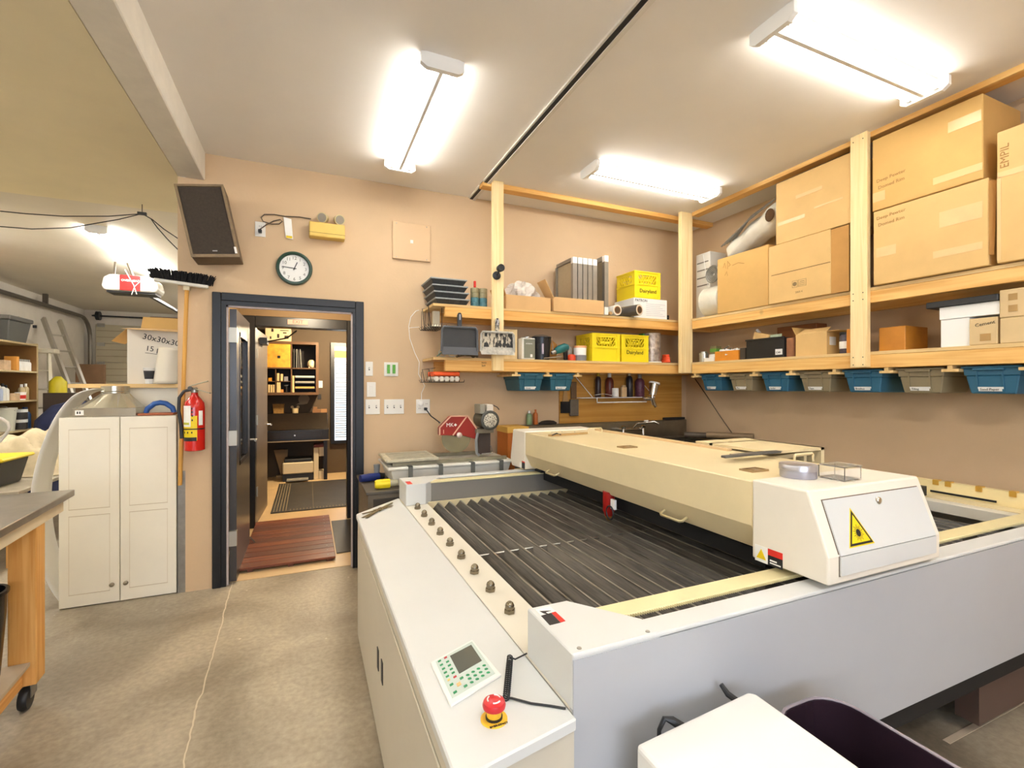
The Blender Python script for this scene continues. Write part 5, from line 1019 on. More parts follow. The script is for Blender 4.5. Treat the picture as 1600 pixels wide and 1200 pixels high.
for s in (-1, 1): MB().lathe([(.02, 0), (.024, .02), (.012, .03)], (fp.x + s * .12, 3.80, 1.04), 14).build('tap_knob', CHROME, sk, smooth=True)
sp = pY(1012, 658, 3.84); MB().tube([(sp.x - .03, 3.86, sp.z), (sp.x, 3.83, sp.z - .004)], [.01, .016], 10).build('tap_tip', WLAB, sk)
one(MB().tube([(3.56, 3.45, .985), (3.77, 3.10, .99)], .03, 14), 'drain_pipe', M('pipe_tan', (136, 112, 82), .5, .2, noise=(12, .15)), 'tan pipe lying over the corner of the sink', 'pipe', smooth=True)
one(MB().tube([(3.52, 3.70, .963), (3.77, 3.36, .967)], .03, 14), 'drain_pipe', M('pipe_dark', (84, 72, 60), .5, .3, noise=(12, .15)), 'dark pipe length lying across the sink rim', 'pipe', smooth=True)
def bottle(label, x, y, z, r, h, m, cap, name='bottle', flat=1.0, cat='bottle'):
    t = thing(name, label, cat, (x, y, z)); MB(True).lathe([(r * .92, 0), (r, .006), (r, h * .66), (r * .8, h * .76), (r * .4, h * .82)], (0, 0, 0), 16, sy=flat).build('body', m, t, smooth=True); MB(True).lathe([(r * .45, h * .82), (r * .42, h), (r * .2, h)], (0, 0, 0), 12).build('cap', cap, t, smooth=True); return t
c = pY(829, 662, 3.90); bottle('pale green bottle standing on the sink splashback', c.x, 3.93, 1.101, .026, .13, M('bottle_green', (132, 160, 118), .4), WLAB)
c = pY(839, 662, 3.90); bottle('orange bottle standing on the sink splashback', c.x, 3.93, 1.101, .022, .14, M('bottle_orange', (206, 112, 48), .4), M('bottle_orange', None))
c = pY(857, 658, 3.91); one(MB().lathe([(.085, 0), (.09, .012), (.06, .03), (.02, .036), (.001, .036)], (c.x, 3.925, 1.101), 20, sx=1.1, sy=.28), 'scrub_pad', M('pad_black', (46, 36, 30), .8), 'dark oval scrub pad lying on the splashback', 'pad', smooth=True)
one(MB().box((3.45, 3.905, 1.101), (3.72, 3.95, 1.125)), 'black_bar', BLKPL, 'black bar lying on the splashback in the corner', 'bar', bev=.003)
# wire shelf with bottles
SHY = 3.84; a, b = pY(910, 622, SHY), pY(1018, 622, SHY); zsh = a.z
wsf = thing('wire_shelf', 'white wire shelf with a towel bar on the plywood panel', 'shelf', ((a.x + b.x) / 2, SHY + .06, zsh))
for k in range(5): MB().tube([(a.x, SHY + .025 * k, zsh), (b.x, SHY + .025 * k, zsh)], .0035, 6).build('rod', WLAB, wsf)
c, d_ = pY(933, 629, SHY - .03), pY(1010, 629, SHY - .03)
MB().tube([(c.x, SHY, zsh), (c.x, SHY - .03, zsh - .006), (c.x, SHY - .03, c.z), (d_.x, SHY - .03, c.z)], .006, 8).build('towel_bar', WLAB, wsf, smooth=True)
for x in (a.x + .06, b.x - .02): MB().tube([(x + .06, SHY, zsh), (x - .06, WY - .02, zsh + .20)], .004, 6).tube([(x + .06, SHY, zsh), (x + .06, WY - .02, zsh)], .004, 6).build('bracket', WLAB, wsf)
zz = zsh + .005
def onshelf(px, py=621): return pY(px, py, SHY + .045).x
bottle('dark bottle with a yellow cap on the wire shelf', onshelf(936), SHY + .06, zz, .030, .25, M('bottle_dark', (60, 42, 40), .35), M('cap_yellow', (190, 160, 30), .45))
bottle('red brown spray bottle leaning on the wire shelf', onshelf(955), SHY + .075, zz, .042, .24, M('bottle_redbrown', (104, 44, 30), .35), WLAB)
one(MB().lathe([(.034, 0), (.034, .085), (.030, .09), (.001, .09)], (onshelf(959, 620), SHY + .02, zz), 18), 'white_tub', WLAB, 'short white labelled tub on the wire shelf', 'tub', smooth=True)
bx_ = thing('tan_flask', 'tan oblong flask on the wire shelf', 'flask', (onshelf(973), SHY + .03, zz)); MB(True).box((-.03, -.018, 0), (.03, .018, .10)).build('body', M('flask_tan', (218, 184, 136), .45), bx_, bev=.006); MB(True).box((-.016, -.012, .10), (.016, .012, .118)).build('cap', M('flask_tan', None), bx_)
bottle('black spray bottle with a pale trigger on the wire shelf', onshelf(986), SHY + .07, zz, .034, .26, M('bottle_black', (40, 36, 40), .35), M('cap_cream', (214, 196, 160), .45))
bottle('maroon bottle with a lilac label on the wire shelf', onshelf(1001), SHY + .06, zz, .048, .23, M('bottle_maroon', (110, 62, 78), .4, noise=(60, .4)), M('cap_grey', (150, 140, 124), .45))
def paper(u, v): return Vector((onshelf(925) + .26 * u, SHY - .03 + .045 * v, zz + .012 + .014 * math.sin(u * 4) + .012 * (1 - u)))
one(MB().grid(paper, 8, 4), 'paper_sheet', WLAB, 'curled white paper lying on the wire shelf', 'paper', solid=.002)
# spray gun hanging at the shelf end
c = pY(1021, 614, 3.72); sg = thing('spray_gun', 'silver paint spray gun with a white rimmed cup', 'spray gun', (c.x, 3.72, c.z - .14))
tl_ = Vector((.02, 0, .11)).normalized()
MB().tube([(c.x - .012, 3.72, c.z - .02), (c.x + .01, 3.72, c.z + .09)], [.036, .046], 20).build('cup', CHROME, sg, smooth=True); MB().tube([(c.x + .01, 3.72, c.z + .09), (c.x + .014, 3.72, c.z + .106)], [.054, .052], 22).build('cup_lid', WLAB, sg, smooth=True)
MB().tube([(c.x - .012, 3.72, c.z - .02), (c.x - .018, 3.72, c.z - .06)], .015, 10).tube([(c.x - .10, 3.73, c.z - .055), (c.x + .0, 3.72, c.z - .06)], [.02, .018], 12).tube([(c.x - .01, 3.72, c.z - .06), (c.x + .02, 3.71, c.z - .14)], [.016, .014], 10).build('gun_body', CHROME, sg, smooth=True)
MB().tube([(c.x - .05, 3.70, c.z - .05), (c.x - .035, 3.695, c.z - .11), (c.x - .02, 3.70, c.z - .12)], .005, 6).build('trigger', STEEL, sg); MB().tube([(c.x - .05, 3.73, c.z - .05), (c.x - .05, 3.82, zsh + .0)], .004, 6).build('hook', STEEL, sg)
one(MB().tube([pX(x, y, RX - .006) for x, y in ((1086, 592), (1104, 618), (1125, 650), (1146, 680), (1166, 706))], .004, 6), 'wall_cable', M('cord_brown', (92, 76, 60), .5), 'thin brown cable running down the wall beside the sink', 'cable')
# hanging brush and float
c = pY(884, 640, 3.94); br = thing('wall_brush', 'black bristled wall brush hanging beside the plywood panel', 'brush', (c.x, 3.94, 1.18))
MB().prism([(c.x - .012, 1.45), (c.x + .012, 1.45), (c.x + .03, 1.31), (c.x - .03, 1.31)], 'y', 3.945, 3.957).build('handle', M('brush_wood', (190, 150, 96), .5), br); MB().box((c.x - .05, 3.935, 1.20), (c.x + .05, 3.957, 1.31)).build('bristles', M('bristle_black', (26, 24, 24), .9), br)
c = pY(898, 640, 3.92); fl_ = thing('hand_float', 'grey hand float hanging beside the black brush', 'float', (c.x, 3.93, 1.17)); MB().box((c.x - .045, 3.925, 1.17), (c.x + .05, 3.95, 1.33)).build('plate', M('float_grey', (112, 104, 92), .4, .4, noise=(14, .2)), fl_, bev=.004); MB().box((c.x - .03, 3.93, 1.335), (c.x + .03, 3.95, 1.50)).build('board', M('float_brown', (110, 84, 58), .6, noise=(12, .15)), fl_, bev=.004)

# ------------------------------------------------------------------ things on the door wall
PLW = M('plate_white', (236, 232, 222), .4); TOG = M('toggle_grey', (84, 80, 74), .5)
def plate(label, a, b, cols, kind='toggle', name='light_switch', cat='light switch', rows=1):
    p, q = pY(*a, WY), pY(*b, WY); t = thing(name, label, cat, ((p.x + q.x) / 2, WY, q.z)); z = (p.z + q.z) / 2
    MB().box((p.x, WY - .007, q.z), (q.x, WY - .0005, p.z)).build('cover_plate', PLW, t, bev=.002)
    for k in range(cols):
        x = p.x + (q.x - p.x) * (k + .5) / cols
        if kind == 'toggle': MB().box((x - .005, WY - .0085, z - .012), (x + .005, WY - .007, z + .012)).build('slot', TOG, t); MB().box((x - .003, WY - .018, z - .002), (x + .003, WY - .0085, z + .009)).build('toggle', PLW, t)
        if kind == 'rocker': MB().box((x - .017, WY - .010, z - .034), (x + .017, WY - .007, z + .034)).build('rocker', PLW, t, bev=.002)
        if kind == 'outlet':
            for s in (-1, 1):
                MB().lathe([(.0165, 0), (.0165, -.002)], (x, WY - .007, z + s * .0195), 18, 'y').build('socket', PLW, t)
                sl_ = MB()
                for sx in (-1, 1): sl_.box((x + sx * .006 - .0012, WY - .0095, z + s * .0195 - .003), (x + sx * .006 + .0012, WY - .009, z + s * .0195 + .007))
                sl_.build('socket_slot', KLAB, t)
    return t, p, q
plate('single toggle switch highest beside the black door trim', (571, 565), (582.5, 587.5), 1)
t, p, q = plate('double switch plate with strips of green tape', (600, 566), (622, 588), 2, 'toggle')
for s in (.30, .68): x = p.x + (q.x - p.x) * s; MB().box((x - .012, WY - .0205, q.z + .022), (x + .012, WY - .0185, p.z - .02)).build('green_tape', M('tape_green', (96, 170, 60), .5, noise=(30, .2)), t)
plate('single white rocker switch beside the black door trim', (573, 597), (587, 620), 1, 'rocker')
plate('double toggle switch plate below the rocker switch', (571, 624), (593.5, 647), 2)
plate('triple toggle switch plate below the green taped one', (600, 624), (631, 646.5), 3)
t, p, q = plate('double wall outlet with a white and a black plug', (650, 624), (671.5, 645.5), 2, 'outlet', 'wall_outlet', 'outlet')
PT = (p, q)
wc_ = thing('extension_lead', 'white extension lead running from the wall outlet up past the wire baskets', 'extension lead', (.86, WY - .02, 1.30))
MB().lathe([(.021, 0), (.021, -.03), (.012, -.036)], (.872, WY - .0095, 1.312), 16, 'y').build('plug', WLAB, wc_, smooth=True)
pts = [(.872, WY - .04, 1.33), (.875, WY - .03, 1.40), (.90, 3.93, 1.46)] ; MB().tube([Vector(v) for v in pts], .003, 6).build('cord', WLAB, wc_)
MB().tube([(.855, 3.94, 1.66), (.82, 3.955, 1.74), (.78, WY - .012, 1.86), (.772, WY - .012, 1.96), (.79, WY - .012, 2.04), (.83, WY - .015, 2.09), (.855, 3.95, 2.098)], .003, 6).tube([(.772, WY - .012, 1.945), (.80, WY - .02, 1.95), (.845, 3.90, 1.95)], .0025, 6).tube([(.90, 3.93, 1.46), (.85, 3.945, 1.56), (.855, 3.94, 1.66)], .003, 6).build('cord', WLAB, wc_)
kc = sw; a = pY(665, 639, WY - .02); MB().box((a.x - .012, WY - .035, a.z - .012), (a.x + .012, WY - .0095, a.z + .012)).build('plug', BLKPL, kc, bev=.003)
b = G(350, 410); MB().tube([(a.x, WY - .03, a.z), (a.x + .04, WY - .05, a.z - .06), (a.x + .09, 3.82, a.z - .11), (b[0] - .01, SB + .02, b[1] + .0)], .005, 6).build('cord', BLKPL, kc)
# clock
ck = pY(460, 420, WY); cl_ = thing('wall_clock', 'round wall clock with a dark green rim above the doorway', 'clock', (ck.x, WY, ck.z - .125))
MB().lathe([(.105, -.001), (.128, -.001), (.128, -.02), (.122, -.032), (.112, -.034), (.104, -.026), (.103, -.012)], (ck.x, WY, ck.z), 44, 'y', caps=False).build('rim', M('clock_green', (38, 70, 54), .35), cl_, smooth=True)
MB().lathe([(.106, -.002), (.106, -.010)], (ck.x, WY, ck.z), 40, 'y').build('face', WLAB, cl_)
for k in range(1, 13):
    an = math.pi / 2 - k * math.pi / 6; text(str(k), (ck.x + .080 * math.cos(an), WY - .0102, ck.z + .080 * math.sin(an) - .012), (1, 0, 0), (0, 0, 1), .034, M('clock_numeral', (120, 112, 100), .6), cl_, 'numeral', .0003, 'CENTER')
def hand(an, ln, w): d_ = Vector((math.cos(an), 0, math.sin(an))); MB().bar(Vector((ck.x, WY - .014, ck.z)) - d_ * .015, Vector((ck.x, WY - .014, ck.z)) + d_ * ln, w, .002, up=(0, 1, 0)).build('hand', KLAB, cl_)
hand(math.pi * .972, .082, .005); hand(math.pi / 2 - .40, .052, .006)
# emergency light
p, q = pY(483, 344, WY - .08), pY(540, 377, WY - .08); el = thing('emergency_light', 'yellowed emergency light box with two lamp heads above the doorway', 'emergency light', ((p.x + q.x) / 2, WY, q.z))
YLW = M('emergency_yellow', (226, 190, 96), .45, noise=(5, .05)); EZ1, EZ0 = p.z - .005, q.z + .012
MB().box((p.x, WY - .085, EZ0), (q.x - .005, WY - .001, EZ1)).build('housing', YLW, el, bev=.006); MB().box((p.x - .002, WY - .0865, EZ0 + .028), (q.x - .003, WY - .0845, EZ0 + .031)).build('seam', M('seam_olive', (140, 112, 50), .6), el)
for px_, s in ((506, -1), (529, 1)):
    c = pY(px_, 340, WY - .06); h = Vector((c.x, WY - .05, EZ1 + .045)); d_ = Vector((s * .35 - .1, -1, -.25)).normalized()
    hd_ = MB().tube([h - d_ * .03, h - d_ * .02, h + d_ * .035], [.018, .034, .040], 16).build('lamp_head', M('head_cream', (206, 188, 138), .45), el, smooth=True)
    MB().tube([h + d_ * .032, h + d_ * .037], .033, 16).build('lens', M('lens_grey', (150, 142, 128), .15), hd_); MB().tube([(h.x, WY - .05, EZ1 - .002), (h.x, WY - .05, EZ1 + .02)], .012, 8).build('neck', M('head_cream', None), hd_)
ot, p2, q2 = plate('wall outlet with a black plug beside the loudspeaker', (398.5, 346), (415, 371), 1, 'outlet', 'wall_outlet', 'outlet')
xo = (p2.x + q2.x) / 2; zo = (p2.z + q2.z) / 2 - .02
cd = thing('lamp_cord', 'looped brown cord from the outlet to the emergency light', 'cord', (xo, WY - .02, zo)); BRC = M('cord_brown', (92, 76, 60), .5)
MB().box((xo - .012, WY - .04, zo - .012), (xo + .012, WY - .0095, zo + .012)).build('plug', BLKPL, cd, bev=.003)
cp_ = [(405, 359), (415, 352), (428, 345), (438, 343), (441, 346), (436, 350), (424, 350), (411, 346), (408, 340), (413, 335), (428, 335), (445, 338), (468, 339), (486, 342)]
MB().tube([pY(x, y, WY - (.035 if k < 2 else .012)) for k, (x, y) in enumerate(cp_)], .004, 6).build('cord', BRC, cd, smooth=True)
p, q = pY(443, 339, WY - .01), pY(458, 373, WY - .01); tg = thing('inspection_tag', 'white paper inspection tag hanging from the looped cord', 'tag', ((p.x + q.x) / 2, WY - .012, q.z)); MB().hexa([(p.x + .015, WY - .012, q.z), (q.x, WY - .012, q.z - .006), (q.x, WY - .008, q.z - .006), (p.x + .015, WY - .008, q.z), (p.x, WY - .012, p.z), (q.x - .012, WY - .012, p.z - .01), (q.x - .012, WY - .008, p.z - .01), (p.x, WY - .008, p.z)]).build('card', WLAB, tg); MB().box((p.x + .018, WY - .0135, q.z + .0), (q.x - .006, WY - .0122, q.z + .018)).build('band', YEL, tg)
# blank access panel
p, q = pY(613, 345.5, WY - .01), pY(672, 410, WY - .01); ap = thing('access_panel', 'square tan access panel screwed to the wall', 'panel', ((p.x + q.x) / 2, WY, q.z)); MB().box((p.x, WY - .022, q.z), (q.x, WY - .001, p.z)).build('cover', M('panel_tan', (214, 182, 142), .6, noise=(3, .02)), ap, bev=.003)
for sx in (.1, .9):
    for sz in (.05, .95): MB().lathe([(.005, 0), (.004, -.002)], (p.x + (q.x - p.x) * sx, WY - .022, q.z + (p.z - q.z) * sz), 8, 'y').build('screw', STEEL, ap)
MB().box(((p.x + q.x) / 2 - .012, WY - .0235, (p.z + q.z) / 2 - .014), ((p.x + q.x) / 2 + .012, WY - .0222, (p.z + q.z) / 2 + .014)).build('sticker', WLAB, ap)
# loudspeaker, tilted forward on a bracket
sk_ = thing('loudspeaker', 'brown cloth fronted loudspeaker tilted on the wall under the beam', 'loudspeaker', (-.66, WY, 2.36))
FT = [pY(272, 288, 3.72), pY(349, 289, 3.72), pY(375, 402, 3.82), pY(299, 401, 3.82)]  # front face: top left, top right, bottom right, bottom left
CAB = M('speaker_walnut', (96, 76, 52), .5, noise=(9, .15)); GRL = M('speaker_cloth', (62, 52, 42), .85, noise=(70, .2))
Tl, Tr, Br, Bl = FT
dep = Vector((.02, .13, .035)); dpt = Vector((.02, .135, .03))
Tl, Tr, Br, Bl = pY(272, 288, 3.735), pY(349, 289, 3.735), pY(375, 402, 3.75), pY(299, 402, 3.75)
nrm = ((Tr - Tl).cross(Bl - Tl)).normalized(); nrm = nrm if nrm.y > 0 else -nrm
bk_ = Vector((.0, .20, -.005))
MB().hexa([Bl, Br, Br + bk_, Bl + bk_, Tl, Tr, Tr + bk_, Tl + bk_]).build('cabinet', CAB, sk_, bev=.004)
def fm(u, v, o): return Tl.lerp(Tr, u).lerp(Bl.lerp(Br, u), v) - nrm * o
def fq(u0, v0, u1, v1, o0, o1): return [fm(u0, v1, o0), fm(u1, v1, o0), fm(u1, v0, o0), fm(u0, v0, o0), fm(u0, v1, o1), fm(u1, v1, o1), fm(u1, v0, o1), fm(u0, v0, o1)]
MB().hexa(fq(.07, .04, .93, .95, 0, .006)).build('grille', GRL, sk_)
for u0, v0, u1, v1 in ((0, 0, 1, .03), (0, .96, 1, 1), (0, .03, .055, .96), (.945, .03, 1, .96)): MB().hexa(fq(u0, v0, u1, v1, 0, .012)).build('frame', M('speaker_edge', (134, 112, 80), .5, noise=(20, .2)), sk_)
MB().hexa(fq(.46, .905, .56, .92, .006, .008)).build('badge', STEEL, sk_); MB().hexa(fq(.92, .86, .97, .95, .012, .014)).build('white_chip', WLAB, sk_)
MB().box((-.74, 3.957, 2.50), (-.64, WY - .001, 2.70)).bar((-.69, 3.965, 2.6), (-.68, 3.93, 2.6), .03).build('bracket', BLKPL, sk_)
# push broom standing bristles up against the wall end
bh = thing('push_broom', 'push broom standing upside down against the wall end', 'broom', (-.825, 3.93, .86)); a, b = pY(292, 447, 3.92), pY(281, 758, 3.95)
MB().tube([a, b], .013, 12).build('handle', wood('broom_wood', (226, 172, 84), (204, 146, 60), 'z'), bh, smooth=True)
c, d_ = pY(240, 437, 3.88), pY(326, 449, 3.92); MB().bar(c, d_, .045, .022).build('head', M('broom_block_white', (226, 222, 210), .5), bh, bev=.005); MB().box(a + Vector((-.018, -.018, -.03)), a + Vector((.018, .018, .01))).build('ferrule', M('ferrule_cream', (220, 206, 172), .5), bh)
bri = MB(); random.seed(5)
for k in range(420):
    u = random.random(); p = c.lerp(d_, u) + Vector((random.uniform(-.02, .02), random.uniform(-.02, .02), .012)); e = p + Vector((random.uniform(-.012, .012) + (u - .5) * .05, random.uniform(-.012, .012), random.uniform(.055, .075))); bri.bar(p, e, .0045)
o = bri.build('bristles', M('bristle_black', None), bh); o['kind'] = 'stuff'
# fire extinguisher
e = pY(303, 704, 3.90); fx = thing('fire_extinguisher', 'red fire extinguisher hanging on the wall beside the doorway', 'fire extinguisher', (e.x, 3.90, e.z)); ex, ez, r = e.x + .004, e.z, .062
RED = M('extinguisher_red', (206, 28, 16), .25, coat=.4)
MB().lathe([(.052, 0), (r, .006), (r, .30), (r * .93, .335), (r * .6, .365), (.022, .385), (.020, .405)], (ex, 3.90, ez), 28).build('cylinder', RED, fx, smooth=True)
MB().lathe([(.022, .405), (.024, .425), (.016, .44)], (ex, 3.90, ez), 14).build('valve', STEEL, fx, smooth=True)
MB().bar((ex - .03, 3.89, ez + .445), (ex + .10, 3.86, ez + .40), .018, .006).build('lever', M('lever_nickel', (196, 190, 168), .3, .8), fx); MB().bar((ex - .03, 3.89, ez + .45), (ex + .085, 3.86, ez + .485), .018, .006).build('lever', M('lever_nickel', None), fx)
MB().lathe([(.014, 0), (.014, -.012)], (ex - .02, 3.87, ez + .435), 14, 'y').build('gauge', M('gauge_dark', (70, 64, 56), .4), fx)
MB().tube([(ex - .02, 3.89, ez + .425), (ex - .06, 3.885, ez + .415), (ex - .085, 3.88, ez + .37), (ex - .088, 3.88, ez + .28), (ex - .075, 3.88, ez + .18), (ex - .068, 3.88, ez + .09)], [.010, .011, .011, .011, .012, .014], 10).build('hose', BLKPL, fx, smooth=True)
def wrap(a0, a1, z0, z1, rr, m, name):
    n = 8; MB().grid(lambda u, v: Vector((ex + rr * math.cos(a0 + (a1 - a0) * u), 3.90 + rr * math.sin(a0 + (a1 - a0) * u), ez + z0 + (z1 - z0) * v)), n, 1).build(name, m, fx, solid=.0008)
wrap(-2.75, -1.15, .075, .245, r + .0012, YEL, 'label_yellow'); wrap(-2.75, -1.75, .17, .315, r + .002, WLAB, 'label_white'); wrap(-2.7, -1.2, .072, .098, r + .002, KLAB, 'label_black'); wrap(-1.0, -.55, .18, .28, r + .0012, WLAB, 'label_white'); wrap(-3.0, -.2, .150, .158, r + .003, KLAB, 'strap'); wrap(-2.7, -1.9, .185, .200, r + .0026, M('label_lime', (196, 196, 60), .5), 'label_band')
lm = MB()
for k, (aa, zz_) in enumerate(((-1.70, .29), (-1.68, .265), (-1.66, .24), (-1.66, .21), (-2.5, .125), (-2.1, .125), (-1.7, .125))):
    lm.add([(ex + (r + .0028) * math.cos(aa + s * .12), 3.90 + (r + .0028) * math.sin(aa + s * .12), ez + zz_ + h) for s, h in ((0, 0), (1, 0), (1, .012), (0, .012))], [(0, 1, 2, 3)])
lm.build('label_pictogram', KLAB, fx, solid=.0005); MB().box((ex - .03, 3.955, ez + .10), (ex + .03, WY - .001, ez + .36)).build('wall_bracket', BLKPL, fx)
# ------------------------------------------------------------------ cream cupboard standing in line with the door wall
CREAM = M('cupboard_cream', (244, 236, 216), .45, noise=(2.5, .03)); GRV = M('groove_shade', (200, 182, 150), .6)
cu = thing('cupboard', 'tall cream two door cupboard standing beside the wall end', 'cupboard', (-1.17, 4.12, 0))
C0, C1, CYF, CT = -1.49, -.853, 3.975, 1.25
MB().box((C0 + .004, CYF + .02, .0), (C1 - .004, CYF + .32, CT)).build('carcass', CREAM, cu)
mid = (C0 + C1) / 2
for xa, xb, s in ((C0, mid - .0025, 1), (mid + .0025, C1, -1)):
    d = MB().box((xa, CYF, .006), (xb, CYF + .0195, CT + .002)).build('door', CREAM, cu, bev=.003)
    for z in (1.17, .645, .60, .085): MB().box((xa + .05, CYF - .0012, z), (xb - .05, CYF + .001, z + .0035)).build('groove', GRV, d)
    for z0, z1 in ((.085, .60), (.648, 1.173)):
        for x in (xa + .05, xb - .0535): MB().box((x, CYF - .0006, z0), (x + .0025, CYF + .001, z1)).build('groove', M('groove_faint', (222, 208, 180), .6), d)
    kx = (xb - .035) if s > 0 else (xa + .035)
    MB().lathe([(.006, 0), (.006, -.010), (.014, -.016), (.014, -.024), (.008, -.029), (.001, -.03)], (kx, CYF, .128), 14, 'y').build('knob', M('knob_pewter', (150, 138, 116), .3, .8), d, smooth=True)
# sheet metal duct hood on the cupboard
GALV = M('galvanised_sheet', (196, 190, 172), .25, .85, noise=(9, .12))
hc = pZ(170, 650, CT + .003); hx, hy, hz = hc.x, 4.13, CT + .004
dh = thing('duct_hood', 'galvanised duct transition standing on the cream cupboard', 'duct hood', (hx, hy, hz))
MB().box((hx - .17, hy - .13, hz), (hx + .17, hy + .13, hz + .055)).build('base_box', GALV, dh)
n = 24; sq = []; rd = []
for k in range(n):
    an = 2 * math.pi * (k + .5) / n; cx1, sy1 = math.cos(an), math.sin(an); m_ = max(abs(cx1), abs(sy1)); sq.append((hx + .165 * cx1 / m_, hy + .125 * sy1 / m_, hz + .056)); rd.append((hx + .02 + .078 * cx1, hy + .078 * sy1, hz + .155))
MB().add(sq + rd, [(k, (k + 1) % n, n + (k + 1) % n, n + k) for k in range(n)] + [tuple(range(n))[::-1], tuple(range(n, 2 * n))]).build('transition', GALV, dh)
MB().lathe([(.079, .156), (.079, .165), (.082, .168), (.079, .171), (.079, .205), (.076, .205), (.076, .160)], (hx + .02, hy, hz), 26).build('collar', GALV, dh, smooth=True)
MB().box((hx - .155, hy - .1312, hz + .012), (hx - .11, hy - .1302, hz + .044)).build('sticker', WLAB, dh); MB().box((hx - .146, hy - .1318, hz + .02), (hx - .138, hy - .1312, hz + .036)).box((hx - .133, hy - .1318, hz + .02), (hx - .126, hy - .1312, hz + .036)).build('sticker_print', KLAB, dh)
fl0, fl1 = pY(219, 648, 4.06), pY(277, 648, 4.06)
gf = thing('grout_float', 'blue handled grout float on the cream cupboard', 'float', ((fl0.x + fl1.x) / 2, 4.06, CT + .003))
MB().box((fl0.x, 4.0, CT + .004), (fl1.x - .01, 4.11, CT + .02)).build('pad', M('float_terracotta', (170, 96, 60), .7), gf, bev=.003)
xa, xb = fl0.x + .035, fl1.x - .015; MB().tube([(xa, 4.05, CT + .02), (xa + .01, 4.05, CT + .05), (xa + .05, 4.05, CT + .085), ((xa + xb) / 2, 4.05, CT + .092), (xb - .05, 4.05, CT + .085), (xb - .012, 4.05, CT + .055), (xb, 4.05, CT + .02)], [.016, .018, .018, .018, .018, .018, .016], 12).build('handle', M('float_blue', (28, 82, 156), .4), gf, smooth=True)
# board on a white panel behind the cupboard
BZ3 = 1.445
bp_ = thing('side_shelf', 'pale board shelf on a white panel behind the cupboard', 'shelf', (-1.2, 4.45, 0))
MB().box((-1.575, 4.33, BZ3), (-.846, 4.72, BZ3 + .03)).build('board', PLYX, bp_, bev=.002); MB().box((-1.30, 4.36, 0), (-.846, 4.38, BZ3 - .001)).box((-1.30, 4.38, 0), (-1.28, 4.70, BZ3 - .001)).build('panel', M('panel_laminate', (226, 220, 204), .5), bp_)
ZB3 = BZ3 + .031
wb_ = thing('open_carton', 'white cardboard box with brown open flaps and scrawled writing', 'box', (-1.05, 4.52, ZB3)); WCAR = M('carton_white', (228, 220, 204), .6, noise=(3, .03))
x0, x1, y0, y1, z1 = -1.252, -.868, 4.40, 4.70, 1.895; th = .005
MB().box((x0, y0, ZB3), (x1, y0 + th, z1)).build('front', WCAR, wb_); MB().box((x0, y1 - th, ZB3), (x1, y1, z1)).box((x0, y0 + th, ZB3), (x0 + th, y1 - th, z1)).box((x1 - th, y0 + th, ZB3), (x1, y1 - th, z1)).box((x0 + th, y0 + th, ZB3), (x1 - th, y1 - th, ZB3 + th)).build('sides', WCAR, wb_)
MB().hexa([(x0 - .01, y0 - .10, z1 - .015), (x1, y0 - .10, z1 - .025), (x1, y0, z1 - .002), (x0, y0, z1 - .002), (x0 + .0, y0 - .085, z1 - .010), (x1, y0 - .085, z1 - .02), (x1, y0 + .002, z1 + .003), (x0, y0 + .002, z1 + .003)]).build('flap', CARD, wb_)
MB().hexa([(x0, y1 - th, z1), (x1, y1 - th, z1), (x1, y1, z1), (x0, y1, z1), (x0 + .01, y1 + .03, z1 + .13), (x1, y1 + .03, z1 + .13), (x1, y1 + .034, z1 + .13), (x0 + .01, y1 + .034, z1 + .13)]).build('flap', CARD, wb_)
MB().hexa([(x0 - .003, y0, z1), (x0, y0, z1), (x0, y1, z1), (x0 - .003, y1, z1), (x0 - .10, y0 + .01, z1 - .10), (x0 - .097, y0 + .01, z1 - .10), (x0 - .097, y1, z1 - .10), (x0 - .10, y1, z1 - .10)]).build('flap', CARDL, wb_)
INKT = INK
text('30x30x30', (x0 + .09, y0, z1 - .075), (1, 0, -.22), (.2, 0, 1), .06, INKT, wb_, 'handwriting', .0004); text('15 pcs', (x0 + .11, y0, z1 - .165), (1, 0, -.12), (.1, 0, 1), .055, INKT, wb_, 'handwriting', .0004); MB().bar((x0 + .11, y0 - .0006, z1 - .182), (x0 + .21, y0 - .0006, z1 - .196), .003, .001, up=(0, 1, 0)).build('underline', INKT, wb_)
c = pY(234, 596, 4.36); cp2 = thing('mixing_cup', 'white paper cup with a black band on the board shelf', 'cup', (c.x, 4.357, ZB3))
MB(True).lathe([(.026, 0), (.038, .115), (.040, .117), (.040, .121), (.034, .121), (.024, .006), (.001, .006)], (0, 0, 0), 22).build('cup', WLAB, cp2, smooth=True); MB(True).lathe([(.0302, .036), (.0375, .098)], (0, 0, 0), 22).build('band', M('band_charcoal', (48, 48, 52), .6), cp2, smooth=True)
c = pY(258, 575, 4.35); one(MB().grid(lambda u, v: Vector((c.x - .075 + .035 * u + .16 * v * (1 - .12 * u), 4.35 - .035 * math.sin(v * math.pi) - .01, ZB3 + .275 * u + .001)), 10, 10), 'paper_roll', M('paper_white', (238, 230, 212), .6), 'curled white paper sheet standing in front of the scrawled box', 'paper', solid=.004, smooth=True)
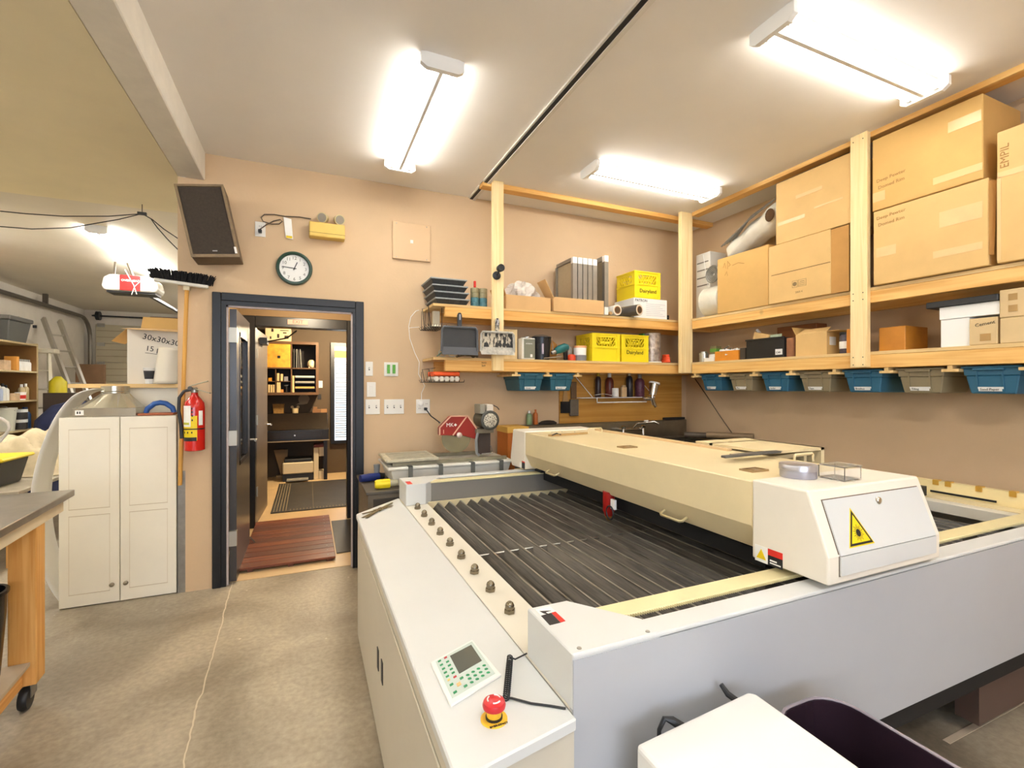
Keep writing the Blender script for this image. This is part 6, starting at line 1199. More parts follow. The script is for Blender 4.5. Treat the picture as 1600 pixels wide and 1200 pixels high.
# bent white laminate sheet bulging out beside the cupboard
arc = [(-1.34, 1.442), (-1.44, 1.40), (-1.53, 1.27), (-1.60, 1.08), (-1.645, .88), (-1.66, .70), (-1.65, .48), (-1.615, .28), (-1.56, .12), (-1.505, .012)]
def arcp(u):
    k = u * (len(arc) - 1); i = min(int(k), len(arc) - 2); f = k - i
    P = [arc[max(i - 1, 0)], arc[i], arc[i + 1], arc[min(i + 2, len(arc) - 1)]]
    return [.5 * (2 * P[1][j] + (P[2][j] - P[0][j]) * f + (2 * P[0][j] - 5 * P[1][j] + 4 * P[2][j] - P[3][j]) * f * f + (3 * P[1][j] - P[0][j] - 3 * P[2][j] + P[3][j]) * f ** 3) for j in (0, 1)]
def sh(u, v): p = arcp(u); return Vector((p[0], 4.05 + .27 * v, p[1]))
one(MB().grid(sh, 40, 4), 'laminate_sheet', M('laminate_white', (248, 245, 238), .35), 'bent white laminate sheet bulging out beside the cupboard', 'sheet', solid=.004, smooth=True)

# ------------------------------------------------------------------ steel topped work bench on castors
WBN = thing('work_bench', 'timber work bench with a steel top on castors', 'work bench', (-1.11, 3.133, 0), math.radians(4.3))
STT = M('bench_steel', (150, 142, 128), .32, .75, noise=(6, .18)); B2 = wood('bench_leg_pine', (234, 180, 104), (216, 152, 72), 'z'); B2Y = wood('bench_rail_pine', (232, 178, 104), (212, 150, 74), 'y')
MB(True).box((-1.5, -1.55, .892), (0, 0, .925)).build('steel_top', STT, WBN, bev=.003)
MB(True).box((-1.46, -1.52, .825), (-.035, -.03, .8915)).build('apron', M('apron_ply', (228, 212, 180), .6, noise=(5, .08)), WBN)
for x in (-1.43, -.135):
    for y in (-1.45, -.335): MB(True).box((x, y, .115), (x + .095, y + .095, .825)).build('leg', B2, WBN, bev=.003)
for x in (-.125, -1.40): MB(True).box((x, -1.35, .115), (x + .04, -.338, .205)).build('side_rail', B2Y, WBN, bev=.003)
MB(True).box((-1.40, -1.345, .206), (-.06, -.338, .222)).build('lower_shelf', M('shelf_worn_ply', (190, 172, 146), .6, noise=(6, .1)), WBN)
for x in (-1.38, -.085):
    for y in (-1.40, -.285):
        f = MB(True).box((x - .035, y - .035, .110), (x + .035, y + .035, .1145)).box((x - .022, y - .03, .05), (x - .018, y + .03, .11)).box((x + .018, y - .03, .05), (x + .022, y + .03, .11)).build('castor_fork', STEEL, WBN)
        MB(True).lathe([(.008, -.018), (.046, -.016), (.050, -.008), (.050, .008), (.046, .016), (.008, .018)], (x, y - .02, .0502), 24, 'x').build('castor_wheel', BLKPL, WBN, smooth=True)
c = pZ(2, 1040, .224); tb2 = thing('waste_bin', 'tapered black plastic bin on the lower shelf of the work bench', 'bin', (-1.283, 2.662, .2235))
MB(True).lathe([(.085, 0), (.09, .01), (.108, .27), (.110, .36), (.118, .362), (.118, .375), (.105, .375), (.085, .02), (.001, .02)], (0, 0, 0), 30).build('body', M('bin_black_gloss', (22, 22, 24), .25), tb2, smooth=True)

# ------------------------------------------------------------------ garage beyond the cupboard
lamp('long ceiling strip light beyond the low ceiling', (-1.85, 6.86, 2.985), 0, 2.4, .17, 1.5)
gd_ = thing('garage_door', 'closed sectional garage door with horizontal ribs', 'garage door', (-2.4, 12.0, 0)); GDM = M('garage_door_tan', (178, 166, 138), .5, noise=(2, .04))
for k in range(7):
    z = .01 + .385 * k; o = MB().box((-3.93, 12.005, z), (-1.0, 12.045, z + .38)).build('section', GDM, gd_, bev=.006)
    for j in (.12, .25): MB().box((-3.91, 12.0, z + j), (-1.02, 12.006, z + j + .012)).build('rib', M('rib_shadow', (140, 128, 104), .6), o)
    MB().box((-3.90, 11.985, z + .33), (-3.78, 12.004, z + .40)).build('hinge', STEEL, o)
TRK = M('track_galvanised', (112, 104, 92), .4, .6)
tk = thing('door_track', 'steel garage door track curving up to the ceiling', 'track', (-3.98, 11.9, 0))
zt_ = 2.80; path = [(-4.0, 11.97, .02), (-4.0, 11.97, 2.3)] + [(-4.0, 11.97 - .42 * (1 - math.cos(a * math.pi / 12)), 2.38 + .42 * math.sin(a * math.pi / 12)) for a in range(7)] + [(-4.0, 7.2, zt_)]
MB().tube(path, .035, 6).build('rail', TRK, tk); MB().box((-4.03, 8.6, zt_), (-3.97, 8.65, 2.985)).build('hanger', TRK, tk); MB().box((-4.03, 10.2, zt_), (-3.97, 10.25, 2.985)).build('hanger', TRK, tk)
sb_ = thing('spring_shaft', 'dark torsion spring shaft above the garage door', 'shaft', (-2.4, 11.9, 2.80)); MB().tube([(-3.95, 11.9, 2.86), (-1.0, 11.9, 2.86)], .016, 8).build('shaft', BLKPL, sb_); MB().tube([(-3.0, 11.9, 2.86), (-1.5, 11.9, 2.86)], .035, 10).build('spring', M('spring_rust', (110, 60, 44), .6), sb_); MB().lathe([(.09, -.03), (.09, .03)], (-3.85, 11.9, 2.86), 16, 'x').build('drum', BLKPL, sb_); MB().box((-2.45, 11.88, 2.84), (-2.40, 12.0, 2.88)).box((-3.92, 11.88, 2.84), (-3.89, 12.0, 2.88)).build('bracket', BLKPL, sb_)
op = thing('door_opener', 'white garage door opener with a red front hanging from the ceiling', 'door opener', (-1.98, 7.2, 2.60)); ox, oy, oz = -1.98, 7.2, 2.70
MB().prism([(ox - .28, oz - .05), (ox - .25, oz - .09), (ox + .25, oz - .09), (ox + .28, oz - .04), (ox + .25, oz + .07), (ox + .18, oz + .10), (ox - .20, oz + .10), (ox - .26, oz + .06)], 'y', oy - .14, oy + .16).build('lens_housing', M('opener_white', (214, 212, 206), .4), op, bev=.012)
MB().box((ox - .10, oy - .152, oz - .088), (ox + .10, oy - .13, oz + .098)).build('red_front', M('opener_red', (170, 24, 22), .4), op, bev=.004); text('OVERHEAD', (ox - .085, oy - .153, oz + .02), (1, 0, 0), (0, 0, 1), .036, WLAB, op)
MB().box((ox - .24, oy - .10, oz - .112), (ox + .24, oy + .14, oz - .09)).build('base', BLKPL, op); MB().box((ox - .02, oy + .12, oz - .03), (ox + .02, 11.8, oz + .01)).build('drive_rail', BLKPL, op)
for s in (-1, 1): MB().bar((ox - .10 + s * .10, oy, oz + .09), (ox - .14 + s * .06, oy + .05, 2.985), .02).build('hanger', TRK, op)
MB().tube([(ox - .05, oy - .15, oz + .16), (ox + .04, oy - .16, oz - .02), (ox + .07, oy - .16, oz - .13)], .004, 6).tube([(ox + .14, oy - .15, oz + .08), (ox + .05, oy - .165, oz - .04), (ox + .02, oy - .165, oz - .14)], .004, 6).build('loose_wire', WLAB, op)
cw = thing('ceiling_cable', 'thin black cables strung under the low ceiling edge', 'cable', pY(222, 334, 4.7)); 
MB().tube([pY(x, y, 4.7) for x, y in ((-30, 327), (0, 330), (40, 334), (100, 338), (170, 338), (222, 334))], .004, 5).tube([pY(x, y, 4.7) for x, y in ((-30, 352), (0, 354), (50, 358), (110, 356), (150, 349), (185, 343), (222, 334))], .004, 5).build('cable', BLKPL, cw)
MB().tube([pY(x, y, 4.7) for x, y in ((222, 334), (238, 343), (256, 358), (280, 374), (310, 392))], .004, 5).tube([pY(x, y, 4.7) for x, y in ((222, 334), (236, 342), (246, 356), (262, 374), (280, 392), (306, 412))], .004, 5).build('cable', BLKPL, cw); k_ = pY(222, 334, 4.7); MB().box(k_ - Vector((.03, .01, .01)), k_ + Vector((.03, .01, .012))).tube([k_, k_ + Vector((0, 0, LZ - k_.z))], .003, 5).build('cable_tie', BLKPL, cw)
# shelving against the left wall
SHM = M('chipboard_edge', (196, 176, 132), .7, noise=(20, .1)); SHB = M('hardboard_brown', (136, 96, 46), .7, noise=(4, .08))
su = thing('garage_shelving', 'brown garage shelving unit with paint tins and bottles', 'shelving', (-3.8, 8.2, 0))
MB().box((-4.08, 8.98, 0), (-3.60, 9.0, 2.07)).build('side_panel', SHM, su); MB().box((-4.08, 7.0, 0), (-3.60, 7.02, 2.07)).build('side_panel', SHM, su); MB().box((-4.10, 7.0, 0), (-4.081, 9.0, 2.07)).build('back_panel', SHB, su); MB().box((-4.08, 8.972, .06), (-3.61, 8.979, 2.04)).build('side_lining', SHB, su)
zs = [.05, .45, .856, 1.262, 1.668, 2.055]
for z in zs: MB().box((-4.08, 7.02, z - .022), (-3.598, 8.971, z)).build('shelf_board', SHM, su)
def gx(px, py): return pX(px, py, -3.68)
gsn = {1.668: 'second shelf', 1.262: 'third shelf'}
for k in range(9):
    y = gx(22.4 + 2.85 * k, 577).y; bottle('slim white cartridge in the row on the paint shelf', -3.68, y, 1.669, .025, .165, WLAB, M('cap_silver', (180, 178, 170), .4), 'cartridge', cat='cartridge')['group'] = 'white cartridges on the paint shelf'
one(MB().box((-3.75, gx(19, 577).y - .03, 1.669), (-3.62, gx(13, 577).y + .12, 1.86)), 'orange_block', M('block_orange', (222, 156, 66), .6), 'orange wooden block beside the white cartridges', 'block', bev=.003); one(MB().box((-3.78, gx(11, 577).y - .15, 1.669), (-3.64, gx(11, 577).y, 1.80)), 'glue_box', M('box_tan_white', (206, 176, 140), .6, noise=(14, .2)), 'tan and white packet beside the orange block', 'packet', bev=.003)
specs = [(2, .035, .20, 'bottle_blue_white', (170, 184, 206), 'pale blue bottle'), (7, .035, .23, 'bottle_white2', (230, 228, 220), 'tall white bottle'), (12, .035, .21, 'bottle_white2', None, 'shorter white bottle'), (31, .05, .17, 'bottle_clear', (190, 186, 170), 'cloudy wide bottle'), (36.5, .035, .22, 'bottle_tan', (206, 184, 140), 'tan bottle'), (43, .035, .23, 'bottle_cream', (222, 202, 156), 'cream bottle')]
for px_, r, h, mn, col, nm in specs:
    bottle(nm + ' on the third garage shelf', -3.70, gx(px_, 620).y, 1.263, r, h, M(mn, col, .4), WLAB if 'white' not in nm else BLKPL) if px_ != 31 else bottle(nm + ' on the third garage shelf', -3.88, gx(33, 620).y, 1.263, r, h, M(mn, col, .4), WLAB)
tb_ = thing('glue_tub', 'white tub with a red and black label on the third garage shelf', 'tub', (-3.66, gx(29, 622).y, 1.263)); MB(True).lathe([(.05, 0), (.055, .09), (.058, .092), (.058, .11), (.001, .11)], (0, 0, 0), 20).build('body', WLAB, tb_, smooth=True); MB(True).lathe([(.0535, .02), (.0558, .07)], (0, 0, 0), 20).build('label', RLAB, tb_)
one(MB().box((-3.72, gx(20, 622).y - .05, 1.263), (-3.63, gx(20, 622).y + .06, 1.36)), 'tan_box', M('box_tan_white', None), 'small tan box beside the white glue tub', 'box', bev=.003)
pl_ = thing('plastic_pail', 'big white plastic pail on the lower garage shelf', 'pail', (-3.75, gx(14, 660).y, .857)); MB(True).lathe([(.12, 0), (.14, .28), (.147, .282), (.147, .31), (.001, .31)], (0, 0, 0), 26).build('body', M('pail_white', (216, 214, 196), .4), pl_, smooth=True); MB(True).tube([(-.14, -.02, .27), (-.08, -.10, .33), (.0, -.13, .34), (.08, -.1, .33), (.14, -.02, .27)], .005, 6).build('bail', STEEL, pl_)
for k in range(2):
    t = thing('paint_tin', ('lower' if k == 0 else 'upper') + ' paint tin with a white band beside the plastic pail', 'tin', (-3.68, gx(32, 662).y, .857 + .142 * k)); MB(True).lathe([(.072, 0), (.072, .10), (.074, .101), (.074, .14), (.001, .14)], (0, 0, 0), 22).build('can', M('tin_darkgrey', (64, 60, 58), .4), t, smooth=True); MB(True).lathe([(.0735, .095), (.0745, .098), (.0745, .135), (.0735, .138)], (0, 0, 0), 22).build('band', WLAB, t)
bj = bottle('blue jug with a green label on the lower garage shelf', -3.70, gx(42, 662).y, .857, .065, .30, M('jug_blue', (48, 82, 128), .4), M('jug_blue', None), 'jug', .7, 'jug'); MB(True).box((-.05, -.0605, .04), (.0, -.0545, .19)).build('label', M('label_green', (120, 180, 60), .5), bj)
# on top of the shelving
a, b = gx(6, 534), gx(44, 534); gt_ = thing('grey_tote', 'dark grey lidded tote on top of the garage shelving', 'tote', (-3.80, (a.y + b.y) / 2, 2.056)); MB().hexa([(-4.0, a.y + .04, 2.056), (-3.66, a.y + .04, 2.056), (-3.66, b.y - .10, 2.056), (-4.0, b.y - .10, 2.056), (-4.03, a.y, 2.34), (-3.63, a.y, 2.34), (-3.63, b.y - .04, 2.34), (-4.03, b.y - .04, 2.34)]).build('tub', M('tote_grey', (84, 84, 80), .4), gt_, bev=.008); MB().box((-4.05, a.y - .02, 2.341), (-3.61, b.y - .02, 2.40)).build('lid', M('tote_lid', (96, 94, 88), .4), gt_, bev=.01); MB().box((-3.62, b.y - .03, 2.29), (-3.58, b.y - .01, 2.33)).build('latch', BLKPL, gt_)
r_ = gx(1, 520); one(MB().lathe([(.10, 0), (.17, .10), (.18, .22), (.12, .34), (.03, .38)], (-3.76, 7.22, 2.056), 24), 'red_bag', M('bag_red', (206, 44, 30), .5), 'round red container at the end of the shelving top', 'container', smooth=True)
one(MB().box((-4.03, 8.945, 2.056), (-3.78, 8.968, 2.45)), 'cream_panel', M('panel_cream', (206, 194, 160), .6), 'cream panel standing on the end of the shelving', 'panel')
# ladder, step ladder, tarp, table with drop cloth and tote
ALM = M('aluminium_dull', (190, 184, 172), .35, .8)
ld = thing('extension_ladder', 'long aluminium ladder leaning against the garage wall', 'ladder', (-3.0, 8.8, 0)); A0, A1 = Vector((-2.83, 8.95, 0.03)), Vector((-3.92, 9.95, 2.55)); sd = Vector((.10, .27, 0))
for s in (0, 1): MB().bar(A0 + sd * s, A1 + sd * s, .035, .08).build('rail', ALM, ld)
for k in range(9): f = (k + .6) / 9.6; MB().tube([A0.lerp(A1, f), A0.lerp(A1, f) + sd], .015, 8).build('rung', ALM, ld)
sl_ = thing('step_ladder', 'white folded step ladder standing by the shelving end', 'ladder', (-3.72, 9.35, 0)); WLD = M('ladder_cream', (214, 206, 184), .45); yq = 9.25
for x in (-3.84, -3.56): MB().bar((x, yq, .0), (x + (.04 if x < -3.7 else -.04), yq + .05, 1.95), .03, .06).build('front_rail', WLD, sl_)
for k in range(6): MB().box((-3.83 + .005 * k, yq + .0, .28 + .28 * k), (-3.57 - .005 * k, yq + .09, .30 + .28 * k)).build('step', WLD, sl_)
MB().box((-3.82, yq - .02, 1.95), (-3.50, yq + .13, 2.02)).build('top_cap', WLD, sl_, bev=.01)
for x in (-3.82, -3.58): MB().bar((x, yq + .22, 0), (x + (.03 if x < -3.7 else -.03), yq + .09, 1.93), .025, .04).build('rear_rail', WLD, sl_)
def tarp(u, v):
    an = 2 * math.pi * v; k = [1.10, 1.06, 1.0, .93, .55, .0]; i = u * 5; j = min(int(i), 4); r = k[j] + (k[j + 1] - k[j]) * (i - j); zz_ = [0, .35, .75, 1.05, 1.22, 1.27]; z_ = zz_[j] + (zz_[j + 1] - zz_[j]) * (i - j)
    w_ = 1 + .06 * math.sin(an * 7 + u * 3) + .04 * math.sin(an * 13); c4 = abs(math.cos(an)) ** 4 + abs(math.sin(an)) ** 4; q_ = r * w_ / c4 ** .25
    return Vector((-2.90 + .34 * q_ * math.cos(an), 8.15 + .34 * q_ * math.sin(an), .001 + z_ + .05 * math.cos(an) * (u > .5) * (1 - u) * 2))
one(MB().grid(tarp, 20, 40), 'covered_stack', M('tarp_navy', (36, 42, 74), .75, noise=(9, .15)), 'navy blue tarp draped over a stack in the garage', 'tarp', smooth=True)
one(MB().lathe([(.10, 0), (.10, .16), (.05, .22), (.03, .24)], (-3.38, 9.0, 1.36), 18), 'yellow_jug', M('jug_yellow', (196, 180, 30), .45), 'yellow jug on the dark cabinet by the step ladder', 'jug', smooth=True)
one(MB().box((-3.52, 8.92, 0), (-3.14, 9.3 - .12, 1.358)), 'dark_cabinet', M('cabinet_dark_brown', (66, 52, 40), .6, noise=(6, .1)), 'dark brown low cabinet under the yellow jug', 'cabinet', bev=.005)
one(MB().box((-3.80, 10.75, 0), (-3.40, 10.85, 1.85)), 'brown_board', M('board_brown', (124, 92, 62), .7, noise=(5, .15)), 'brown boards standing behind the long ladder', 'boards')
tbl = thing('low_table', 'low grey table carrying the drop cloth and the yellow lidded tote', 'table', (-2.8, 5.7, 0)); TZ = .62
MB().box((-3.5, 5.0, TZ - .03), (-2.12, 6.7, TZ)).build('top', M('table_grey', (176, 166, 146), .5, noise=(7, .12)), tbl, bev=.003)
for x in (-3.45, -2.22):
    for y in (5.06, 6.6): MB().box((x, y, 0), (x + .06, y + .06, TZ - .031)).build('leg', B2, tbl)
to = thing('yellow_lid_tote', 'black tote with a bright yellow lid on the low table', 'tote', (-2.65, 5.38, TZ)); MB().hexa([(-2.96, 5.20, TZ + .001), (-2.34, 5.20, TZ + .001), (-2.34, 5.56, TZ + .001), (-2.96, 5.56, TZ + .001), (-3.0, 5.16, TZ + .215), (-2.30, 5.16, TZ + .215), (-2.30, 5.60, TZ + .215), (-3.0, 5.60, TZ + .215)]).build('tub', M('tote_black', (48, 47, 44), .5), to, bev=.01); MB().box((-3.03, 5.13, TZ + .216), (-2.27, 5.63, TZ + .245)).build('lid', M('lid_yellow', (236, 208, 34), .45), to, bev=.012)
MB().lathe([(.055, 0), (.075, 0), (.075, -.003), (.055, -.003)], (-2.46, 5.176, TZ + .115), 24, 'y').build('ring_mark', WLAB, to)
def heap(u, v):
    x = -3.25 + 1.12 * u; y = 5.72 + .85 * v; e = min(u, 1 - u, v, 1 - v) * 3.2; e = min(1, e); e = e * e * (3 - 2 * e)
    z_ = .26 + .05 * math.sin(6 * u + 4 * v) + .075 * abs(math.sin(10 * u - 8 * v + 1)) + .05 * abs(math.sin(17 * u + 11 * v)) + .02 * abs(math.sin(31 * u - 20 * v))
    return Vector((x + .03 * math.sin(11 * v), y + .03 * math.sin(13 * u), TZ + .004 + max(.0, z_) * e))
one(MB().grid(heap, 60, 44), 'drop_cloth', M('canvas_cream', (196, 180, 148), .85, noise=(20, .08)), 'heap of cream canvas drop cloth on the low table', 'drop cloth', solid=.006, smooth=True)
one(MB().tube([pY(x, y, 5.15) for x, y in ((-10, 652), (2, 654), (12, 660), (15, 668), (11, 676), (2, 687), (-10, 700))], .012, 8).tube([pY(-10, 700, 5.15), Vector((-2.86, 5.15, TZ + .2455 + .012))], .012, 8), 'white_hose', M('hose_white', (222, 214, 204), .4), 'loop of white hose standing over the yellow lidded tote', 'hose', smooth=True)

# ------------------------------------------------------------------ doorway, vestibule and office
pm = thing('duckboard', 'dark red wooden duckboard lying in the doorway', 'duckboard', (-.15, 4.85, .004)); DW = [wood('duck_wood_a', (118, 60, 34), (88, 42, 24), 'x', .4), wood('duck_wood_b', (100, 50, 30), (74, 36, 22), 'x', .4), wood('duck_wood_c', (132, 70, 40), (96, 48, 28), 'x', .4)]
for k in range(11):
    y = 4.185 + .1255 * k; o = MB().box((-.50, y, .022), (.208, y + .118, .042)).build('plank', DW[(k * 2) % 3], pm, bev=.003)
for x in (-.44, -.15, .14): MB().box((x, 4.19, .005), (x + .04, 5.55, .0215)).build('batten', DW[1], pm)
for k in range(11):
    y = 4.185 + .1255 * k; MB().lathe([(.006, 0), (.005, .002)], (.15, y + .06, .042), 8).build('nail', STEEL, pm)
one(MB().box((.225, 4.35, .005), (.46, 5.40, .012)), 'rubber_mat', M('rubber_black', (40, 36, 32), .5, noise=(6, .25)), 'black rubber mat beside the duckboard in the doorway', 'mat')
rg_ = thing('office_rug', 'black rug with a striped border on the office floor', 'rug', (.15, 6.95, .005)); MB().box((-.395, 6.0, .005), (.75, 7.74, .014)).build('field', M('rug_black', (52, 48, 42), .6, noise=(5, .25)), rg_)
for k in range(5): MB().box((-.375 + .032 * k, 6.04, .0142), (-.363 + .032 * k, 7.70, .016)).build('stripe', M('rug_stripe', (120, 108, 84), .8), rg_)
for k in range(26): MB().box((-.20 + .036 * k, 6.03, .0142), (-.188 + .036 * k, 6.10, .016)).build('stripe', M('rug_stripe', None), rg_)
MB().box((.05, 6.1, .0142), (.056, 7.7, .0155)).build('line', M('rug_stripe', None), rg_)
ex_ = pY(449.5, 499, 5.455), pY(481, 508, 5.455); eg = thing('exit_sign', 'small pinkish exit sign on the black inner door frame', 'sign', (0, 5.45, ex_[1].z)); MB().box((ex_[0].x, 5.452, ex_[1].z), (ex_[1].x, 5.459, ex_[0].z)).build('plate', M('exit_plate', (190, 140, 120), .5), eg); text('EXIT', ((ex_[0].x + ex_[1].x) / 2, 5.4515, ex_[1].z + .012), (1, 0, 0), (0, 0, 1), .05, RLAB, eg, align='CENTER')
KAL = M('cube_walnut', (96, 66, 38), .5, noise=(5, .1)); KI = M('cube_inside', (44, 34, 28), .6)
cs = thing('cube_shelf', 'walnut four cube wall shelf over the office desk', 'shelf', (-.24, 8.2, 1.32)); CF, CB = 8.02, 8.41; X0, X1, Z0, Z1 = -.63, .148, 1.319, 2.147; T = .04; XM, ZM = (X0 + X1) / 2, (Z0 + Z1) / 2
MB().box((X0, CF, Z0), (X1, CB, Z0 + T)).box((X0, CF, Z1 - T), (X1, CB, Z1)).box((X0, CF, Z0 + T), (X0 + T, CB, Z1 - T)).box((X1 - T, CF, Z0 + T), (X1, CB, Z1 - T)).build('frame', KAL, cs); MB().box((XM - .009, CF + .004, Z0 + T), (XM + .009, CB, Z1 - T)).box((X0 + T, CF + .004, ZM - .009), (X1 - T, CB, ZM + .009)).build('divider', KAL, cs); MB().box((X0 + T, CB - .006, Z0 + T), (X1 - T, CB, Z1 - T)).build('back', KI, cs)
dbx_ = thing('drawer_box', 'orange burl wood drawer box in the cube shelf', 'drawer', (-.43, 8.2, ZM + .01)); MB().box((X0 + T + .004, CF + .002, ZM + .0095), (XM - .013, CB - .02, Z1 - T - .004)).build('front', M('burl_orange', (222, 154, 50), .45, noise=(13, .3)), dbx_, bev=.003); xm = (X0 + T + XM) / 2; MB().box((xm - .02, CF + .0, ZM + .15), (xm + .02, CF + .0025, ZM + .19)).build('finger_hole', DARK, dbx_)
zsh2 = ZM + .0095
for k in range(4):
    x = XM + .03 + .035 * k; one(MB().hexa([(x, CF + .03, zsh2), (x + .012, CF + .03, zsh2), (x + .012, CF + .27, zsh2), (x, CF + .27, zsh2), (x - .02 * (k > 1) - .0, CF + .03, zsh2 + .29), (x + .012 - .02 * (k > 1), CF + .03, zsh2 + .29), (x + .012 - .02 * (k > 1), CF + .27, zsh2 + .29), (x - .02 * (k > 1), CF + .27, zsh2 + .29)]), 'file_folder', M('folder_grey_%d' % (k % 2), (120, 120, 112) if k % 2 else (70, 68, 64), .5), 'thin upright file folder in the cube shelf', 'folder', 'folders in the cube shelf')
bl = thing('patterned_ball', 'black and white patterned ball clock in the cube shelf', 'ball', (.045, CF + .1, zsh2)); MB(True).lathe([(.001, .0), (.03, .006), (.055, .03), (.062, .066), (.055, .10), (.03, .126), (.001, .132)], (0, 0, 0), 20).build('ball', M('ball_white', (214, 196, 160), .5, noise=(28, .6)), bl, smooth=True)
for s in (-1, 1): MB(True).lathe([(.012, 0), (.012, .03)], (s * .035, -.02, .0005), 8).build('foot', M('ball_white', None), bl)
xi = X0 + T; MB().box((xi, CF + .02, Z0 + T + .165), (XM - .009, CB - .01, Z0 + T + .175)).box((xi + .125, CF + .02, Z0 + T), (xi + .135, CB - .01, ZM - .01)).build('insert', KAL, cs)
zc1, zc2 = Z0 + T + .0005, Z0 + T + .1755
for k in range(3): one(MB().box((xi + .025 + .033 * k, CF + .03, zc1), (xi + .05 + .033 * k, CF + .15, zc1 + .12)), 'small_book', M('book_cream', (216, 186, 132), .6), 'small cream book in the lower insert of the cube shelf', 'book', 'books in the lower insert', bev=.002)
for k in range(2): one(MB().box((xi + .145 + .05 * k, CF + .03, zc2), (xi + .178 + .05 * k, CF + .15, zc2 + .12 - .01 * k)), 'small_book', M('book_cream', None), 'small cream book in the upper insert of the cube shelf', 'book', 'books in the upper insert', bev=.002)
one(MB().box((xi + .245, CF + .03, zc2), (xi + .30, CF + .12, zc2 + .07)), 'grey_packet', M('packet_grey', (130, 128, 134), .5), 'grey packet beside the books in the upper insert', 'packet'); one(MB().box((xi + .145, CF + .03, zc1), (xi + .195, CF + .14, zc1 + .155)), 'pale_frame', M('book_cream', None), 'pale framed card in the lower insert', 'card'); one(MB().box((xi + .20, CF + .04, zc1), (xi + .235, CF + .08, zc1 + .045)), 'orange_cube', M('cube_orange', (220, 140, 70), .5), 'little orange cube in the lower insert', 'cube'); one(MB().box((xi + .03, CF + .04, zc2), (xi + .075, CF + .09, zc2 + .05)), 'amber_cube', M('cube_amber', (206, 140, 30), .5), 'little amber cube in the upper insert', 'cube'); one(MB().lathe([(.012, 0), (.012, .09), (.04, .1), (.04, .115), (.001, .115)], (xi + .28, CF + .09, zc1), 14), 'dark_goblet', M('goblet_grey', (86, 90, 94), .4), 'dark goblet in the lower insert', 'goblet', smooth=True)
for k, z in enumerate((.06, .145, .23)):
    t = one(MB().box((XM + .05, CF + .03, Z0 + T + z), (X1 - T - .02, CF + .30, Z0 + T + z + .03)), 'paper_tray', M('tray_paper_%d' % k, [(206, 160, 90), (150, 146, 134), (196, 192, 180)][k], .6), ['lowest', 'middle', 'upper'][k] + ' letter tray of papers in the cube shelf', 'paper tray', bev=.003)
MB().box((XM + .012, CF + .04, Z0 + T + .0005), (XM + .04, CF + .25, Z0 + T + .26)).build('upright', M('book_cream', None), cs)
for k in range(3): MB().box((XM + .045, CF + .02, Z0 + T + .0005 + .085 * k + .05), (X1 - T, CF + .31, Z0 + T + .0585 + .085 * k)).build('tray_shelf', BLKPL, cs)
tx = thing('letter_carton', 'cream carton printed with dark shapes on top of the cube shelf', 'box', (-.42, 8.2, Z1)); MB().box((-.60, CF + .03, Z1 + .001), (-.25, CB - .03, Z1 + .20)).build('carton', M('carton_cream', (226, 200, 156), .6), tx); 
for x, z, w_, h_ in ((-.52, .14, .03, .05), (-.44, .05, .03, .06), (-.36, .12, .05, .02), (-.34, .04, .06, .05), (-.54, .03, .02, .04), (-.40, .16, .12, .012)): MB().box((x, CF + .0285, Z1 + z), (x + w_, CF + .0298, Z1 + z + h_)).build('print', KI, tx)
dk = thing('writing_desk', 'black drop front writing desk in the office', 'desk', (-.16, 8.1, 0)); BLKF = M('desk_black', (26, 22, 19), .3); DX0, DX1 = -.66, .29
MB().box((DX0, 7.86, .63), (DX1, 8.40, .79)).build('apron', BLKF, dk, bev=.004); MB().prism([(7.88, .792), (8.395, .792), (8.395, 1.03), (8.14, 1.03)], 'x', DX0 + .01, DX1 - .01).build('slant_front', M('desk_black_sheen', (34, 28, 23), .25), dk, bev=.004); MB().box((DX0 - .01, 7.845, .615), (DX1 + .01, 7.862, .628)).build('edge_strip', M('desk_edge_pale', (150, 132, 108), .4), dk); MB().box((DX0 + .10, 7.852, .66), (DX1 - .10, 7.859, .765)).build('drawer', M('desk_black_sheen', None), dk)
for x in (DX0 + .02, DX1 - .07):
    for y in (7.87, 8.34): MB().box((x, y, .004), (x + .05, y + .05, .63)).build('leg', BLKF, dk)
MB().lathe([(.012, 0), (.012, -.012)], (-.19, 7.852, .71), 12, 'y').build('knob', CHROME, dk); MB().lathe([(.009, 0), (.009, -.012)], (-.19, 8.12, .985), 10, 'y').build('knob', CHROME, dk)
DT = 1.031
wkr = thing('wicker_basket', 'small wicker basket on the writing desk', 'basket', (-.43, 8.27, DT)); MB(True).hexa([(-.07, -.05, 0), (.07, -.05, 0), (.07, .05, 0), (-.07, .05, 0), (-.08, -.06, .135), (.08, -.06, .135), (.08, .06, .135), (-.08, .06, .135)]).build('basket', M('wicker', (150, 110, 52), .7, noise=(60, .3)), wkr); MB(True).box((-.083, -.063, .136), (.083, .063, .146)).build('rim', M('wicker', None), wkr)
mg = thing('animal_mug', 'cream mug with two round ears on the writing desk', 'mug', (-.195, 8.25, DT)); MB(True).lathe([(.045, 0), (.05, .07), (.048, .075), (.001, .075)], (0, 0, 0), 20).build('cup', M('mug_cream', (196, 172, 128), .5), mg, smooth=True)
for s in (-1, 1): MB(True).lathe([(.022, -.01), (.022, .01)], (s * .042, 0, .093), 14, 'y').build('ear', M('mug_cream', None), mg)
one(MB().box((.06, 8.22, DT), (.18, 8.35, DT + .05)).box((.07, 8.22, DT + .0505), (.13, 8.34, DT + .09)), 'card_box', M('cardbox_brown', (134, 92, 54), .6), 'brown card box with a step on the writing desk', 'box'); one(MB().box((.185, 8.2, DT), (.275, 8.3, DT + .055)), 'note_box', M('note_tan', (160, 116, 72), .6), 'low tan note box on the writing desk corner', 'box')
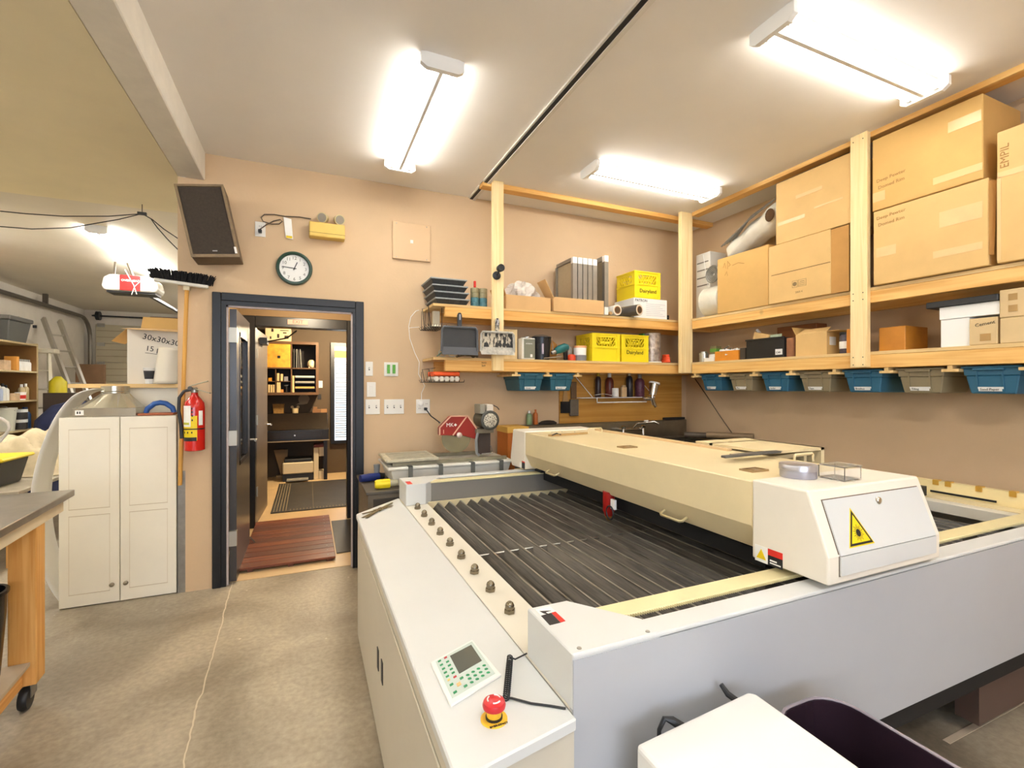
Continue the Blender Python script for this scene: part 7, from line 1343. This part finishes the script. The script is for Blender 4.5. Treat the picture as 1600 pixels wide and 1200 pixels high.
p = pY(475, 624, 8.41); sb2 = thing('speech_bubble_sign', 'grey speech bubble plaque on the office wall', 'plaque', (p.x, 8.41, p.z - .07)); MB().prism([(p.x + .085 * math.cos(k * .3491), p.z + .085 * math.sin(k * .3491)) for k in range(12)] + [(p.x - .12, p.z - .085), (p.x - .02, p.z - .085), (p.x + .05, p.z - .07)], 'y', 8.405, 8.4195).build('plaque', M('plaque_grey', (150, 132, 104), .6), sb2)
def wplate(label, a, b, m, nm, cat): p, q = pY(*a, 8.415), pY(*b, 8.415); return one(MB().box((p.x, 8.412, q.z), (q.x, 8.4195, p.z)), nm, m, label, cat, bev=.002)
wplate('cream switch plate on the office wall', (497, 595), (504, 606), PLW, 'light_switch', 'light switch'); wplate('dark socket plate on the office wall', (496.5, 616), (502, 624), BLKPL, 'wall_outlet', 'outlet')
# under the desk
pt = thing('desk_printer', 'white desktop printer on the floor under the desk', 'printer', (-.14, 8.1, .10)); MB().box((-.36, 7.90, .12), (.07, 8.25, .29)).build('body', M('printer_cream', (222, 204, 168), .5), pt, bev=.012); MB().box((-.36, 7.92, .0045), (.07, 8.25, .119)).build('base', BLKPL, pt); MB().box((-.30, 7.76, .035), (.0, 7.919, .05)).build('paper_tray', M('tray_paper_1', None), pt); MB().box((-.34, 7.92, .2905), (.05, 8.24, .34)).build('lid', BLKPL, pt, bev=.01)
one(MB().prism([(-.50, .45), (-.40, .05), (-.32, .05), (-.30, .45)], 'y', 8.27, 8.33).box((-.46, 8.26, .0045), (-.34, 8.335, .049)), 'paper_sack', M('sack_tan', (158, 130, 94), .7), 'tan paper sack standing behind the printer', 'sack')
bk2 = thing('document_stand', 'cream upright document stand beside the printer', 'stand', (.15, 8.0, .0045)); MB().box((.075, 7.93, .0045), (.145, 8.2, .50)).build('upright', M('printer_cream', None), bk2, bev=.003); MB().box((.15, 7.95, .0045), (.225, 8.2, .12)).build('foot', M('printer_cream', None), bk2, bev=.003); MB().box((.15, 7.95, .36), (.225, 8.2, .50)).build('head', M('printer_cream', None), bk2, bev=.003)
one(MB().box((.08, 7.95, .501), (.22, 8.2, .54)), 'red_box', M('box_dull_red', (120, 50, 34), .6), 'dull red box lying on the document stand', 'box')
# window with blinds at the right of the desk
wd = struct(MB().box((.40, 8.40, .55), (.80, 8.42, 2.12)).build('window_2', M('daylit_glass_office', (206, 222, 238), .2, emit=.7))); 
for k in range(34): MB().hexa([(.41, 8.365, .60 + .038 * k), (.79, 8.365, .60 + .038 * k), (.79, 8.385, .612 + .038 * k), (.41, 8.385, .612 + .038 * k), (.41, 8.365, .602 + .038 * k), (.79, 8.365, .602 + .038 * k), (.79, 8.385, .614 + .038 * k), (.41, 8.385, .614 + .038 * k)]).build('blind_slat', M('blind_grey', (120, 126, 124), .5), wd)
MB().box((.34, 8.35, .50), (.40, 8.42, 2.18)).box((.80, 8.35, .50), (.86, 8.42, 2.18)).box((.40, 8.35, 2.12), (.80, 8.42, 2.18)).box((.40, 8.35, .50), (.80, 8.42, .55)).build('window_frame', BLACKP, wd); MB().box((.40, 8.34, 1.93), (.80, 8.363, 2.05)).build('blind_head', M('blind_amber', (232, 180, 70), .5), wd)
ol = thing('office_lamp', 'plain round ceiling lamp in the office', 'ceiling light', (.55, 7.15, 2.3595)); MB(True).lathe([(.05, .0), (.10, .01), (.12, .03), (.12, .055), (.06, .0595)], (0, 0, 0), 20).build('shade', M('lamp_shade_warm', (255, 220, 160), .5, emit=2.0), ol, smooth=True)

vl = dup(ol, (0.0, 4.75, 2.3595), None, 'added round ceiling lamp brightening the vestibule')  # unseen copy of the office lamp, added for vestibule brightness

# ------------------------------------------------------------------ foreground by the machine front
pc = thing('white_case', 'white rounded equipment case in front of the machine', 'case', (.85, .65, 0), math.radians(5)); 
MB().prism([(.66, .47), (1.035, .475), (1.045, .85), (1.03, .866), (.655, .835)], 'z', .50, .68).build('case', M('case_white', (240, 238, 232), .35), pc, bev=.014, seg=3); MB().box((.70, .50, .06), (1.0, .80, .499)).build('stand', BLKPL, pc)
MB().box((.68, .48, 0), (1.02, .82, .059)).build('plinth', BLKPL, pc, bev=.01)
a = pZ(1147, 1078, .69); b = pZ(1042, 1128, .68)
MB().tube([(1.0, .858, .66), (a.x - .005, .885, .672), (a.x - .012, .90, .690)], [.008, .008, .006], 8).build('cable_plug', BLKPL, pc); MB().tube([(b.x + .05, .845, .655), (b.x + .02, .862, .675), (b.x - .0, .868, .682), (b.x - .015, .868, .66), (b.x - .02, .866, .58)], [.011, .010, .006, .005, .005], 8).build('cable_plug', BLKPL, pc)
def rrect(x0, y0, x1, y1, r, n=6):
    out = []
    for cx1, cy1, a0 in ((x1 - r, y1 - r, 0), (x0 + r, y1 - r, 90), (x0 + r, y0 + r, 180), (x1 - r, y0 + r, 270)):
        for k in range(n + 1): an = math.radians(a0 + 90 * k / n); out.append((cx1 + r * math.cos(an), cy1 + r * math.sin(an)))
    return out
wbin = thing('smoked_bin', 'dark smoked plastic bin beside the white case', 'bin', (1.19, .62, 0)); o_, i_ = rrect(1.075, .40, 1.315, .845, .085), rrect(1.081, .406, 1.309, .839, .08); ob3, ib3 = rrect(1.10, .43, 1.29, .80, .07), rrect(1.106, .436, 1.284, .794, .066); n = len(o_)
SMK = M('smoked_plastic', (46, 32, 40), .15)
MB().add([(x, y, .001) for x, y in ob3] + [(x, y, .615) for x, y in o_] + [(x, y, .615) for x, y in i_] + [(x, y, .02) for x, y in ib3], [tuple(range(n))[::-1], tuple(range(3 * n, 4 * n))] + [(j * n + k, j * n + (k + 1) % n, (j + 1) * n + (k + 1) % n, (j + 1) * n + k) for j in range(3) for k in range(n)]).build('tub', SMK, wbin, smooth=True)
MB().tube([(x, y, .617) for x, y in o_], .004, 6, closed=True).build('rim', M('rim_grey', (150, 140, 146), .3), wbin, smooth=True)
MB().box((1.62, .945, 0), (1.72, 1.03, .379)).build('foot_block', CRM, mc); MB().box((2.55, 1.02, .05), (3.0, 1.10, .28)).build('pump_box', M('pump_brown', (92, 72, 62), .6), mc)
one(MB().box((2.4, 1.05, .0005), (3.7, 1.075, .002)), 'floor_tape', M('tape_pale', (206, 188, 164), .6), 'pale tape line on the floor under the machine', 'floor tape')
